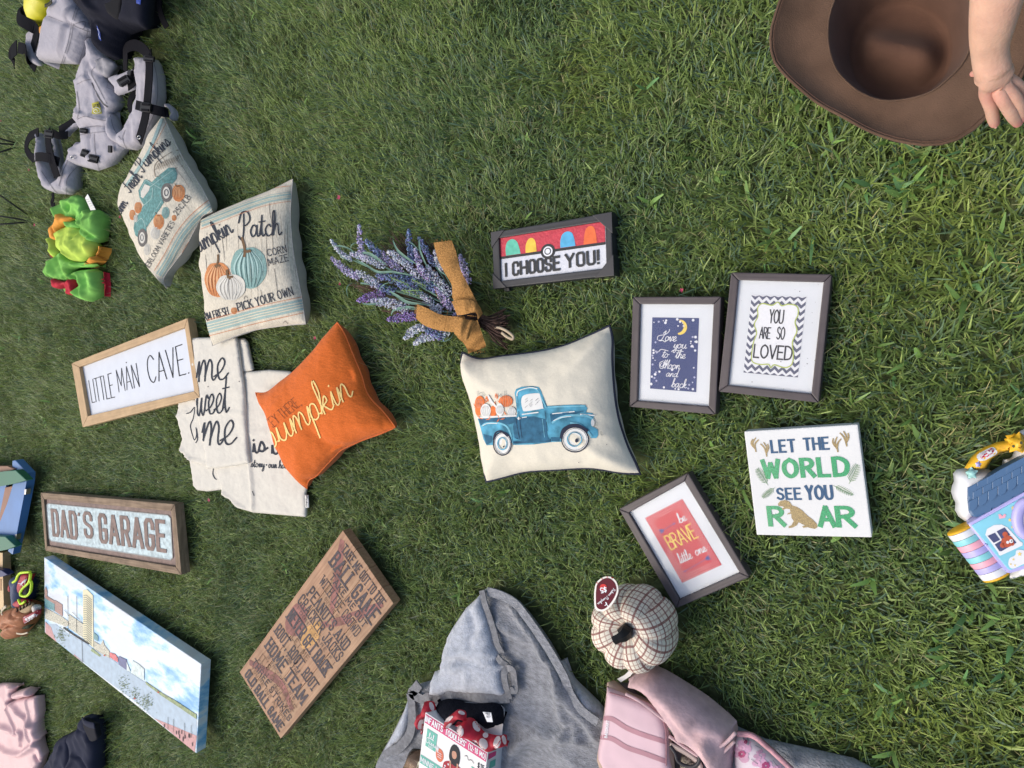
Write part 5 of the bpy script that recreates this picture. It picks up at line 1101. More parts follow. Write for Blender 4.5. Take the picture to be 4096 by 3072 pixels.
hood = puff('hood', Z((975, 225), (985, 320), (1010, 400), (1060, 560), (1090, 680), (1120, 730), (1100, 790), (1160, 830), (1135, 880), (1150, 960), (1175, 1060), (1130, 1075), (1000, 1070), (850, 1060), (720, 1045), (660, 1075), (530, 1080), (545, 960), (570, 890), (620, 870), (625, 800), (645, 720), (680, 600), (740, 500), (830, 370), (920, 290)), .062, .030, m_bll, root, r=.035, nz=.008, ns=12, seed=4, skirt=.05, smooth_out=False,
    folds=[(Z((640, 800), (760, 770), (900, 790), (1080, 850)), -.016, .010), (Z((760, 830), (900, 800), (1060, 830)), .014, .012), (Z((880, 400), (910, 540), (890, 640)), -.010, .014), (Z((660, 730), (850, 720), (1050, 700)), .010, .014), (Z((870, 900), (840, 1020)), .008, .012), (Z((980, 560), (930, 620)), .008, .01)])
for nm, pl in (('hem_band', ((495, 1110), (540, 1085), (600, 1090), (680, 1095), (715, 1062), (800, 1070), (950, 1090), (1060, 1098), (1185, 1090))), ('hem_band', ((965, 225), (985, 320), (1020, 420), (1065, 560), (1090, 660), (1128, 730))), ('hem_band', ((1090, 760), (1120, 800), (1170, 835), (1145, 900), (1155, 980), (1190, 1100))), ('hem_band', ((1170, 850), (1215, 870), (1225, 950), (1235, 1025), (1195, 1030)))):
    V, Fc = strap([WZ(q, .078 + .006 * math.sin(i * 2.2)) for i, q in enumerate(Z(*pl))], .020 if pl[0][0] > 900 else .028, .004); mk(nm, V, Fc, m_blt, root, smooth=False)
for pl in (((460, 980), (420, 1030), (400, 1060), (500, 1110)), ((385, 1060), (400, 1160), (400, 1300), (375, 1400), (300, 1490), (180, 1560))):
    V, Fc = strap([WZ(q, .07) for q in Z(*pl)], .030, .004); mk('hem_band', V, Fc, m_blt, root, smooth=False)
puff('side_fold', Z((375, 1090), (385, 1200), (360, 1330), (310, 1440), (200, 1530), (150, 1560), (240, 1390), (320, 1230)), .05, .014, m_bll, root, r=.02, nz=.008, ns=14, seed=9, skirt=.03)

# ================================================================== costume box
Z = z2(4.424, 1600, 2700)
TL, TR = Z((450, 660), (1555, 1375)); BL = (TL[0] - 40, TL[1] + 320); BR = (TR[0] - 40, TR[1] + 320)
root = thing('costume_box', "open white and pink infants' costume box with a red polka-dot outfit spilling out", 'box', center([TL, TR, BR, BL]))
m_box = mat('box_card', (.62, .63, .65), rough=.35, spec=.4, var=.03); zB = .145
V, Fc = prism([W(*q, zB)[:2] for q in (TL, TR, BR, BL)], .045, zB, .0015); fr = mk('carton', V, Fc, m_box, root, smooth=False); T = bvh(fr)
V, Fc = prism([W(*q, .075)[:2] for q in Z((1010, 480), (1690, 480), (1790, 540), (1850, 610), (1840, 700), (1780, 1250), (1560, 1380))], .072, .075, .0008); mk('back_panel', V, Fc, mat('kraft_white', (.55, .53, .54), rough=.5), root, smooth=False)
H = sheet([TL, TR, BR, BL], 26, 24)
d = Decal(); d.poly([(.3, .3), (25.7, .3), (25.7, 2.9), (.3, 2.9)], H); d.put('pink_print', T, INK('magenta_print', (.52, .045, .17), rough=.35, var=.03), root, .0006)
d = Decal(); d.poly([(1.6, 4.0), (5.8, 4.0), (5.8, 9.2), (1.6, 9.2)], H); d.poly([(.3, 12.4), (25.7, 12.4), (25.7, 14.9), (.3, 14.9)], H); d.poly([(20.3, 6.6), (25.6, 6.6), (25, 8.6), (25.6, 12), (20.8, 12), (21.8, 9.4)], H); d.put('teal_print', T, INK('teal_box_print', (.10, .40, .33), rough=.35, var=.04), root, .0009)
d = Decal(); d.disc(7.6, 9.3, 1.6, H, n=20, ry=1.9); d.put('orange_print', T, INK('box_orange', (.60, .17, .10)), root, .0009)
d = Decal(); d.fit("INFANTS'", .5, 8.0, .7, 2.3, H, wt=.2, gap=.3); d.fit("TODDLERS'", 8.8, 17.2, .7, 2.3, H, wt=.2, gap=.3); d.fit('(12-18 MO)', 18.4, 25.4, .7, 2.2, H, wt=.17, gap=.3)
d.fit('MINNIE MOUSE', .6, 12.5, 13.0, 14.4, H, wt=.16, gap=.28); d.text('lil', 2.6, 6.4, 1.7, H, LOW, wt=.12); d.text('Disney', 2.0, 8.0, 1.5, H, LOW, wt=.11, sx=.9); d.text('BABY', 2.9, 8.9, .6, H, wt=.14); d.text('My', 22.2, 10.9, 2.0, H, LOW, wt=.14)
for k in range(3): d.ribbon([(6.8, 8.7 + k * .6), (8.3, 8.7 + k * .6)], .16, H)
d.put('lettering', T, m_white, root, .0014)
d = Decal(); d.fit('$15', 22.7, 25.3, 4.3, 5.9, H, wt=.13, gap=.25); d.ribbon(crom([(17.3, 5.0), (18.2, 4.6), (19, 5.4), (20, 4.9), (21.2, 5.4)], 4), .16, H); d.put('black_lettering', T, m_black, root, .0012)
# printed photo of a small seated child in a red spotted skirt
d = Decal(); d.poly(crom([(9.3, 12.3), (9.6, 10.4), (11.5, 9.2), (13, 9.6), (15.4, 9.0), (18, 10.2), (19, 12.3)], 4), H); d.put('skirt_print', T, INK('skirt_red', (.33, .03, .045)), root, .0010)
d = Decal(); d.poly(crom([(11.4, 5.6), (12.3, 3.9), (13.9, 3.7), (15.2, 4.8), (15.6, 7.0), (15.2, 8.9), (14, 9.6), (12.4, 9.2), (11.3, 8)], 4, True), H); d.put('hair_print', T, m_black, root, .0014)
d = Decal(); d.poly(crom([(12.4, 5.8), (13.6, 5.4), (14.3, 6.3), (14.0, 7.3), (13.1, 7.7), (12.4, 7)], 4, True), H); d.ribbon([(12, 9), (12.4, 10.8), (13.2, 11.6)], .55, H); d.ribbon([(15, 8.6), (15, 10.2), (14, 11.6)], .55, H); d.put('skin_print', T, INK('skin_print', (.50, .27, .19)), root, .0018)
d = Decal()
for x, y in ((10.2, 11.2), (11.4, 10.2), (11.3, 11.8), (13.4, 10.8), (15.6, 10.3), (16.6, 11.3), (17.6, 11.0), (15, 11.8), (18.2, 12.0), (10, 12)): d.disc(x, y, .3, H, n=8)
d.put('skirt_dot_print', T, m_white, root, .0016)
d = Decal(); d.poly(Z((1566, 1395), (1700, 1340), (1690, 1420), (1556, 1500)), res=8); d.put('pink_side_print', T, INK('magenta_print', (.52, .045, .17)), root, .001)
d = Decal(); d.poly(Z((1590, 1530), (1690, 1480), (1680, 1600), (1575, 1660)), res=8); d.put('teal_side_print', T, INK('teal_box_print', (.10, .40, .33)), root, .001)
sq = [TR, Z((1760, 1310))[0], (Z((1760, 1310))[0][0] - 18, Z((1760, 1310))[0][1] + 260), BR]
root2 = root
# what spills out of the box: black plush and red spotted voile, one outfit
root = thing('toddler_outfit', 'black plush and sheer red polka-dot toddler outfit spilling from the box', 'outfit', center(Z((1200, 800))))
m_pl = mat('black_plush', (.010, .011, .017), rough=.95, spec=.08, var=.3, vs=120, bump=.004, bs=220); m_voile = mat('red_voile', (.46, .022, .045), rough=.55, spec=.3, var=.25, vs=30, trans=.2); m_dot = mat('white_dot', (.62, .53, .53), rough=.6, var=.1, vs=60)
puff('plush_body', Z((600, 500), (720, 460), (860, 420), (1040, 450), (1200, 490), (1400, 500), (1680, 490), (1790, 560), (1840, 700), (1830, 850), (1770, 900), (1680, 890), (1640, 940), (1500, 980), (1430, 920), (1300, 850), (1150, 900), (950, 960), (760, 850), (640, 700)), .085, .055, m_pl, root, r=.05, nz=.012, ns=26, seed=3, skirt=.05, folds=[(Z((1040, 480), (1060, 600)), -.012, .006), (Z((1640, 700), (1680, 900)), -.02, .006), (Z((1200, 650), (1330, 560)), -.012, .01)])
def voile(out, z_, T_, dots, folds=(), seed=0, r=.02):
    o = puff('voile_ruffle', Z(*out), z_, T_, m_voile, root, r=r, nz=.006, ns=40, seed=seed, skirt=.012, folds=[(Z(*q), a, w_) for q, a, w_ in folds]); T_ = bvh(o)
    d = Decal()
    for x, y, rx, ry, a in dots:
        ca, sa = math.cos(a), math.sin(a); pts = [(x + rx * math.cos(t) * ca - ry * math.sin(t) * sa, y + rx * math.cos(t) * sa + ry * math.sin(t) * ca) for t in np.linspace(0, 6.0, 14)]; d.poly(Z(*pts), res=6)
    if dots: d.put('dot_print', T_, m_dot, o, .0012)
voile([(430, 480), (560, 460), (620, 560), (660, 680), (740, 760), (700, 850), (560, 790), (440, 740), (400, 880), (390, 1040), (330, 1070), (290, 980), (240, 930), (260, 840), (280, 740), (360, 680), (400, 560)], .115, .025, [(560, 560, 40, 80, -.3), (560, 720, 25, 60, -1.1), (370, 900, 60, 120, .1)], seed=2, folds=[([(480, 640), (600, 660), (700, 760)], .012, .006)])
voile([(760, 870), (840, 760), (980, 640), (1060, 605), (1150, 660), (1175, 780), (1120, 830), (1010, 800), (960, 840), (870, 920), (800, 980), (750, 950)], .165, .02, [(870, 780, 90, 30, -.6), (1090, 670, 60, 32, .3), (860, 890, 70, 24, -.7)], seed=4)
voile([(930, 930), (1050, 880), (1150, 780), (1240, 750), (1310, 800), (1400, 920), (1470, 1000), (1600, 1040), (1760, 1070), (1850, 1050), (1890, 1100), (1895, 1260), (1840, 1290), (1740, 1270), (1680, 1340), (1560, 1360), (1420, 1270), (1270, 1180), (1150, 1110), (1000, 1010)], .15, .035, [(1060, 990, 65, 100, -.15), (1350, 910, 60, 100, -.5), (1475, 1220, 75, 100, -.4), (1515, 1070, 50, 50, 0), (1720, 1190, 60, 110, .3), (1840, 1150, 35, 80, -.2), (1330, 1190, 60, 32, .6)], seed=6, folds=[([(1150, 1080), (1180, 900), (1240, 780)], .012, .008), ([(1300, 1000), (1380, 1160), (1400, 1250)], -.012, .008), ([(1560, 1060), (1600, 1200), (1640, 1330)], -.012, .008)])
tq = Z((1465, 655), (1610, 670), (1640, 835), (1540, 830)); V, Fc = prism([W(*q, .15)[:2] for q in tq], .1485, .15, 0); tg = mk('hang_tag', V, Fc, m_white, root, smooth=False); d = Decal(); tline(d, '2 PIECE', (1500, 690), (1590, 705), 28, None, Z, wt=.16); tline(d, 'SET', (1530, 745), (1600, 755), 30, None, Z, wt=.16)
for k in range(4): d.ribbon(Z((1500 + k * 8, 770 + k * 14), (1615 + k * 4, 775 + k * 14)), 1.2)
d.put('lettering', bvh(tg), m_black, tg, .0008)
# clear bag in front of the box
root = thing('clear_bag', 'clear plastic bag holding a brown item with a cream oval tag', 'bag', center(Z((300, 1500))))
puff('brown_item', Z((180, 1400), (260, 1370), (330, 1420), (420, 1520), (440, 1750), (140, 1750), (150, 1560)), .07, .03, mat('brown_card', (.30, .17, .11), rough=.6, var=.1), root, r=.03, seed=3)
V, Fc = prism([W(*q, .125)[:2] for q in Z((320, 1540), (370, 1495), (430, 1510), (500, 1570), (545, 1650), (540, 1760), (270, 1760), (290, 1640))], .1235, .125, .0005); tg = mk('oval_tag', V, Fc, mat('cream_tag', (.60, .56, .44), rough=.5), root, smooth=False)
d = Decal(); tline(d, 'The', (375, 1585), (450, 1600), 50, LOW, Z, wt=.1); tline(d, 'BOO', (305, 1640), (470, 1680), 36, None, Z, wt=.2); d.put('lettering', bvh(tg), INK('sepia_ink', (.16, .11, .07)), tg, .0008)
puff('film', Z((190, 1330), (280, 1300), (400, 1330), (520, 1420), (600, 1560), (640, 1800), (40, 1800), (90, 1500)), .11, .028, glass_mat('clear_film', (.93, .97, .95), rough=.12), root, r=.04, nz=.012, ns=30, seed=5, skirt=.04)

# ================================================================== pink toiletry bag, floral pouch
Z = z2(2.018, 2250, 2250)
root = thing('floral_pouch', 'pink floral print pouch poking out behind the pink bag', 'pouch', center(Z((1550, 1550))))
m_fl = mat('floral_base', (.68, .60, .66), rough=.6, var=.1, vs=14)
o = puff('cover', Z((1380, 1400), (1430, 1375), (1530, 1392), (1650, 1480), (1760, 1580), (1850, 1660), (1960, 1800), (1380, 1800)), .06, .03, m_fl, root, r=.04, nz=.004, skirt=.04, smooth_out=False); T = bvh(o)
d = Decal(); random.seed(4)
for cx_, cy_, R_ in ((1450, 1545, 85), (1480, 1450, 50), (1640, 1640, 90), (1590, 1560, 45), (1760, 1700, 70)):
    for k in range(11): a = k * 1.05 + random.random(); g_ = random.uniform(.3, .95); q = Z((cx_ + R_ * g_ * math.cos(a), cy_ + R_ * g_ * math.sin(a)))[0]; d.disc(q[0], q[1], R_ * random.uniform(.1, .22), ry=R_ * random.uniform(.08, .2), n=9, dz=k * 2e-5)
d.put('petal_print', T, mat('petal_print', (.62, .36, .50), rough=.6, var=.35, vs=30), root, .001)
d = Decal()
for cx_, cy_, R_ in ((1450, 1545, 30), (1640, 1640, 34), (1480, 1450, 16)):
    for k in range(7): a = k * .9; q = Z((cx_ + R_ * .6 * math.cos(a), cy_ + R_ * .6 * math.sin(a)))[0]; d.disc(q[0], q[1], R_ * .2, n=8)
d.put('centre_print', T, mat('rose_centre', (.36, .06, .16), rough=.6, var=.3, vs=60), root, .002)
d = Decal()
for q in (((1460, 1420), (1500, 1470), (1490, 1400)), ((1530, 1590), (1570, 1620)), ((1560, 1480), (1600, 1500)), ((1700, 1600), (1730, 1640))): d.ribbon(crom(Z(*q), 4), 10, taper=.8)
d.put('leaf_print', T, mat('grey_leaf', (.26, .27, .32), rough=.6), root, .0014)
V, Fc = strap([WZ(q, .088) for q in Z((1410, 1385), (1530, 1395), (1650, 1485), (1760, 1585), (1860, 1680))], .010, .008); mk('piping', V, Fc, mat('rose_piping', (.50, .26, .30), rough=.6, var=.3, vs=60), root)
root = thing('toiletry_bag', 'dusty pink hanging toiletry bag with open striped flap lying on the blanket', 'bag', center(Z((800, 1300))))
m_pb = mat('dusty_pink', (.52, .37, .39), rough=.85, spec=.1, var=.16, vs=34, bump=.0016, bs=90); m_pbl = mat('flap_pink', (.60, .43, .48), rough=.55, spec=.25, var=.05, vs=18); m_ps = mat('rose_stripe', (.38, .20, .24), rough=.6); m_bg = mat('beige_trim', (.42, .31, .25), rough=.8)
puff('dark_lining', Z((370, 975), (520, 970), (560, 1000), (900, 1350), (1130, 1600), (1130, 1800), (840, 1800), (400, 1100)), .05, .012, mat('lining', (.085, .07, .07), rough=.7), root, r=.02, skirt=.02)
puff('body', Z((515, 1060), (505, 1000), (530, 945), (590, 890), (660, 850), (740, 836), (830, 862), (980, 950), (1180, 1080), (1380, 1250), (1410, 1300), (1418, 1370), (1400, 1480), (1382, 1620), (1390, 1800), (1130, 1800), (1130, 1640), (1000, 1540), (870, 1470), (850, 1380), (640, 1130)), .06, .105, m_pb, root, r=.075, nz=.005, ns=10, seed=2, skirt=.05,
     folds=[(Z((540, 1010), (700, 1060), (850, 1180), (950, 1300), (1060, 1420), (1120, 1470)), -.022, .014), (Z((1100, 1350), (1180, 1370), (1260, 1420)), -.022, .014), (Z((620, 1090), (800, 1180), (960, 1340), (1100, 1480)), .012, .01), (Z((1180, 1390), (1200, 1480)), .010, .010), (Z((1300, 1260), (1395, 1300)), .014, .02)])
for pl, zz in ((((510, 1060), (640, 1130), (820, 1270), (960, 1380), (1080, 1470), (1180, 1505), (1300, 1470), (1400, 1370)), .128), (((860, 1400), (1000, 1500), (1140, 1580), (1260, 1560), (1390, 1440)), .118)):
    V, Fc = tube([WZ(q, zz) for q in Z(*crom(pl, 5))], .0042, 6); mk('piping', V, Fc, m_pb, root)
V, Fc = strap([WZ(q, .128) for q in Z((860, 1330), (930, 1410), (1040, 1490), (1140, 1535))], .008, .003); mk('zipper', V, Fc, mat('zip_grey', (.10, .10, .10), rough=.4, metal=.5), root)
V, Fc = strap([WZ(q, .118) for q in Z((868, 1470), (960, 1515), (1060, 1580), (1110, 1640), (1120, 1750))], .012, .003); mk('zipper', V, Fc, mat('zip_tan', (.35, .28, .26), rough=.5, metal=.2), root)
puff('mesh_pocket', Z((960, 1560), (1050, 1580), (1110, 1640), (1120, 1800), (940, 1800)), .07, .02, mat('mesh_beige', (.28, .25, .20), rough=.8, var=.7, vs=240, vdet=0), root, r=.02)
V, Fc = tube([Vector(WZ(q, .12)) for q in Z(*crom([(870, 1480), (910, 1540), (930, 1600), (990, 1640), (1060, 1645), (1100, 1610), (1105, 1560)], 5))], .0045, 6); mk('hook_cable', V, Fc, mat('dark_cable', (.03, .03, .035), rough=.5), root)
fl = Z((355, 1035), (365, 1010), (480, 1050), (600, 1095), (720, 1150), (800, 1215), (845, 1300), (862, 1400), (862, 1560), (865, 1800), (420, 1800), (300, 1640), (280, 1560), (300, 1420), (330, 1250))
puff('flap_edge', Z((352, 1045), (362, 968), (420, 985), (520, 1060), (640, 1110), (760, 1165), (820, 1225), (862, 1310), (872, 1420), (872, 1800), (400, 1800), (285, 1640), (275, 1570), (310, 1370)), .085, .012, m_bg, root, r=.012, nz=.002, skirt=.03)
flp = puff('flap', fl, .098, .014, m_pbl, root, r=.02, nz=.004, ns=8, seed=5, skirt=.008, folds=[(Z((330, 1200), (500, 1260), (850, 1420)), .006, .03)]); T = bvh(flp)
d = Decal(); d.ribbon(crom(Z((322, 1258), (400, 1262), (520, 1335), (660, 1392), (838, 1448)), 5), 19, caps=False, cols=3); d.ribbon(crom(Z((300, 1408), (400, 1422), (520, 1492), (660, 1540), (838, 1605)), 5), 19, caps=False, cols=3); d.put('stripe_print', T, m_ps, root, .001)
d = Decal(); tline(d, 'BAGSMART', (362, 1412), (380, 1272), 20, None, Z, wt=.2, gap=.3); d.put('lettering', T, m_white, root, .0022)
V, Fc = tube([Vector(WZ(q, .11)) for q in Z(*crom([(380, 1050), (500, 1085), (620, 1125), (720, 1175), (790, 1240), (828, 1330), (838, 1450), (838, 1640)], 5))], .0016, 5); mk('stitching', V, Fc, mat('rose_thread', (.33, .17, .20), rough=.8), root)

# ================================================================== toy house book
Z = z2(2.2114, 3500, 1650)
root = thing('toy_house_book', 'plastic toddler toy house book with yellow moon handle and blue scalloped roof', 'toy', center(Z((1200, 900))))
pl_ = dict(rough=.35, spec=.45, var=.03, vs=20)
m_tw = mat('toy_white', (.66, .68, .72), **pl_); m_ty = mat('toy_yellow', (.80, .45, .03), **pl_); m_tbl = mat('toy_blue', (.055, .125, .25), **pl_); m_tpu = mat('toy_lilac', (.40, .38, .70), **pl_); m_tcy = mat('toy_aqua', (.22, .55, .60), **pl_); m_tpk = mat('toy_pink', (.75, .36, .45), **pl_); m_tcl = mat('page_aqua', (.20, .52, .66), rough=.4, var=.08, vs=30)
def slabw(name, P, z0, z1, m, bev=.004, rt=None, cr=0):
    q = crom(P, cr, True) if cr else P; V, Fc = prism([W(*p, z1)[:2] for p in q], z0, z1, bev); return mk(name, V, Fc, m, rt or root, smooth=False)
puff('cloud_base', Z((690, 540), (720, 505), (780, 492), (840, 500), (900, 492), (960, 492), (1010, 505), (1050, 540), (1250, 500), (1700, 300), (1700, 900), (900, 930), (850, 985), (800, 975), (740, 930), (708, 870), (712, 800), (690, 760), (672, 700), (680, 650), (698, 610)), .04, .028, m_tw, root, r=.022, skirt=.035, smooth_out=False)
puff('cloud_base', Z((1140, 470), (1150, 420), (1200, 400), (1225, 360), (1260, 200), (1310, 150), (1450, 110), (1600, 200), (1600, 500), (1150, 520)), .035, .024, m_tw, root, r=.02, skirt=.03)
puff('cloud_base', Z((1195, 1440), (1230, 1485), (1320, 1470), (1450, 1500), (1650, 1380), (1700, 1200), (1300, 1200)), .035, .024, m_tw, root, r=.02, skirt=.03)
V, Fc = puff_data(Z((792, 498), (850, 400), (905, 345), (965, 308), (1080, 262), (1205, 243), (1330, 262), (1450, 330), (1420, 400), (1320, 360), (1220, 340), (1120, 368), (1040, 425), (990, 500), (890, 520)), .058, .022, r=.016, skirt=.02, smooth_out=False); arch = mk('moon_handle', V, Fc, m_ty, root); T = bvh(arch)
bq = Z((905, 395), (925, 365), (1030, 312), (1065, 318), (1078, 345), (1055, 375), (960, 425), (920, 425)); d = Decal(); d.poly(crom(bq, 4, True), res=14); d.put('badge', T, m_tw, root, .0012)
d = Decal(); d.poly(Z((932, 385), (1030, 322), (1052, 345), (1040, 362), (1015, 368), (990, 388), (960, 398), (945, 412)), res=14); d.put('red_badge', T, INK('toy_red', (.60, .03, .10)), root, .0022)
d = Decal(); tline(d, 'fisher-price', (943, 395), (1043, 345), 26, LOW, Z, wt=.13, gap=.06); d.put('lettering', T, m_tw, root, .0034)
def star(x, y, R_, r_=.5, rot=0, n=5): return [(x + (R_ if k % 2 == 0 else R_ * r_) * math.sin(rot + k * math.pi / n), y - (R_ if k % 2 == 0 else R_ * r_) * math.cos(rot + k * math.pi / n)) for k in range(2 * n)]
def rstar(x, y, R_, rot=0):
    P = star(x, y, R_, .62, rot); out = []
    for k, p in enumerate(P):
        if k % 2 == 0:
            a, c = P[k - 1], P[(k + 1) % 10]
            out += [(p[0] * .72 + a[0] * .28, p[1] * .72 + a[1] * .28), (p[0] * .93 + (a[0] + c[0]) * .035, p[1] * .93 + (a[1] + c[1]) * .035), (p[0] * .72 + c[0] * .28, p[1] * .72 + c[1] * .28)]
        else: out.append(p)
    return out
st = puff('star', Z(*rstar(1265, 278, 112, .1)), .085, .03, m_ty, root, r=.035, step=.006, skirt=.03, smooth_out=False); T = bvh(st)
d = Decal()
for x, y in ((1228, 298), (1292, 268)): q = Z((x, y))[0]; d.disc(q[0], q[1], 5.2, ry=6)
d.put('eye_print', T, INK('eye_grey', (.10, .10, .06)), st, .001); d = Decal(); d.ribbon(crom(Z((1268, 305), (1282, 313), (1292, 300)), 5), 2.4)
for x, y in ((1210, 272), (1270, 240)): d.ribbon(Z((x, y), (x + 8, y - 3)), 2)
d.put('smile_print', T, INK('smile_brown', (.30, .12, .02)), st, .001)
puff('teal_star', Z(*rstar(857, 540, 62, -.1)), .078, .008, mat('toy_mint', (.32, .60, .58), **pl_), root, r=.01, step=.005, skirt=.02, smooth_out=False); puff('lilac_star', Z(*rstar(913, 460, 32, .1)), .080, .004, m_tpu, root, r=.006, step=.004, skirt=.01, smooth_out=False)
roof = [(820, 720), (845, 672), (960, 596), (1100, 512), (1320, 395), (1700, 210), (1700, 500), (1320, 690), (1262, 722), (1240, 760), (1172, 770), (1140, 815), (1082, 822), (1050, 858), (1002, 862), (975, 905), (912, 930), (862, 928), (830, 890), (820, 800)]
slabw('roof', Z(*roof), .05, .082, m_tbl, .005)
for r in range(5):                                  # scalloped tiles, each standing a little above the next
    for c in range(8):
        x = 862 + c * 86 + r * 4 + (43 if r % 2 else 0); y = 690 + r * 62 - (x - 862) * .53
        if x < 838 or x > 1400: continue
        pts = [(x - 43 + 86 * t, y + 30 - 86 * .53 * (t - .5) + 36 * math.sin(math.pi * t) * .9) for t in np.linspace(0, 1, 9)] + [(x + 43, y - 62), (x - 43, y - 18)]
        q = [p for p in pts]
        if any(p[0] < 822 for p in q) and r > 2: q = [(max(p[0], 826), p[1]) for p in q]
        lim = lambda p: p[1] < 915 - (p[0] - 862) * .5
        if not all(lim(p) for p in q): continue
        V, Fc = prism([W(*p, .088)[:2] for p in Z(*q)], .078, .0885 - .0016 * (4 - r) - .0004 * (c % 2), .0012); mk('roof_tile', V, Fc, m_tbl, root, smooth=False)
slabw('eave', Z((860, 935), (1320, 690), (1700, 480), (1700, 560), (900, 1000)), .045, .06, mat('toy_slate', (.20, .22, .32), **pl_))
slabw('page_frame', Z((818, 990), (835, 975), (1320, 705), (1700, 500), (1700, 1250), (1320, 1385), (1200, 1428), (1170, 1425), (1140, 1390)), .04, .085, m_tpu, .005)
pg = slabw('page', Z((852, 1003), (1320, 742), (1700, 540), (1700, 1210), (1320, 1350), (1198, 1397), (1175, 1385)), .08, .0875, m_tcl, .0015); T = bvh(pg)
d = Decal(); ww_ = Z((975, 1080), (990, 1030), (1050, 995), (1120, 990), (1170, 1015), (1285, 1140), (1305, 1150), (1305, 1175), (1110, 1265), (1095, 1260), (1090, 1240)); d.poly(ww_)
d.poly(crom(Z((1180, 1350), (1190, 1290), (1240, 1260), (1250, 1220), (1300, 1215), (1360, 1240), (1400, 1300), (1300, 1345), (1220, 1380)), 4, True)); d.put('window_print', T, m_tw, root, .0008)
d = Decal(); d.poly(Z((995, 1090), (1060, 1062), (1105, 1125), (1050, 1152))); d.poly(Z((1075, 1050), (1145, 1015), (1195, 1080), (1120, 1118))); d.poly(Z((1058, 1165), (1120, 1130), (1200, 1090), (1250, 1150), (1120, 1225), (1100, 1225))); d.put('night_print', T, INK('night', (.06, .07, .16)), root, .0014)
d = Decal(); d.poly(crom(Z((1120, 1120), (1150, 1095), (1180, 1085), (1215, 1110), (1225, 1150), (1200, 1180), (1150, 1190), (1120, 1160)), 4, True))
for x, y, r in ((1150, 1075, 24), (1128, 1172, 24), (1215, 1160, 16)): q = Z((x, y))[0]; d.disc(q[0], q[1], r / 2.2)
d.put('bear_print', T, INK('bear_rust', (.42, .09, .05)), root, .002); d = Decal(); d.disc(*Z((1203, 1135))[0], 8); d.disc(*Z((1172, 1145))[0], 6); d.put('muzzle_print', T, m_tw, root, .0026)
d = Decal(); d.disc(*Z((1207, 1133))[0], 2.6); d.put('nose_print', T, m_black, root, .0032)
d = Decal(); d.poly(Z((1090, 900), (1110, 898), (1125, 915), (1145, 895), (1160, 905), (1150, 930), (1125, 935), (1100, 940))); d.put('butterfly_print', T, m_tpk, root, .0009)
d = Decal(); 
for x, y, R_ in ((1220, 843, 20), (1192, 950, 18), (1213, 1012, 14), (1278, 1250, 20), (1223, 1298, 12), (1237, 1350, 10), (1200, 1340, 10)): d.poly(Z(*star(x, y, R_)))
d.put('star_print', T, INK('star_gold', (.72, .55, .18)), root, .0016)
ring_ = [(1350 + 92 * math.cos(a), 940 + 150 * math.sin(a)) for a in np.linspace(0, 2 * math.pi, 40)]
V, Fc = tube([Vector(WZ(q, .089)) for q in Z(*ring_[:-1])], .009, 8, closed=True, flat=.6); mk('flap_ring', V, Fc, m_tpu, root)
slabw('door_disc', Z(*[(1350 + 80 * math.cos(a), 940 + 138 * math.sin(a)) for a in np.linspace(0, 6.28, 26)[:-1]]), .086, .09, mat('disc_grey', (.35, .36, .46), **pl_), .001)
a, b = Vector((*Z((750, 1010))[0], 0)), Vector((*Z((1098, 1460))[0], 0)); cols = [m_ty, m_tw, m_tcy, m_tpk, m_tpu, m_tcy, m_tpk, m_tpu, m_tw, m_ty]; edges_ = [-.0, .045, .16, .265, .38, .49, .60, .705, .81, .93, .99]
for k in range(10):
    P_ = [W(a.x + (b.x - a.x) * f, a.y + (b.y - a.y) * f, .062) for f in (edges_[k] + .003, edges_[k + 1] - .003)]
    V, Fc = tube([P_[0], P_[0].lerp(P_[1], .5), P_[1]], [.027, .0275, .027] if 0 < k < 9 else ([.021, .0265, .027] if k == 0 else [.027, .0265, .021]), 20, flat=.9, caps=k in (0, 9)); mk('spine_roller', V, Fc, cols[k], root)
slabw('hinge_pin', Z((965, 1170), (985, 1160), (1000, 1175), (980, 1190)), .07, .09, m_tpu, .002)

# ================================================================== brown felt hat, crown down
Z = z2(2.018, 3000, 0); zb = .16
root = thing('felt_hat', 'large brown felt cowboy hat lying crown down with its hollow showing', 'hat', center(Z((1200, 200))))
m_ft = mat('brown_felt', (.112, .069, .047), rough=.95, spec=.05, var=.22, vs=13, bump=.0012, bs=420, sheen=.1); m_fi = mat('felt_lining', (.112, .061, .043), rough=.9, spec=.08, var=.16, vs=14, bump=.0006, bs=500, sheen=.08)
outl = Z((265, -30), (215, 120), (180, 250), (175, 380), (205, 510), (300, 625), (420, 733), (560, 838), (760, 940), (950, 1040), (1150, 1112), (1350, 1150), (1500, 1155), (1650, 1125), (1800, 1040), (1900, 950), (2040, 820), (2180, 640), (2290, 400), (2360, 100), (2330, -250), (2130, -560), (1700, -800), (1200, -860), (700, -720), (400, -380))
inl = Z((625, 250), (640, 400), (700, 560), (800, 670), (900, 742), (1060, 800), (1250, 795), (1450, 740), (1600, 630), (1720, 500), (1790, 330), (1800, 100), (1710, -130), (1500, -300), (1200, -360), (900, -270), (720, -80), (645, 90))
def byang(P, z, c, n=120):
    Q = crom([tuple(W(*p, z)[:2]) for p in P], 10, True); A = sorted([(math.atan2(q[1] - c.y, q[0] - c.x), math.hypot(q[0] - c.x, q[1] - c.y)) for q in Q]); an = [a for a, _ in A]; ra = [r for _, r in A]
    an = [an[-1] - 2 * math.pi] + an + [an[0] + 2 * math.pi]; ra = [ra[-1]] + ra + [ra[0]]; return [float(np.interp(-math.pi + 2 * math.pi * k / n, an, ra)) for k in range(n)]
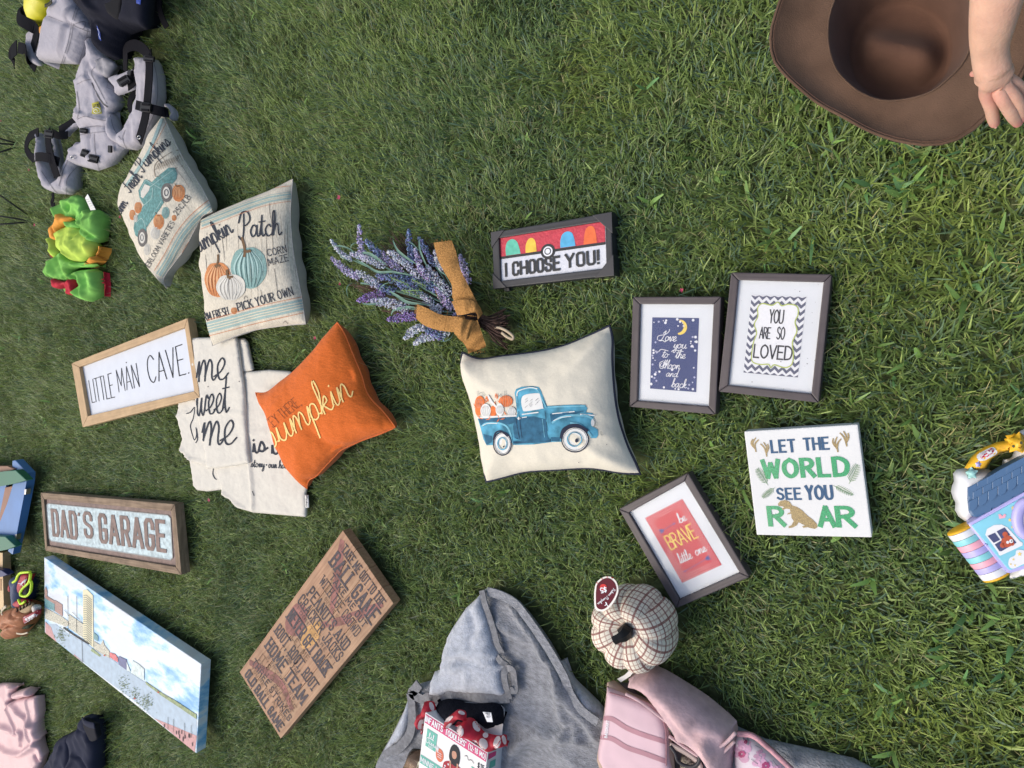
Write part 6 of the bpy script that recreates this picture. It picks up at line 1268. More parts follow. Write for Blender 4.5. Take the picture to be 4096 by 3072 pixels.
hc = W(*Z((1215, 230))[0], zb); ro = byang(outl, zb + .015, hc); ri = byang(inl, zb, hc); n = 120
V, Fc = [], []
rings = []
for k in range(15):
    t = k / 14; rr_ = []
    for i in range(n):
        an = -math.pi + 2 * math.pi * i / n; r = ri[i] + (ro[i] - ri[i]) * t; side = abs(math.cos(an)) ** 2
        z = zb - .010 * math.sin(math.pi * t) + .020 * t ** 2 * (.3 + side) - .006 * (1 - t) ** 6 + .004 * fnz(r * math.cos(an), r * math.sin(an), 7, 3)
        rr_.append(hc.xy.to_3d() + Vector((r * math.cos(an), r * math.sin(an), z)))
    rings.append(rr_)
def ringmesh(rings, close=None):
    V = [v for r in rings for v in r]; n = len(rings[0]); Fc = [(j * n + i, j * n + (i + 1) % n, (j + 1) * n + (i + 1) % n, (j + 1) * n + i) for j in range(len(rings) - 1) for i in range(n)]
    if close: V.append(close); k = len(V) - 1; Fc += [((len(rings) - 1) * n + (i + 1) % n, (len(rings) - 1) * n + i, k) for i in range(n)]
    return V, Fc
under = [[v + Vector((0, 0, -.004)) for v in r] for r in rings[::-1]]
V, Fc = ringmesh(rings + under); mk('brim', V, Fc, m_ft, root)
cr = []
for k in range(22):
    t = k / 21
    if t < .6: q = t / .6; s_ = 1 - .27 * q ** 1.2; z = zb - .004 - .118 * q ** .85
    else: q = (t - .6) / .4; s_ = .73 * (1 - q); z = zb - .122
    rr_ = []
    for i in range(n):
        an = -math.pi + 2 * math.pi * i / n; r = ri[i] * max(s_, .002); x_, y_ = r * math.cos(an), r * math.sin(an); zz = z
        dent = .050 * math.exp(-((y_ + .010 + .42 * x_) / .040) ** 2) * math.exp(-(x_ / .080) ** 4); ec = (1 - math.exp(-((ri[i] * .73 - r) / .022) ** 2)) if t >= .6 else 0
        rr_.append(hc.xy.to_3d() + Vector((x_, y_ , zz + dent * ec)))
    cr.append(rr_)
V, Fc = ringmesh(cr); crw = mk('crown_lining', V, Fc, m_fi, root)
V, Fc = ringmesh([[v + (v - hc).xy.to_3d().normalized() * .010 + Vector((0, 0, -.012)) for v in r] for r in cr[:12:3]]); mk('crown', V, Fc, m_ft, root)
V, Fc = tube([v + Vector((0, 0, -.002)) for v in rings[-1][::2]], .0028, 6, closed=True, flat=1); mk('brim_edge', V, Fc, m_ft, root)
V, Fc = tube([v * .975 + hc.xy.to_3d() * .025 + Vector((0, 0, .0048)) for v in rings[-1][::2]], .0007, 4, closed=True); mk('stitch_line', V, Fc, m_fi, root)
V, Fc = tube([v + Vector((0, 0, .001)) for v in rings[0][::2]], .0018, 5, closed=True); mk('opening_edge', V, Fc, m_ft, root)

# ================================================================== a child's arm reaching over the hat
Z = z2(2.765, 3700, 0)
def rad(wpx, p): return wpx / 2.765 / 2 * abs((p - CAM).dot(cam.matrix_world.to_3x3() @ Vector((0, 0, 1)))) / FPX
def skinned(name, chains, m, parent, sub=2):
    """chains of (x, y, z, width) in crop coordinates grown into one continuous skin; a chain may start at (chain, index) of an earlier one"""
    V, E, R_ = [], [], []; idx = []
    for ch in chains:
        ids = []
        start, pts = ch
        if start is not None: ids.append(idx[start[0]][start[1]])
        for x, y, z, w_ in pts:
            p = W(*Z((x, y))[0], z); V.append(p); R_.append(rad(w_, p)); ids.append(len(V) - 1)
        for a, b in zip(ids[:-1], ids[1:]): E.append((a, b))
        idx.append(ids)
    me = bpy.data.meshes.new(name); me.from_pydata([tuple(v) for v in V], E, []); o = bpy.data.objects.new(name, me); S.collection.objects.link(o)
    sm = o.modifiers.new('skin', 'SKIN'); sm.use_smooth_shade = True
    for i, r in enumerate(R_): me.skin_vertices[0].data[i].radius = (r, r)
    me.skin_vertices[0].data[0].use_root = True
    sb = o.modifiers.new('sub', 'SUBSURF'); sb.levels = sub; sb.render_levels = sub
    dg = bpy.context.evaluated_depsgraph_get(); ev = o.evaluated_get(dg).to_mesh(); VV = [v.co.copy() for v in ev.vertices]; FF = [tuple(f.vertices) for f in ev.polygons]
    bpy.data.objects.remove(o)
    tips = [V[ids[-1]] for ids in idx[1:]]; col = []                     # fingertips and knuckles are pinker than the forearm
    for v in VV:
        k = sum(math.exp(-((v - t).length / .016) ** 2) for t in tips); q = math.exp(-((v - V[12]).length / .02) ** 2) + math.exp(-((v - V[18]).length / .02) ** 2); k = min(1, k + .35 * q + .12 * fnz(v.x, v.y, 40, 3))
        col.append([a * (1 - k) + b * k for a, b in zip((.585, .36, .27), (.60, .245, .21))])
    return mk(name, VV, FF, m, parent, col=[[max(c, 0) for c in q] for q in col])
def skinmat():
    m = mat('child_skin', (.60, .355, .265), attr=True, rough=.6, spec=.2, var=.09, vs=45, bump=.0008, bs=240); b = m.node_tree.nodes['Principled BSDF']; b.inputs['Subsurface Weight'].default_value = .25; b.inputs['Subsurface Radius'].default_value = (.012, .005, .003); b.inputs['Subsurface Scale'].default_value = .6; return m
root = thing('person', "young child's bare arm and open hand reaching down over the hat brim", 'person', W(*Z((760, 600))[0], .0))
arm = skinned('arm', [
    (None, [(1080, -1500, .50, 640), (980, -1050, .49, 640), (900, -650, .48, 620), (835, -250, .46, 585), (795, 0, .44, 555), (758, 200, .42, 500), (728, 400, .395, 445), (708, 560, .375, 375), (712, 690, .362, 345), (748, 800, .352, 400), (778, 885, .342, 425)]),
    ((0, 10), [(690, 975, .336, 190), (680, 1040, .326, 165), (705, 1110, .315, 150), (735, 1200, .30, 138), (752, 1300, .28, 130), (778, 1395, .262, 100)]),
    ((0, 10), [(800, 970, .338, 180), (840, 1060, .33, 160), (880, 1140, .32, 140), (940, 1230, .305, 145), (990, 1310, .285, 135), (1040, 1380, .265, 102)]),
    ((0, 10), [(860, 930, .338, 165), (930, 1000, .33, 150), (1005, 1080, .32, 132), (1050, 1180, .302, 135), (1068, 1260, .285, 125), (1080, 1330, .268, 98)]),
    ((0, 10), [(900, 860, .335, 150), (985, 915, .325, 140), (1060, 970, .312, 125), (1115, 1050, .30, 112), (1140, 1130, .285, 92)]),
    ((0, 8), [(650, 760, .325, 130), (590, 800, .308, 92), (508, 822, .295, 66)])], skinmat(), root)
m_nail = mat('nail', (.66, .40, .33), rough=.3, spec=.5, var=.03)
for x, y, z, w_, a in ((780, 1405, .262, 34, 1.3), (1052, 1382, .266, 34, .9), (1086, 1328, .270, 32, 1.3)):
    c = W(*Z((x, y))[0], z); r = rad(w_, c); V, Fc = ball(c + (CAM - c).normalized() * rad(72, c) * .82, r, 8, 5, (1, 1, .35)); mk('nail', V, Fc, m_nail, arm)

# ================================================================== baby carrier
Za = z2(2.0733, 0, 0); Zb = z2(2.0733, 0, 700); Z = Za
m_gc = mat('carrier_grey', (.36, .345, .385), rough=.85, spec=.15, var=.05, vs=20, bump=.003, bs=60, sheen=.15); m_gm = mat('carrier_mesh', (.27, .265, .29), rough=.8, var=.08, vs=60); m_web = mat('black_webbing', (.007, .007, .010), rough=.85, spec=.08, var=.1, vs=90); m_bk = mat('black_buckle', (.008, .008, .010), rough=.5, spec=.25, var=.05)
root = thing('baby_carrier', 'grey soft baby carrier with black straps spread out on the grass', 'baby carrier', center(Z((800, 900))))
def web(pts, wpx, zz, th=.003, rt=None, m=m_web, name='webbing'):
    P_ = [(*W(*Z((p[0], p[1]))[0], p[2] if len(p) > 2 else zz)[:2], p[2] if len(p) > 2 else zz) for p in pts]; q = Z((pts[len(pts) // 2][0], pts[len(pts) // 2][1]))[0]
    wm = ((W(q[0] - wpx / 4.15, q[1], zz) - W(q[0] + wpx / 4.15, q[1], zz)).length + (W(q[0], q[1] - wpx / 4.15, zz) - W(q[0], q[1] + wpx / 4.15, zz)).length) / 2
    V, Fc = strap(P_, wm, th); return mk(name, V, Fc, m, rt or root, smooth=False)
puff('waist_side', Z((215, 330), (235, 270), (285, 250), (340, 275), (320, 420), (345, 540), (285, 535), (250, 500), (222, 430)), .05, .03, m_gc, root, r=.04, nz=.005, ns=20, seed=3)
wb = puff('waist_belt', Z((455, -260), (700, -260), (660, 0), (705, 90), (760, 170), (785, 260), (748, 310), (722, 390), (690, 465), (650, 535), (500, 528), (330, 512), (312, 440), (330, 350), (350, 230), (380, 120), (430, 0)), .07, .055, m_gc, root, r=.05, nz=.004, ns=7, seed=4, skirt=.05, smooth_out=False,
     folds=[(Z((378, 122), (560, 195), (740, 262)), -.012, .012), (Z((640, 0), (600, 160), (560, 360), (505, 525)), .012, .010), (Z((620, 200), (585, 380), (545, 528)), -.008, .008), (Z((735, 110), (700, 330), (640, 530)), -.008, .01), (Z((760, 180), (720, 340), (665, 520)), .006, .008)])
bd = puff('body_panel', Z((742, 300), (800, 320), (832, 400), (880, 470), (955, 512), (930, 580), (893, 645), (960, 740), (985, 790), (980, 870), (930, 940), (965, 1040), (1005, 1150), (1042, 1222), (965, 1320), (905, 1388), (820, 1417), (720, 1392), (578, 1352), (568, 1280), (620, 1210), (690, 1165), (655, 1050), (612, 965), (640, 860), (620, 720), (625, 620), (680, 520), (730, 420)), .05, .03, m_gc, root, r=.03, nz=.010, ns=13, seed=6, skirt=.04, smooth_out=False, ridge=.008, rs=10, ra=.4,
     folds=[(Z((760, 600), (790, 700), (880, 890)), -.012, .008), (Z((780, 480), (770, 560), (880, 650)), -.012, .01), (Z((650, 990), (700, 962), (780, 985), (890, 1000)), .014, .008), (Z((650, 1070), (780, 1045), (900, 1050)), -.008, .008), (Z((780, 1120), (790, 1240), (820, 1400)), -.008, .006), (Z((625, 690), (700, 670), (760, 660)), .012, .01), (Z((640, 860), (660, 930), (720, 960)), .010, .01), (Z((600, 1250), (700, 1280), (810, 1330)), .01, .012), (Z((880, 900), (900, 1050), (960, 1180)), -.012, .012)]); TB = bvh(bd)
puff('seat_mesh', Z((790, 520), (850, 470), (955, 515), (925, 600), (885, 645), (820, 600), (780, 560)), .066, .016, m_gm, root, r=.02, nz=.01, ns=40, seed=3, ridge=.008, rs=30, ra=.3)
sr = puff('shoulder_strap', Z((1130, 480), (1200, 478), (1312, 500), (1350, 620), (1358, 800), (1332, 960), (1272, 1100), (1212, 1205), (1140, 1248), (1050, 1235), (960, 1180), (908, 1120), (886, 960), (900, 862), (975, 980), (1018, 1115), (1050, 1070), (1105, 930), (1142, 800), (1140, 620)), .042, .045, m_gc, root, r=.025, nz=.006, ns=18, seed=7, skirt=.02, smooth_out=False, ridge=.006, rs=22, ra=0)
sl = puff('shoulder_strap', Z((300, 1105), (293, 1250), (315, 1380), (345, 1490), (410, 1580), (470, 1606), (600, 1616), (638, 1575), (645, 1400), (695, 1215), (675, 1160), (600, 1250), (550, 1345), (505, 1465), (475, 1515), (440, 1440), (400, 1330), (378, 1220), (362, 1120), (335, 1100)), .04, .045, m_gc, root, r=.03, nz=.006, ns=18, seed=9, skirt=.035, smooth_out=False, folds=[(Z((640, 1380), (560, 1480), (520, 1600)), -.012, .010)])
puff('shoulder_strap_inside', Z((425, 1140), (465, 1160), (488, 1260), (515, 1430), (490, 1440), (450, 1330)), .045, .03, m_gm, root, r=.03)
puff('side_wing', Z((895, 650), (1000, 610), (1135, 565), (1140, 640), (1130, 735), (980, 790), (960, 740)), .06, .025, m_gc, root, r=.03, nz=.006)
puff('loop_tab', Z((1350, 880), (1385, 858), (1425, 880), (1445, 940), (1440, 1000), (1410, 990), (1415, 930), (1385, 890)), .05, .014, m_gc, root, r=.01, step=.006)
puff('side_wing', Z((525, 1115), (560, 1070), (640, 1010), (650, 1040), (590, 1080), (540, 1130)), .05, .012, m_gc, root, r=.01, step=.006)
web([(1228, 440, .11), (1238, 560, .125), (1228, 760, .13), (1208, 950, .13), (1180, 1070, .128), (1150, 1168, .122)], 76, .125)
web([(1128, 870, .125), (1200, 890, .135), (1260, 905, .135), (1340, 925, .115), (1400, 940, .09)], 56, .13)
web([(1040, 600, .06), (1040, 480, .08), (1050, 400, .09), (1120, 375, .095), (1190, 410, .1), (1235, 470, .115)], 62, .09)
web([(1135, 755, .05), (1085, 820, .06), (1080, 890, .06), (1115, 950, .055)], 50, .06); web([(1060, 690, .08), (1110, 650, .085), (1130, 600, .09)], 90, .085)
web([(395, 1085, .1), (402, 1200, .115), (430, 1330, .115), (475, 1470, .1)], 66, .11); web([(278, 1310, .06), (320, 1300, .105), (400, 1310, .12), (490, 1345, .1)], 48, .11); web([(320, 1095, .07), (250, 1130, .06), (218, 1210, .055), (235, 1270, .055), (280, 1320, .06)], 42, .06)
web([(430, 1100, .07), (490, 1125, .06), (560, 1120, .06)], 40, .065); web([(490, 1080, .05), (560, 1040, .055), (620, 1000, .055)], 42, .05); web([(435, 1600, .05), (440, 1640, .05), (430, 1690, .05), (455, 1700, .05)], 26, .05)
web([(215, 90, .08), (160, 110, .10), (165, 160, .11), (230, 200, .10), (300, 250, .08), (290, 330, .08), (270, 400, .075)], 62, .095); web([(150, 395, .10), (200, 410, .11), (215, 470, .09), (255, 510, .06), (300, 560, .05)], 56, .08); web([(140, 392, .10), (95, 440, .07), (100, 500, .06), (110, 525, .05)], 70, .07)
def buckle(x, y, w_, h_, a, z_, slot=True):
    c, s_ = math.cos(a), math.sin(a); q = lambda u, v: (x + (u * c - v * s_), y + (u * s_ + v * c))
    O_ = Z(*[q(u * w_ / 2, v * h_ / 2) for u, v in ((-1, -.8), (-.8, -1), (.8, -1), (1, -.8), (1, .8), (.8, 1), (-.8, 1), (-1, .8))]); V, Fc = prism([W(*p, z_)[:2] for p in O_], z_ - .008, z_, .002); o = mk('buckle', V, Fc, m_bk, root, smooth=False)
    if slot:
        for v in (-.3, .3):
            O_ = Z(*[q(u * w_ / 2 * .7, (v + t * .12) * h_) for u, t in ((-1, -1), (1, -1), (1, 1), (-1, 1))]); V, Fc = prism([W(*p, z_ + .003)[:2] for p in O_], z_ - .002, z_ + .003, .001); mk('buckle_bar', V, Fc, m_web, o, smooth=False)
buckle(1202, 888, 84, 78, .1, .145); buckle(1020, 668, 100, 70, -.55, .105); buckle(1228, 485, 84, 50, .1, .132); buckle(685, 1082, 56, 42, .1, .095); buckle(693, 1270, 52, 66, .35, .095); buckle(765, 1315, 76, 66, .25, .095); buckle(398, 1110, 70, 66, .15, .125); buckle(905, 1235, 26, 60, 0, .09, False); buckle(1068, 600, 30, 44, .2, .10, False)
for x, y, z_ in ((602, 1305, .088), (1155, 1140, .128)):
    V, Fc = tube([Vector((*W(*Z((x + 13 * math.cos(t), y + 13 * math.sin(t)))[0], z_)[:2], z_ + .001)) for t in np.linspace(0, 6.28, 15)[:-1]], .002, 6, closed=True); mk('snap_ring', V, Fc, mat('steel', (.45, .45, .46), rough=.3, metal=.9), root)
d = Decal(); d.poly(Z((765, 858), (818, 842), (835, 890), (847, 942), (800, 948), (762, 945), (772, 900)), res=6); d.put('logo_patch', TB, mat('mustard_patch', (.40, .37, .05), rough=.8, var=.1, vs=90), root, .002)
d = Decal(); tline(d, 'LILLE', (828, 862), (775, 872), 26, None, Z, wt=.13, gap=.25); d.put('lettering', TB, m_black, root, .003); d = Decal(); d.ribbon(crom(Z((780, 905), (800, 890), (828, 905), (832, 930), (800, 940), (782, 925), (800, 910), (815, 925)), 4), 1.8); d.put('emblem_print', TB, m_white, root, .003)
m_seam = mat('seam_shade', (.17, .165, .185), rough=.9)  # darker stitching lines along the seams
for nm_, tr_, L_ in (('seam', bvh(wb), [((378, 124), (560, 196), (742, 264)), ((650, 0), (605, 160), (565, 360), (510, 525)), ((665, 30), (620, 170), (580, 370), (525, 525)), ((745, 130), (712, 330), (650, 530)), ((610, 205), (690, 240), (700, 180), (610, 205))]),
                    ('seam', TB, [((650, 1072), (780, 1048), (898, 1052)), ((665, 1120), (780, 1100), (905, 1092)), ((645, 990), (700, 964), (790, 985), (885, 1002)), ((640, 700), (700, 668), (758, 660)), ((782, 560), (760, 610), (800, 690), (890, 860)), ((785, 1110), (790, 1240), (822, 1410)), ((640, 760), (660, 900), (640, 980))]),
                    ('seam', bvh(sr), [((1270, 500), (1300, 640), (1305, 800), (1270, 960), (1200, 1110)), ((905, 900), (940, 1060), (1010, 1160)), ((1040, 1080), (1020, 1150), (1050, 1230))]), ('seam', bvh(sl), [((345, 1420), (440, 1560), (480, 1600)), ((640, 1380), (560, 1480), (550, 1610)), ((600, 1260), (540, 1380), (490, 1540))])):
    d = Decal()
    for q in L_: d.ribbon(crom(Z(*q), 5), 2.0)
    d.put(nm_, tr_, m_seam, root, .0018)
d = Decal(); d.ribbon(crom(Z((765, 690), (800, 770), (850, 850), (892, 885)), 4), 4); d.ribbon(Z((895, 680), (935, 690), (925, 745), (888, 730), (895, 680)), .9); d.put('zipper', TB, mat('zip_dark', (.05, .05, .055), rough=.5), root, .002)

# ---- navy backpack
root = thing('backpack', 'black fabric backpack with small blue labels at the top edge', 'backpack', center(Z((900, 100))))
m_bp = mat('pack_navy', (.012, .013, .022), rough=.85, spec=.1, var=.12, vs=25, bump=.001, bs=200)
bp = puff('bag_body', Z((560, -260), (640, -20), (680, 60), (740, 140), (790, 230), (812, 320), (845, 400), (895, 470), (960, 502), (1008, 490), (1050, 380), (1085, 290), (1160, 260), (1230, 245), (1262, 120), (1280, -260)), .07, .12, m_bp, root, r=.09, nz=.008, ns=9, seed=3, skirt=.06, smooth_out=False,
     folds=[(Z((700, 60), (830, 190), (900, 200), (960, 280), (1000, 400), (990, 470)), -.02, .014), (Z((800, 0), (870, 110), (960, 170), (1100, 220), (1240, 225)), .022, .012), (Z((870, 250), (930, 330), (900, 400)), -.012, .01), (Z((880, 440), (930, 420), (970, 370)), -.010, .008)]); TB = bvh(bp)
puff('pocket_shade', Z((840, -200), (870, 60), (920, 130), (985, 160), (1010, 60), (1015, -200)), .18, .006, mat('pocket_shade_black', (.004, .004, .006), rough=.95), root, r=.01)  # no hollow here: a near-black sheet paints the shade of the pocket mouth
puff('front_pocket', Z((1015, -200), (1012, 40), (985, 165), (1060, 200), (1170, 228), (1222, 225), (1235, 80), (1240, -200)), .168, .03, m_bp, root, r=.03, nz=.003, skirt=.03)
for q in (((808, 210), (830, 250), (842, 340), (822, 320)), ((1135, -40), (1175, -40), (1168, 42), (1138, 30))):
    d = Decal(); d.poly(Z(*q), res=10); d.put('blue_label', TB if q[0][0] < 1000 else bvh(bpy.data.objects['front_pocket']), mat('blue_label', (.03, .07, .36), rough=.6), root, .004)
d = Decal(); d.ribbon(crom(Z((815, 240), (826, 270), (824, 290), (836, 320)), 4), 1.4); d.put('label_print', TB, m_white, root, .006)
web([(1310, -260, .05), (1318, 0, .06), (1330, 100, .065), (1355, 170, .06), (1385, 228, .05)], 46, .06)

# ---- yellow cap piece
root = thing('yellow_cap', 'glossy lime yellow plastic piece with an orange corner behind the grey belt', 'toy', center(Z((300, 80))))
m_yc = mat('lime_plastic', (.60, .56, .02), rough=.4, spec=.4, var=.04, vs=12)
puff('shell', Z((200, -260), (203, 0), (212, 70), (232, 130), (262, 190), (290, 222), (340, 200), (385, 150), (430, 60), (470, -260)), .06, .075, m_yc, root, r=.10, step=.010, skirt=.03, smooth_out=False, folds=[(Z((380, 0), (370, 50), (390, 90)), .018, .02)])
slab('orange_corner', Z((300, 245), (355, 198), (385, 235), (338, 290)), .06, .08, mat('amber_plastic', (.62, .27, .03), rough=.5), root, .003)
V, Fc = strap([WZ(q, .138) for q in Z((372, 48), (400, 38), (430, 12))], .014, .003); mk('slit_shade', V, Fc, mat('slit_shade_dark', (.03, .03, .01), rough=.7), root)  # dark strip on the shell, painted as the shade within the slit

# ================================================================== green plush costume
Z = Zb
root = thing('plush_costume', 'crumpled green and lime costume with orange and red trims', 'costume', center(Z((650, 600))))
m_g1 = mat('plush_green', (.21, .48, .11), rough=1, spec=.04, var=.28, vs=9); m_g2 = mat('plush_lime', (.46, .62, .11), rough=1, spec=.04, var=.16, vs=9); m_g3 = mat('costume_orange', (.72, .30, .045), rough=.8, var=.12, vs=20); m_g4 = mat('costume_red', (.40, .012, .03), rough=.8, var=.2, vs=20)
k_ = dict(nz=.014, ns=20, skirt=.04, smooth_out=True, ridge=.022, rs=11, ra=.5, step=.006)
puff('red_trim', Z((418, 625), (472, 668), (455, 692), (430, 670)), .05, .02, m_g4, root, r=.01, step=.006); puff('red_trim', Z((840, 800), (872, 880), (868, 960), (845, 1005), (830, 900)), .05, .03, m_g4, root, r=.02, step=.006)
puff('lower_leg', Z((368, 800), (425, 738), (450, 800), (425, 855)), .05, .03, m_g1, root, r=.02, step=.006); puff('lower_leg', Z((510, 900), (560, 900), (600, 980), (560, 985)), .05, .02, m_g1, root, r=.02, step=.006)
puff('lime_side', Z((420, 530), (500, 520), (520, 640), (480, 690), (440, 670), (418, 600)), .05, .06, m_g2, root, r=.05, seed=1, **k_)
puff('green_back', Z((720, 290), (790, 300), (822, 288), (858, 350), (850, 430), (832, 540), (800, 570), (700, 500), (680, 410)), .05, .03, m_g1, root, r=.02, seed=2, folds=[(Z((700, 440), (780, 500), (820, 540)), -.02, .01)], **k_)
puff('green_top', Z((465, 290), (500, 240), (560, 222), (600, 180), (640, 166), (690, 190), (722, 270), (742, 360), (710, 450), (640, 470), (540, 420), (470, 350)), .05, .035, m_g1, root, r=.025, seed=3, folds=[(Z((600, 260), (590, 330), (640, 370), (690, 440)), -.025, .012), (Z((580, 220), (660, 240)), .012, .01)], **k_)
puff('orange_trim', Z((478, 318), (540, 340), (592, 350), (580, 385), (525, 430), (505, 470), (497, 535), (435, 530), (414, 455), (440, 412), (465, 385)), .09, .03, m_g3, root, r=.02, nz=.006, ns=30, skirt=.05, step=.006, folds=[(Z((450, 440), (465, 500), (500, 500)), -.02, .008), (Z((480, 330), (540, 350), (580, 365)), -.01, .006)])
puff('lime_belly', Z((500, 480), (560, 430), (630, 415), (710, 465), (800, 555), (795, 640), (735, 700), (650, 725), (550, 665), (498, 580)), .06, .04, m_g2, root, r=.04, seed=5, folds=[(Z((655, 475), (640, 520)), -.02, .01), (Z((670, 470), (720, 540)), -.015, .01), (Z((660, 460), (760, 500)), -.012, .01)], **k_)
puff('orange_trim', Z((800, 588), (822, 608), (795, 660), (803, 712), (740, 735), (680, 745), (745, 700), (780, 640)), .08, .03, m_g3, root, r=.015, nz=.006, ns=30, skirt=.05, step=.006)
puff('green_front', Z((435, 710), (520, 640), (600, 690), (680, 720), (800, 730), (790, 765), (640, 775), (605, 850), (560, 880), (480, 868), (430, 790)), .055, .03, m_g1, root, r=.02, seed=6, folds=[(Z((640, 770), (680, 740), (780, 735)), -.02, .01), (Z((530, 840), (560, 880)), -.01, .008)], **k_)
puff('green_foot', Z((570, 832), (680, 792), (820, 785), (845, 850), (852, 950), (790, 1042), (730, 1045), (655, 1000), (620, 910)), .05, .038, m_g1, root, r=.025, seed=8, folds=[(Z((590, 830), (660, 870), (640, 960)), -.018, .012)], **k_)
puff('red_trim', Z((425, 818), (460, 860), (520, 882), (580, 878), (585, 862), (625, 880), (632, 980), (568, 992), (560, 915), (510, 945), (450, 925)), .08, .025, m_g4, root, r=.012, nz=.008, ns=30, skirt=.05, step=.006)
lq = Z((705, 190), (726, 158), (792, 288), (750, 292)); V, Fc = prism([W(*q, .10)[:2] for q in lq], .098, .10, 0); lbm = mk('care_label', V, Fc, mat('white_label', (.68, .68, .66), rough=.6), root, smooth=False)
d = Decal()
for k in range(5): d.ribbon(Z((714 + k * 12, 205 + k * 18), (738 + k * 10, 200 + k * 18)), 1.1)
d.put('label_print', bvh(lbm), INK('label_grey', (.2, .2, .22)), lbm, .001)

# ================================================================== wire stands at the left edge
m_wire = mat('black_wire', (.012, .012, .013), rough=.5, spec=.4, var=.05)
for lab, tips in (('black wire stand with thin legs, beside the left edge above the other', (((-260, 480), (56, 570)), ((-260, 690), (60, 590)), ((-200, 560), (54, 578)))), ('black wire stand with three splayed legs near the green costume', (((-260, 600), (108, 857)), ((-260, 822), (110, 882)), ((-260, 916), (110, 889))))):
    root = thing('wire_stand', lab, 'stand', W(tips[0][1][0], tips[0][1][1], 0), 'wire stands at the left edge')
    for a, b in tips: V, Fc = tube([W(*b, .012), W(*b, .02), W((a[0] + b[0]) / 2, (a[1] + b[1]) / 2, .10), W(*a, .20)], .0042, 7); mk('leg', V, Fc, m_wire, root)

# ================================================================== painted wooden rack on the left edge
Z = z2(2.024, 0, 1780)
root = thing('wooden_rack', 'blue, green and brown painted wooden toy rack lying at the left edge', 'rack', center(Z((60, 500))))
m_rb = mat('rack_blue', (.055, .17, .42), rough=.4, spec=.4, var=.08, vs=9); m_rg = mat('rack_green', (.012, .13, .075), rough=.45, spec=.35, var=.06, vs=9); m_rn = mat('rack_brown', (.26, .13, .085), rough=.55, var=.1, vs=12)
slab('back_board', Z((-300, 300), (50, 300), (20, 700), (-300, 760)), .05, .065, m_rb, root); slab('brown_shelf', Z((-300, 170), (60, 172), (118, 195), (40, 230), (-300, 300)), .07, .10, m_rn, root)
slab('brown_shelf', Z((40, 345), (102, 332), (60, 470), (0, 620), (-80, 800), (-120, 760), (0, 560)), .066, .085, m_rn, root)
slab('side_board', Z((98, 128), (122, 122), (222, 228), (214, 300), (190, 430), (150, 640), (100, 888), (60, 858), (100, 800), (0, 760), (-40, 740), (0, 620), (60, 480), (102, 320), (160, 260), (98, 190)), .05, .088, m_rb, root, .004)
slab('green_shelf', Z((-300, 260), (30, 214), (125, 204), (212, 285), (120, 312), (0, 335), (-300, 370)), .09, .125, m_rg, root, .004); slab('green_shelf', Z((-300, 720), (40, 742), (125, 820), (60, 846), (0, 858), (-300, 880)), .09, .125, m_rg, root, .004)
for x, y in ((205, 380), (128, 745)): slab('hinge', Z((x - 8, y - 22), (x + 6, y - 22), (x + 2, y + 22), (x - 12, y + 22)), .07, .092, mat('steel', (.45, .45, .46), rough=.3, metal=.9), root, .001)
root = thing('wooden_board', 'pale pine board standing out from the left edge below the blue rack', 'board', center(Z((0, 1100))))
slab('board', Z((-200, 870), (20, 872), (24, 1100), (30, 1310), (10, 1335), (-200, 1360)), .02, .06, mat('pine_board', (.60, .43, .24), rough=.6, var=.08, vs=10, grain=1.2, gamt=.2), root, .003); slab('notch', Z((-50, 1080), (12, 1085), (12, 1180), (-50, 1180)), .055, .0615, mat('pine_dark', (.36, .22, .11), rough=.7), root, .001)
root = thing('navy_block', 'small dark navy pointed piece on the pine board by the left edge', 'toy', center(Z((10, 1040)))); slab('block', Z((-120, 1000), (10, 1015), (58, 1048), (20, 1066), (-120, 1090)), .062, .10, mat('navy_paint', (.02, .03, .12), rough=.5), root, .004)

# ================================================================== two ball gloves
root = thing('baseball_glove', 'small navy and red toddler glove with neon green piping', 'glove', center(Z((180, 1150))), 'ball gloves')
m_ng = mat('glove_navy', (.028, .05, .12), rough=.6, var=.15, vs=30); m_nr = mat('glove_red', (.33, .015, .035), rough=.6, var=.12, vs=30); m_neon = mat('neon_piping', (.50, .72, .03), rough=.6)
puff('glove_body', Z((100, 1120), (110, 1080), (180, 1040), (250, 1050), (258, 1120), (255, 1230), (235, 1300), (150, 1320), (115, 1290), (102, 1200)), .05, .075, m_ng, root, r=.06, nz=.006, skirt=.05, step=.007)
puff('red_tab', Z((75, 1155), (98, 1115), (112, 1170), (90, 1190)), .06, .02, m_nr, root, r=.01, step=.006)
pn = puff('red_panel', Z((150, 1110), (175, 1060), (190, 1038), (245, 1045), (225, 1120), (195, 1170), (165, 1205), (140, 1160)), .118, .018, m_nr, root, r=.02, skirt=.03, step=.007); puff('opening_shade', Z((190, 1170), (235, 1110), (252, 1150), (240, 1210), (200, 1215)), .105, .012, mat('opening_shade_black', (.01, .01, .014), rough=.9), root, r=.015, step=.006)  # the glove's opening is a near-black sheet, its inner shade put into the colour
puff('red_cuff', Z((120, 1265), (200, 1240), (235, 1270), (180, 1310), (125, 1305)), .10, .02, m_nr, root, r=.015, step=.006)
for q in (((105, 1112), (130, 1095), (145, 1060), (170, 1035), (245, 1028)), ((248, 1040), (235, 1110), (185, 1160), (165, 1200), (180, 1222), (215, 1222), (245, 1190), (256, 1130), (248, 1100)), ((150, 1250), (170, 1285), (205, 1265))):
    V, Fc = tube([Vector(WZ(p, .138)) for p in Z(*crom(q, 5))], .0065, 6); mk('piping', V, Fc, m_neon, root)
d = Decal()
for k in range(4): d.ribbon(Z((165 + k * 10, 1135 - k * 8), (185 + k * 10, 1105 - k * 8)), 1.6)
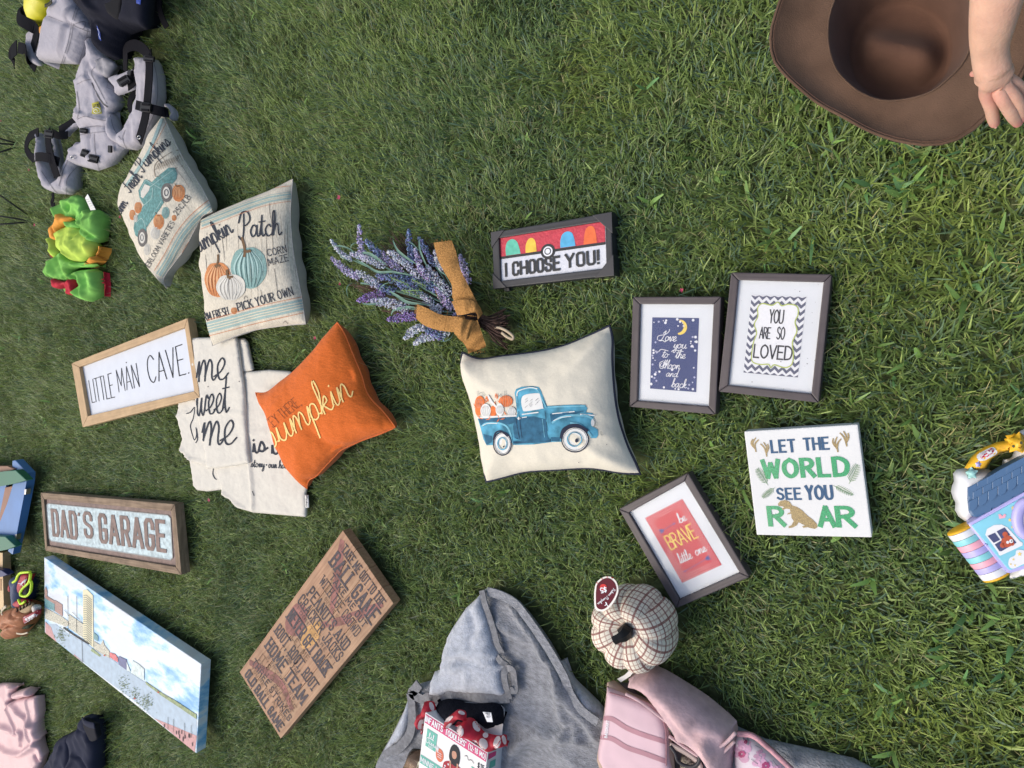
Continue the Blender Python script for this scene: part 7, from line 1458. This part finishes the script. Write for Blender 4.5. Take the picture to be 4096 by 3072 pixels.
d.ribbon(crom(Z((150, 1120), (175, 1125), (195, 1150), (205, 1100), (215, 1090)), 4), 2); d.put('emblem_print', bvh(pn), m_white, pn, .0015)
root = thing('baseball_glove', 'tan leather baseball glove with laces and a red brand label', 'glove', center(Z((150, 1440))), 'ball gloves')
m_lt = mat('glove_leather', (.36, .135, .055), rough=.55, spec=.3, var=.22, vs=30, bump=.001, bs=120)
puff('palm', Z((8, 1420), (25, 1370), (65, 1335), (130, 1305), (205, 1272), (262, 1248), (300, 1290), (316, 1335), (300, 1400), (258, 1480), (210, 1530), (135, 1560), (72, 1545), (50, 1500), (22, 1460)), .045, .10, m_lt, root, r=.07, nz=.008, ns=22, seed=3, skirt=.05, step=.007, folds=[(Z((130, 1320), (190, 1380), (300, 1340)), -.02, .01), (Z((60, 1500), (120, 1440), (180, 1460)), -.02, .01)])
puff('lining', Z((150, 1330), (190, 1295), (262, 1275), (262, 1320), (235, 1355), (185, 1362)), .13, .012, mat('glove_tan', (.34, .25, .14), rough=.8, var=.15, vs=40), root, r=.02, step=.006)
puff('wool_patch', Z((262, 1310), (280, 1290), (302, 1310), (300, 1345), (275, 1355)), .12, .014, mat('wool_white', (.55, .53, .50), rough=.95), root, r=.01, step=.006)
for q in (((75, 1485), (110, 1480), (120, 1515), (85, 1525)), ((190, 1470), (245, 1450), (235, 1485), (180, 1490))): puff('web_gap', Z(*q), .10, .01, mat('gap_shade_green', (.02, .03, .012), rough=.9), root, r=.01, step=.006)  # solid dark green sheets; the shade in the web gaps is painted
lp = puff('brand_label', Z((190, 1385), (305, 1335), (300, 1385), (200, 1448)), .128, .012, mat('label_red', (.27, .015, .03), rough=.5), root, r=.01, step=.006, smooth_out=False); d = Decal(); tline(d, 'Rawlings', (296, 1358), (206, 1408), 32, LOW, Z, wt=.13, gap=.0); d.ribbon(Z((196, 1396), (303, 1347)), 1.4); d.ribbon(Z((200, 1440), (298, 1380)), 1.4); d.put('lettering', bvh(lp), m_white, lp, .002)
for k in range(5):
    x = 138 + k * 26; y = 1335 - k * 14; V, Fc = tube([WZ(p, .15 - .01 * j) for j, p in enumerate(Z((x, y + 14), (x + 4, y), (x - 6, y - 16)))], .0045, 5); mk('lace', V, Fc, mat('dark_lace', (.06, .025, .015), rough=.6), root)
V, Fc = strap([WZ(p, .12) for p in Z((50, 1305), (15, 1340), (20, 1380), (70, 1395))], .014, .003); mk('wrist_strap', V, Fc, mat('cream_strap', (.50, .43, .32), rough=.6), root)
V, Fc = strap([WZ(p, .13) for p in Z((135, 1525), (180, 1530), (225, 1518))], .008, .003); mk('lace', V, Fc, mat('cream_strap', (.50, .43, .32), rough=.6), root)

# ================================================================== clothes at the lower left
Z = z2(4.46, 0, 2700)
root = thing('pink_garment', 'pale pink satin garment crumpled at the lower left corner', 'garment', center(Z((350, 900))))
m_pg = mat('pink_satin', (.64, .42, .43), rough=.5, spec=.35, var=.05, vs=9)
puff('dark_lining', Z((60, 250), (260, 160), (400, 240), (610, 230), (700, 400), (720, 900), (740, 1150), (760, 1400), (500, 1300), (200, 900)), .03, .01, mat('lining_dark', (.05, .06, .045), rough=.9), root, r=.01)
puff('front', Z((-500, 200), (0, 150), (60, 135), (240, 145), (322, 205), (250, 310), (280, 390), (235, 458), (400, 395), (520, 372), (680, 366), (700, 500), (712, 700), (685, 840), (700, 1000), (745, 1110), (700, 1170), (725, 1290), (782, 1440), (745, 1560), (650, 1900), (-500, 1900)), .055, .025, m_pg, root, r=.02, step=.008, nz=.008, ns=9, seed=4, skirt=.035, smooth_out=False, ridge=.008, rs=6, ra=.9,
     folds=[(Z((230, 460), (330, 540), (450, 660), (540, 760), (590, 880)), .022, .012), (Z((0, 840), (160, 920), (300, 1020)), .02, .014), (Z((220, 580), (260, 760), (330, 1010)), .018, .012), (Z((400, 960), (460, 1020), (450, 1220)), .018, .01), (Z((520, 900), (530, 1050), (580, 1160)), .016, .01), (Z((0, 1260), (120, 1290), (400, 1380), (560, 1300), (690, 1190)), .024, .014), (Z((240, 290), (260, 420)), -.02, .008), (Z((640, 1440), (700, 1560)), -.02, .008), (Z((510, 430), (560, 700), (600, 860)), .014, .012)])
puff('sleeve', Z((250, 322), (400, 250), (520, 212), (568, 206), (600, 262), (602, 358), (480, 382), (320, 428)), .055, .05, m_pg, root, r=.04, nz=.004, skirt=.04, step=.007)
root = thing('navy_garment', 'dark navy top with an open collar at the bottom left', 'garment', center(Z((1500, 1200))))
m_nv = mat('navy_cloth', (.022, .026, .048), rough=.85, spec=.1, var=.1, vs=10)
puff('body', Z((700, 1900), (815, 1660), (900, 1490), (1040, 1250), (1100, 1110), (1240, 1040), (1400, 960), (1475, 890), (1490, 745), (1560, 715), (1640, 690), (1730, 718), (1745, 800), (1800, 900), (1812, 1150), (1792, 1500), (1800, 1900)), .05, .05, m_nv, root, r=.04, step=.008, nz=.012, ns=10, seed=2, skirt=.035, smooth_out=False, ridge=.006, rs=7, ra=.7,
     folds=[(Z((1230, 1080), (1290, 1350), (1310, 1600)), -.02, .012), (Z((1490, 900), (1560, 960), (1700, 1000)), -.014, .008), (Z((1480, 1450), (1600, 1600)), -.016, .014), (Z((1420, 1380), (1340, 1600)), .016, .014), (Z((1180, 1250), (1060, 1700)), .012, .014), (Z((1720, 800), (1740, 1000), (1760, 1140)), .02, .008)])
puff('collar_shade', Z((1500, 760), (1600, 830), (1700, 875), (1720, 980), (1745, 1130), (1640, 1188), (1590, 1150), (1520, 1010), (1480, 900)), .104, .006, mat('navy_shade', (.008, .009, .016), rough=.95), root, r=.01, step=.006)  # darker navy sheet on top, painting the shade inside the open collar
V, Fc = strap([WZ(q, .115) for q in Z((1490, 770), (1500, 830), (1580, 880), (1690, 905))], .028, .004); mk('collar_band', V, Fc, m_nv, root)

# ================================================================== the lawn
def lawn():
    skip = ('ground', 'glass')
    V_, F_ = [], []
    for nme, (v, f) in LEAF.items():
        if nme in skip or nme.startswith(('arm', 'lettering', 'skin', 'thumb')) or 'print' in nme or 'lettering' in nme: continue
        if not v or min(q.z for q in v[::7]) > .12: continue
        k = len(V_); V_ += v; F_ += [tuple(i + k for i in q) for q in f]
    tree = BVHTree.FromPolygons(V_, F_) if V_ else None
    rng = np.random.default_rng(11)
    cor = [W(x, y, 0) for x, y in ((-120, -120), (4216, -120), (4216, 3192), (-120, 3192))]
    P = np.array([c[:2] for c in cor]); x0, y0 = P.min(0); x1, y1 = P.max(0)
    def inside(x, y):
        ok = np.ones(len(x), bool)
        sg_ = None
        for i in range(4):
            a, b = P[i], P[(i + 1) % 4]; c = (b[0] - a[0]) * (y - a[1]) - (b[1] - a[1]) * (x - a[0]); ok &= (c < 0.02)
        return ok
    area = abs(sum(P[i][0] * P[(i + 1) % 4][1] - P[(i + 1) % 4][0] * P[i][1] for i in range(4))) / 2
    print('lawn area', area)
    NT = 440000
    n = int(NT * (x1 - x0) * (y1 - y0) / area)
    x = rng.uniform(x0, x1, n); y = rng.uniform(y0, y1, n); k = inside(x, y)
    x, y = x[k], y[k]
    # thin out with distance from the camera, where single blades blur together
    ds = np.hypot(x, y); keep = rng.random(len(x)) < np.clip(1.25 - ds * .22, .45, 1); x, y = x[keep], y[keep]; n = len(x)
    def field(s, seed): 
        # cheap smooth noise on a grid
        g = np.random.default_rng(seed).normal(size=(64, 64)); u = (x - x0) * s % 62; v = (y - y0) * s % 62
        i, j = u.astype(int), v.astype(int); fu, fv = u - i, v - j; fu = fu * fu * (3 - 2 * fu); fv = fv * fv * (3 - 2 * fv)
        return (g[j, i] * (1 - fu) + g[j, i + 1] * fu) * (1 - fv) + (g[j + 1, i] * (1 - fu) + g[j + 1, i + 1] * fu) * fv
    f1, f2, f3, f4, f5 = field(4, 1), field(11, 2), field(26, 3), field(3, 4), field(9, 5)
    th = 1.0 * f2 + .8 * f3 + rng.normal(0, 1.15, n) + .6 * f1 + 1.9
    L = np.clip(rng.normal(.040, .010, n) * (1 + .14 * f5), .022, .085)
    p0 = np.clip(rng.normal(.50, .28, n), -.1, 1.2); p1 = np.clip(p0 + rng.gamma(2.4, .34, n), .4, 1.9)
    wd = np.clip(rng.normal(.0027, .0006, n), .0014, .0048) * (1 + .35 * np.clip((x + 1.0) / 1.6, -.4, 1) )
    col = np.empty((n, 3)); a = np.clip(.5 + .28 * f4 + .2 * f2 + rng.normal(0, .26, n), 0, 1)[:, None]
    col[:] = np.array([.100, .165, .052]) * (1 - a) + np.array([.200, .275, .068]) * a
    b = rng.random(n); bl = b < .16; col[bl] = np.array([.095, .160, .095])
    br = b > .93; col[br] = np.array([.30, .40, .13]); dry = (b > .30) & (b < .30 + .035 + .07 * np.clip(f5 - .2, 0, 2) ** 2); col[dry] = np.array([.36, .35, .17])
    wd[dry] *= .55; col *= rng.uniform(.68, 1.32, n)[:, None]; yl = np.clip(.25 * f1 + .35 * (x + .2), -.1, .35)[:, None]; col *= 1 + yl * np.array([[.45, .28, -.05]])
    # crop against the things lying on the lawn
    if tree:
        keep = np.ones(n, bool); up = Vector((0, 0, 1)); dn = Vector((0, 0, -1))
        tx = x + np.cos(th) * L * .7; ty = y + np.sin(th) * L * .7; r = rng.random(n)
        bb = np.array([(q.x, q.y) for q in V_]); gx0, gy0 = bb.min(0) - .1; cell = .03
        nx = int((bb[:, 0].max() - gx0) / cell) + 5; ny = int((bb[:, 1].max() - gy0) / cell) + 5
        occ = np.zeros((ny, nx), bool); oi = ((bb - [gx0, gy0]) / cell).astype(int)
        # cells near any object vertex or face
        for f in F_:
            q = bb[list(f)]; lo_ = ((q.min(0) - [gx0, gy0]) / cell).astype(int); hi = ((q.max(0) - [gx0, gy0]) / cell).astype(int); occ[max(lo_[1] - 2, 0):hi[1] + 3, max(lo_[0] - 2, 0):hi[0] + 3] = True
        ci = ((x - gx0) / cell).astype(int); cj = ((y - gy0) / cell).astype(int); ok = (ci >= 0) & (ci < nx) & (cj >= 0) & (cj < ny); near = np.zeros(n, bool); near[ok] = occ[cj[ok], ci[ok]]
        for i in np.nonzero(near)[0]:
            h = tree.ray_cast(Vector((x[i], y[i], -.01)), up, .30)
            if h[0] is not None and h[0].z < .10: keep[i] = False; continue
            h = tree.ray_cast(Vector((tx[i], ty[i], .4)), dn, .4)
            if h[0] is not None and h[0].z < .11:
                if r[i] > .42: keep[i] = r[i] > .80; L[i] *= .55
        x, y, th, L, p0, p1, wd, col = [q[keep] for q in (x, y, th, L, p0, p1, wd, col)]; n = len(x)
    def blades(name, x, y, th, L, p0, p1, wd, col, m, tipw=.28, tipc=1.25):
        n = len(x); d = np.c_[np.cos(th), np.sin(th)]; s = np.c_[-np.sin(th), np.cos(th)]
        V = np.zeros((n, 6, 3), np.float32); C = np.ones((n, 6, 4), np.float32)
        px, py, pz = x.copy(), y.copy(), np.zeros(n)
        for k in range(3):
            if k:
                ph = p0 + (p1 - p0) * (k - .5) / 2; px = px + d[:, 0] * np.sin(ph) * L / 2; py = py + d[:, 1] * np.sin(ph) * L / 2; pz = pz + np.cos(ph) * L / 2
            ww = wd * (.75, 1.0, tipw)[k] / 2; pz = np.maximum(pz, .002)
            for q, sg_ in ((0, 1), (1, -1)):
                V[:, 2 * k + q, 0] = px + s[:, 0] * ww * sg_; V[:, 2 * k + q, 1] = py + s[:, 1] * ww * sg_; V[:, 2 * k + q, 2] = pz
                C[:, 2 * k + q, :3] = np.clip(col * (1, 1, tipc)[k], 0, .9)
        me = bpy.data.meshes.new(name); me.vertices.add(n * 6); me.vertices.foreach_set('co', V.ravel())
        i6 = np.arange(n)[:, None] * 6; q = np.stack([i6 + [0, 1, 3, 2], i6 + [2, 3, 5, 4]], 1).reshape(-1)
        me.loops.add(n * 8); me.loops.foreach_set('vertex_index', q.astype(np.int32)); me.polygons.add(n * 2)
        me.polygons.foreach_set('loop_start', (np.arange(n * 2) * 4).astype(np.int32)); me.polygons.foreach_set('use_smooth', np.ones(n * 2, bool))
        me.materials.append(m); me.update(calc_edges=True)
        ca = me.color_attributes.new('col', 'FLOAT_COLOR', 'POINT'); ca.data.foreach_set('color', C.ravel())
        o = bpy.data.objects.new(name, me); S.collection.objects.link(o); return o
    mg = mat('grass_blade', (.1, .2, .05), rough=.42, spec=.45, var=0, attr=True, trans=.30)
    g = blades('grass', x, y, th, L, p0, p1, wd, col, mg); tag(g, 'dense mown green grass covering the whole lawn', 'grass', kind='stuff')
    # broad weed blades, thicker towards the right of the lawn
    n2 = 9000; x = rng.uniform(x0, x1, n2); y = rng.uniform(y0, y1, n2); k = inside(x, y); x, y = x[k], y[k]
    f = field(5, 21) + .8 * field(13, 22); pr = np.clip(.07 + .55 * (x + .55) / 1.2, .04, .75) * np.clip(.6 + .9 * f, 0, 2.2); k = rng.random(len(x)) < pr; x, y = x[k], y[k]; n2 = len(x)
    X, Y, TH = [], [], []
    for a_, b_ in zip(x, y):
        c = rng.integers(1, 5); t0 = rng.uniform(0, 6.28)
        for j in range(c): X.append(a_ + rng.normal(0, .006)); Y.append(b_ + rng.normal(0, .006)); TH.append(t0 + j * 2.2 + rng.normal(0, .4))
    x, y, th = np.array(X), np.array(Y), np.array(TH); n2 = len(x); L = np.clip(rng.normal(.040, .011, n2), .02, .07); p0 = rng.uniform(.2, .9, n2); p1 = p0 + rng.uniform(.3, 1.1, n2); wd = np.clip(rng.normal(.0076, .002, n2), .004, .013)
    if tree:
        keep = np.ones(n2, bool)
        for i in range(n2):
            for fx in (0, .45, .9):
                h = tree.ray_cast(Vector((x[i] + math.cos(th[i]) * L[i] * fx, y[i] + math.sin(th[i]) * L[i] * fx, .5)), Vector((0, 0, -1)), .5)
                if h[0] is not None and rng.random() > .03: keep[i] = False; break
        x, y, th, L, p0, p1, wd = [q[keep] for q in (x, y, th, L, p0, p1, wd)]; n2 = len(x)
    col = np.array([.17, .30, .075]) * rng.uniform(.6, 1.35, n2)[:, None]; k = rng.random(n2) < .25; col[k] *= np.array([.75, .9, 1.3])
    # two joined strips give each broad blade a rounded end
    g2 = blades('broad_blade_grass', x, y, th, L, p0, p1, wd, col, mat('weed_blade', (.1, .2, .05), rough=.45, spec=.4, var=0, attr=True, trans=.25), tipw=.35, tipc=1.1)
    for v in g2.data.vertices: v.co.z += .012
    tag(g2, 'pale broad-bladed crabgrass scattered through the lawn', 'grass', kind='stuff')
lawn()

# fallen petals
m_petal = mat('petal', (.34, .035, .09), rough=.6, var=.2, vs=90)
spots = (((6, 484), 'beside the left edge of the lawn, below the carrier straps'), ((118, 680), 'between the carrier strap and the wire stand'), ((1358, 790), 'in the open grass right of the Pumpkin Patch pillow'), ((1362, 1136), 'on the grass just left of the lavender bundle'),
         ((1262, 1352), 'on the grass between the Pumpkin Patch and orange pillows'), ((838, 2000), 'on the grass below the cloth pillow covers'), ((2728, 1161), "on the grass above the moon picture's frame"), ((482, 868), 'on the grass right of the green plush'), ((140, 900), 'near the wire stand tips'))
for k, ((px_, py_), where) in enumerate(spots):
    c = W(px_, py_, .045); V = [c]; n = 9; rr_ = .005 + .0015 * (k % 3)
    for i in range(n): a = i * 2 * math.pi / n; q = rr_ * (1.2 if i % 2 else .65); V.append(c + Vector((q * math.cos(a), q * math.sin(a), .003 * (i % 2) + .002)))
    o = mk('petal', V, [(0, i + 1, (i + 1) % n + 1) for i in range(n)], m_petal); tag(o, 'crumpled pink petal ' + where, 'petal', 'pink petals fallen on the lawn')
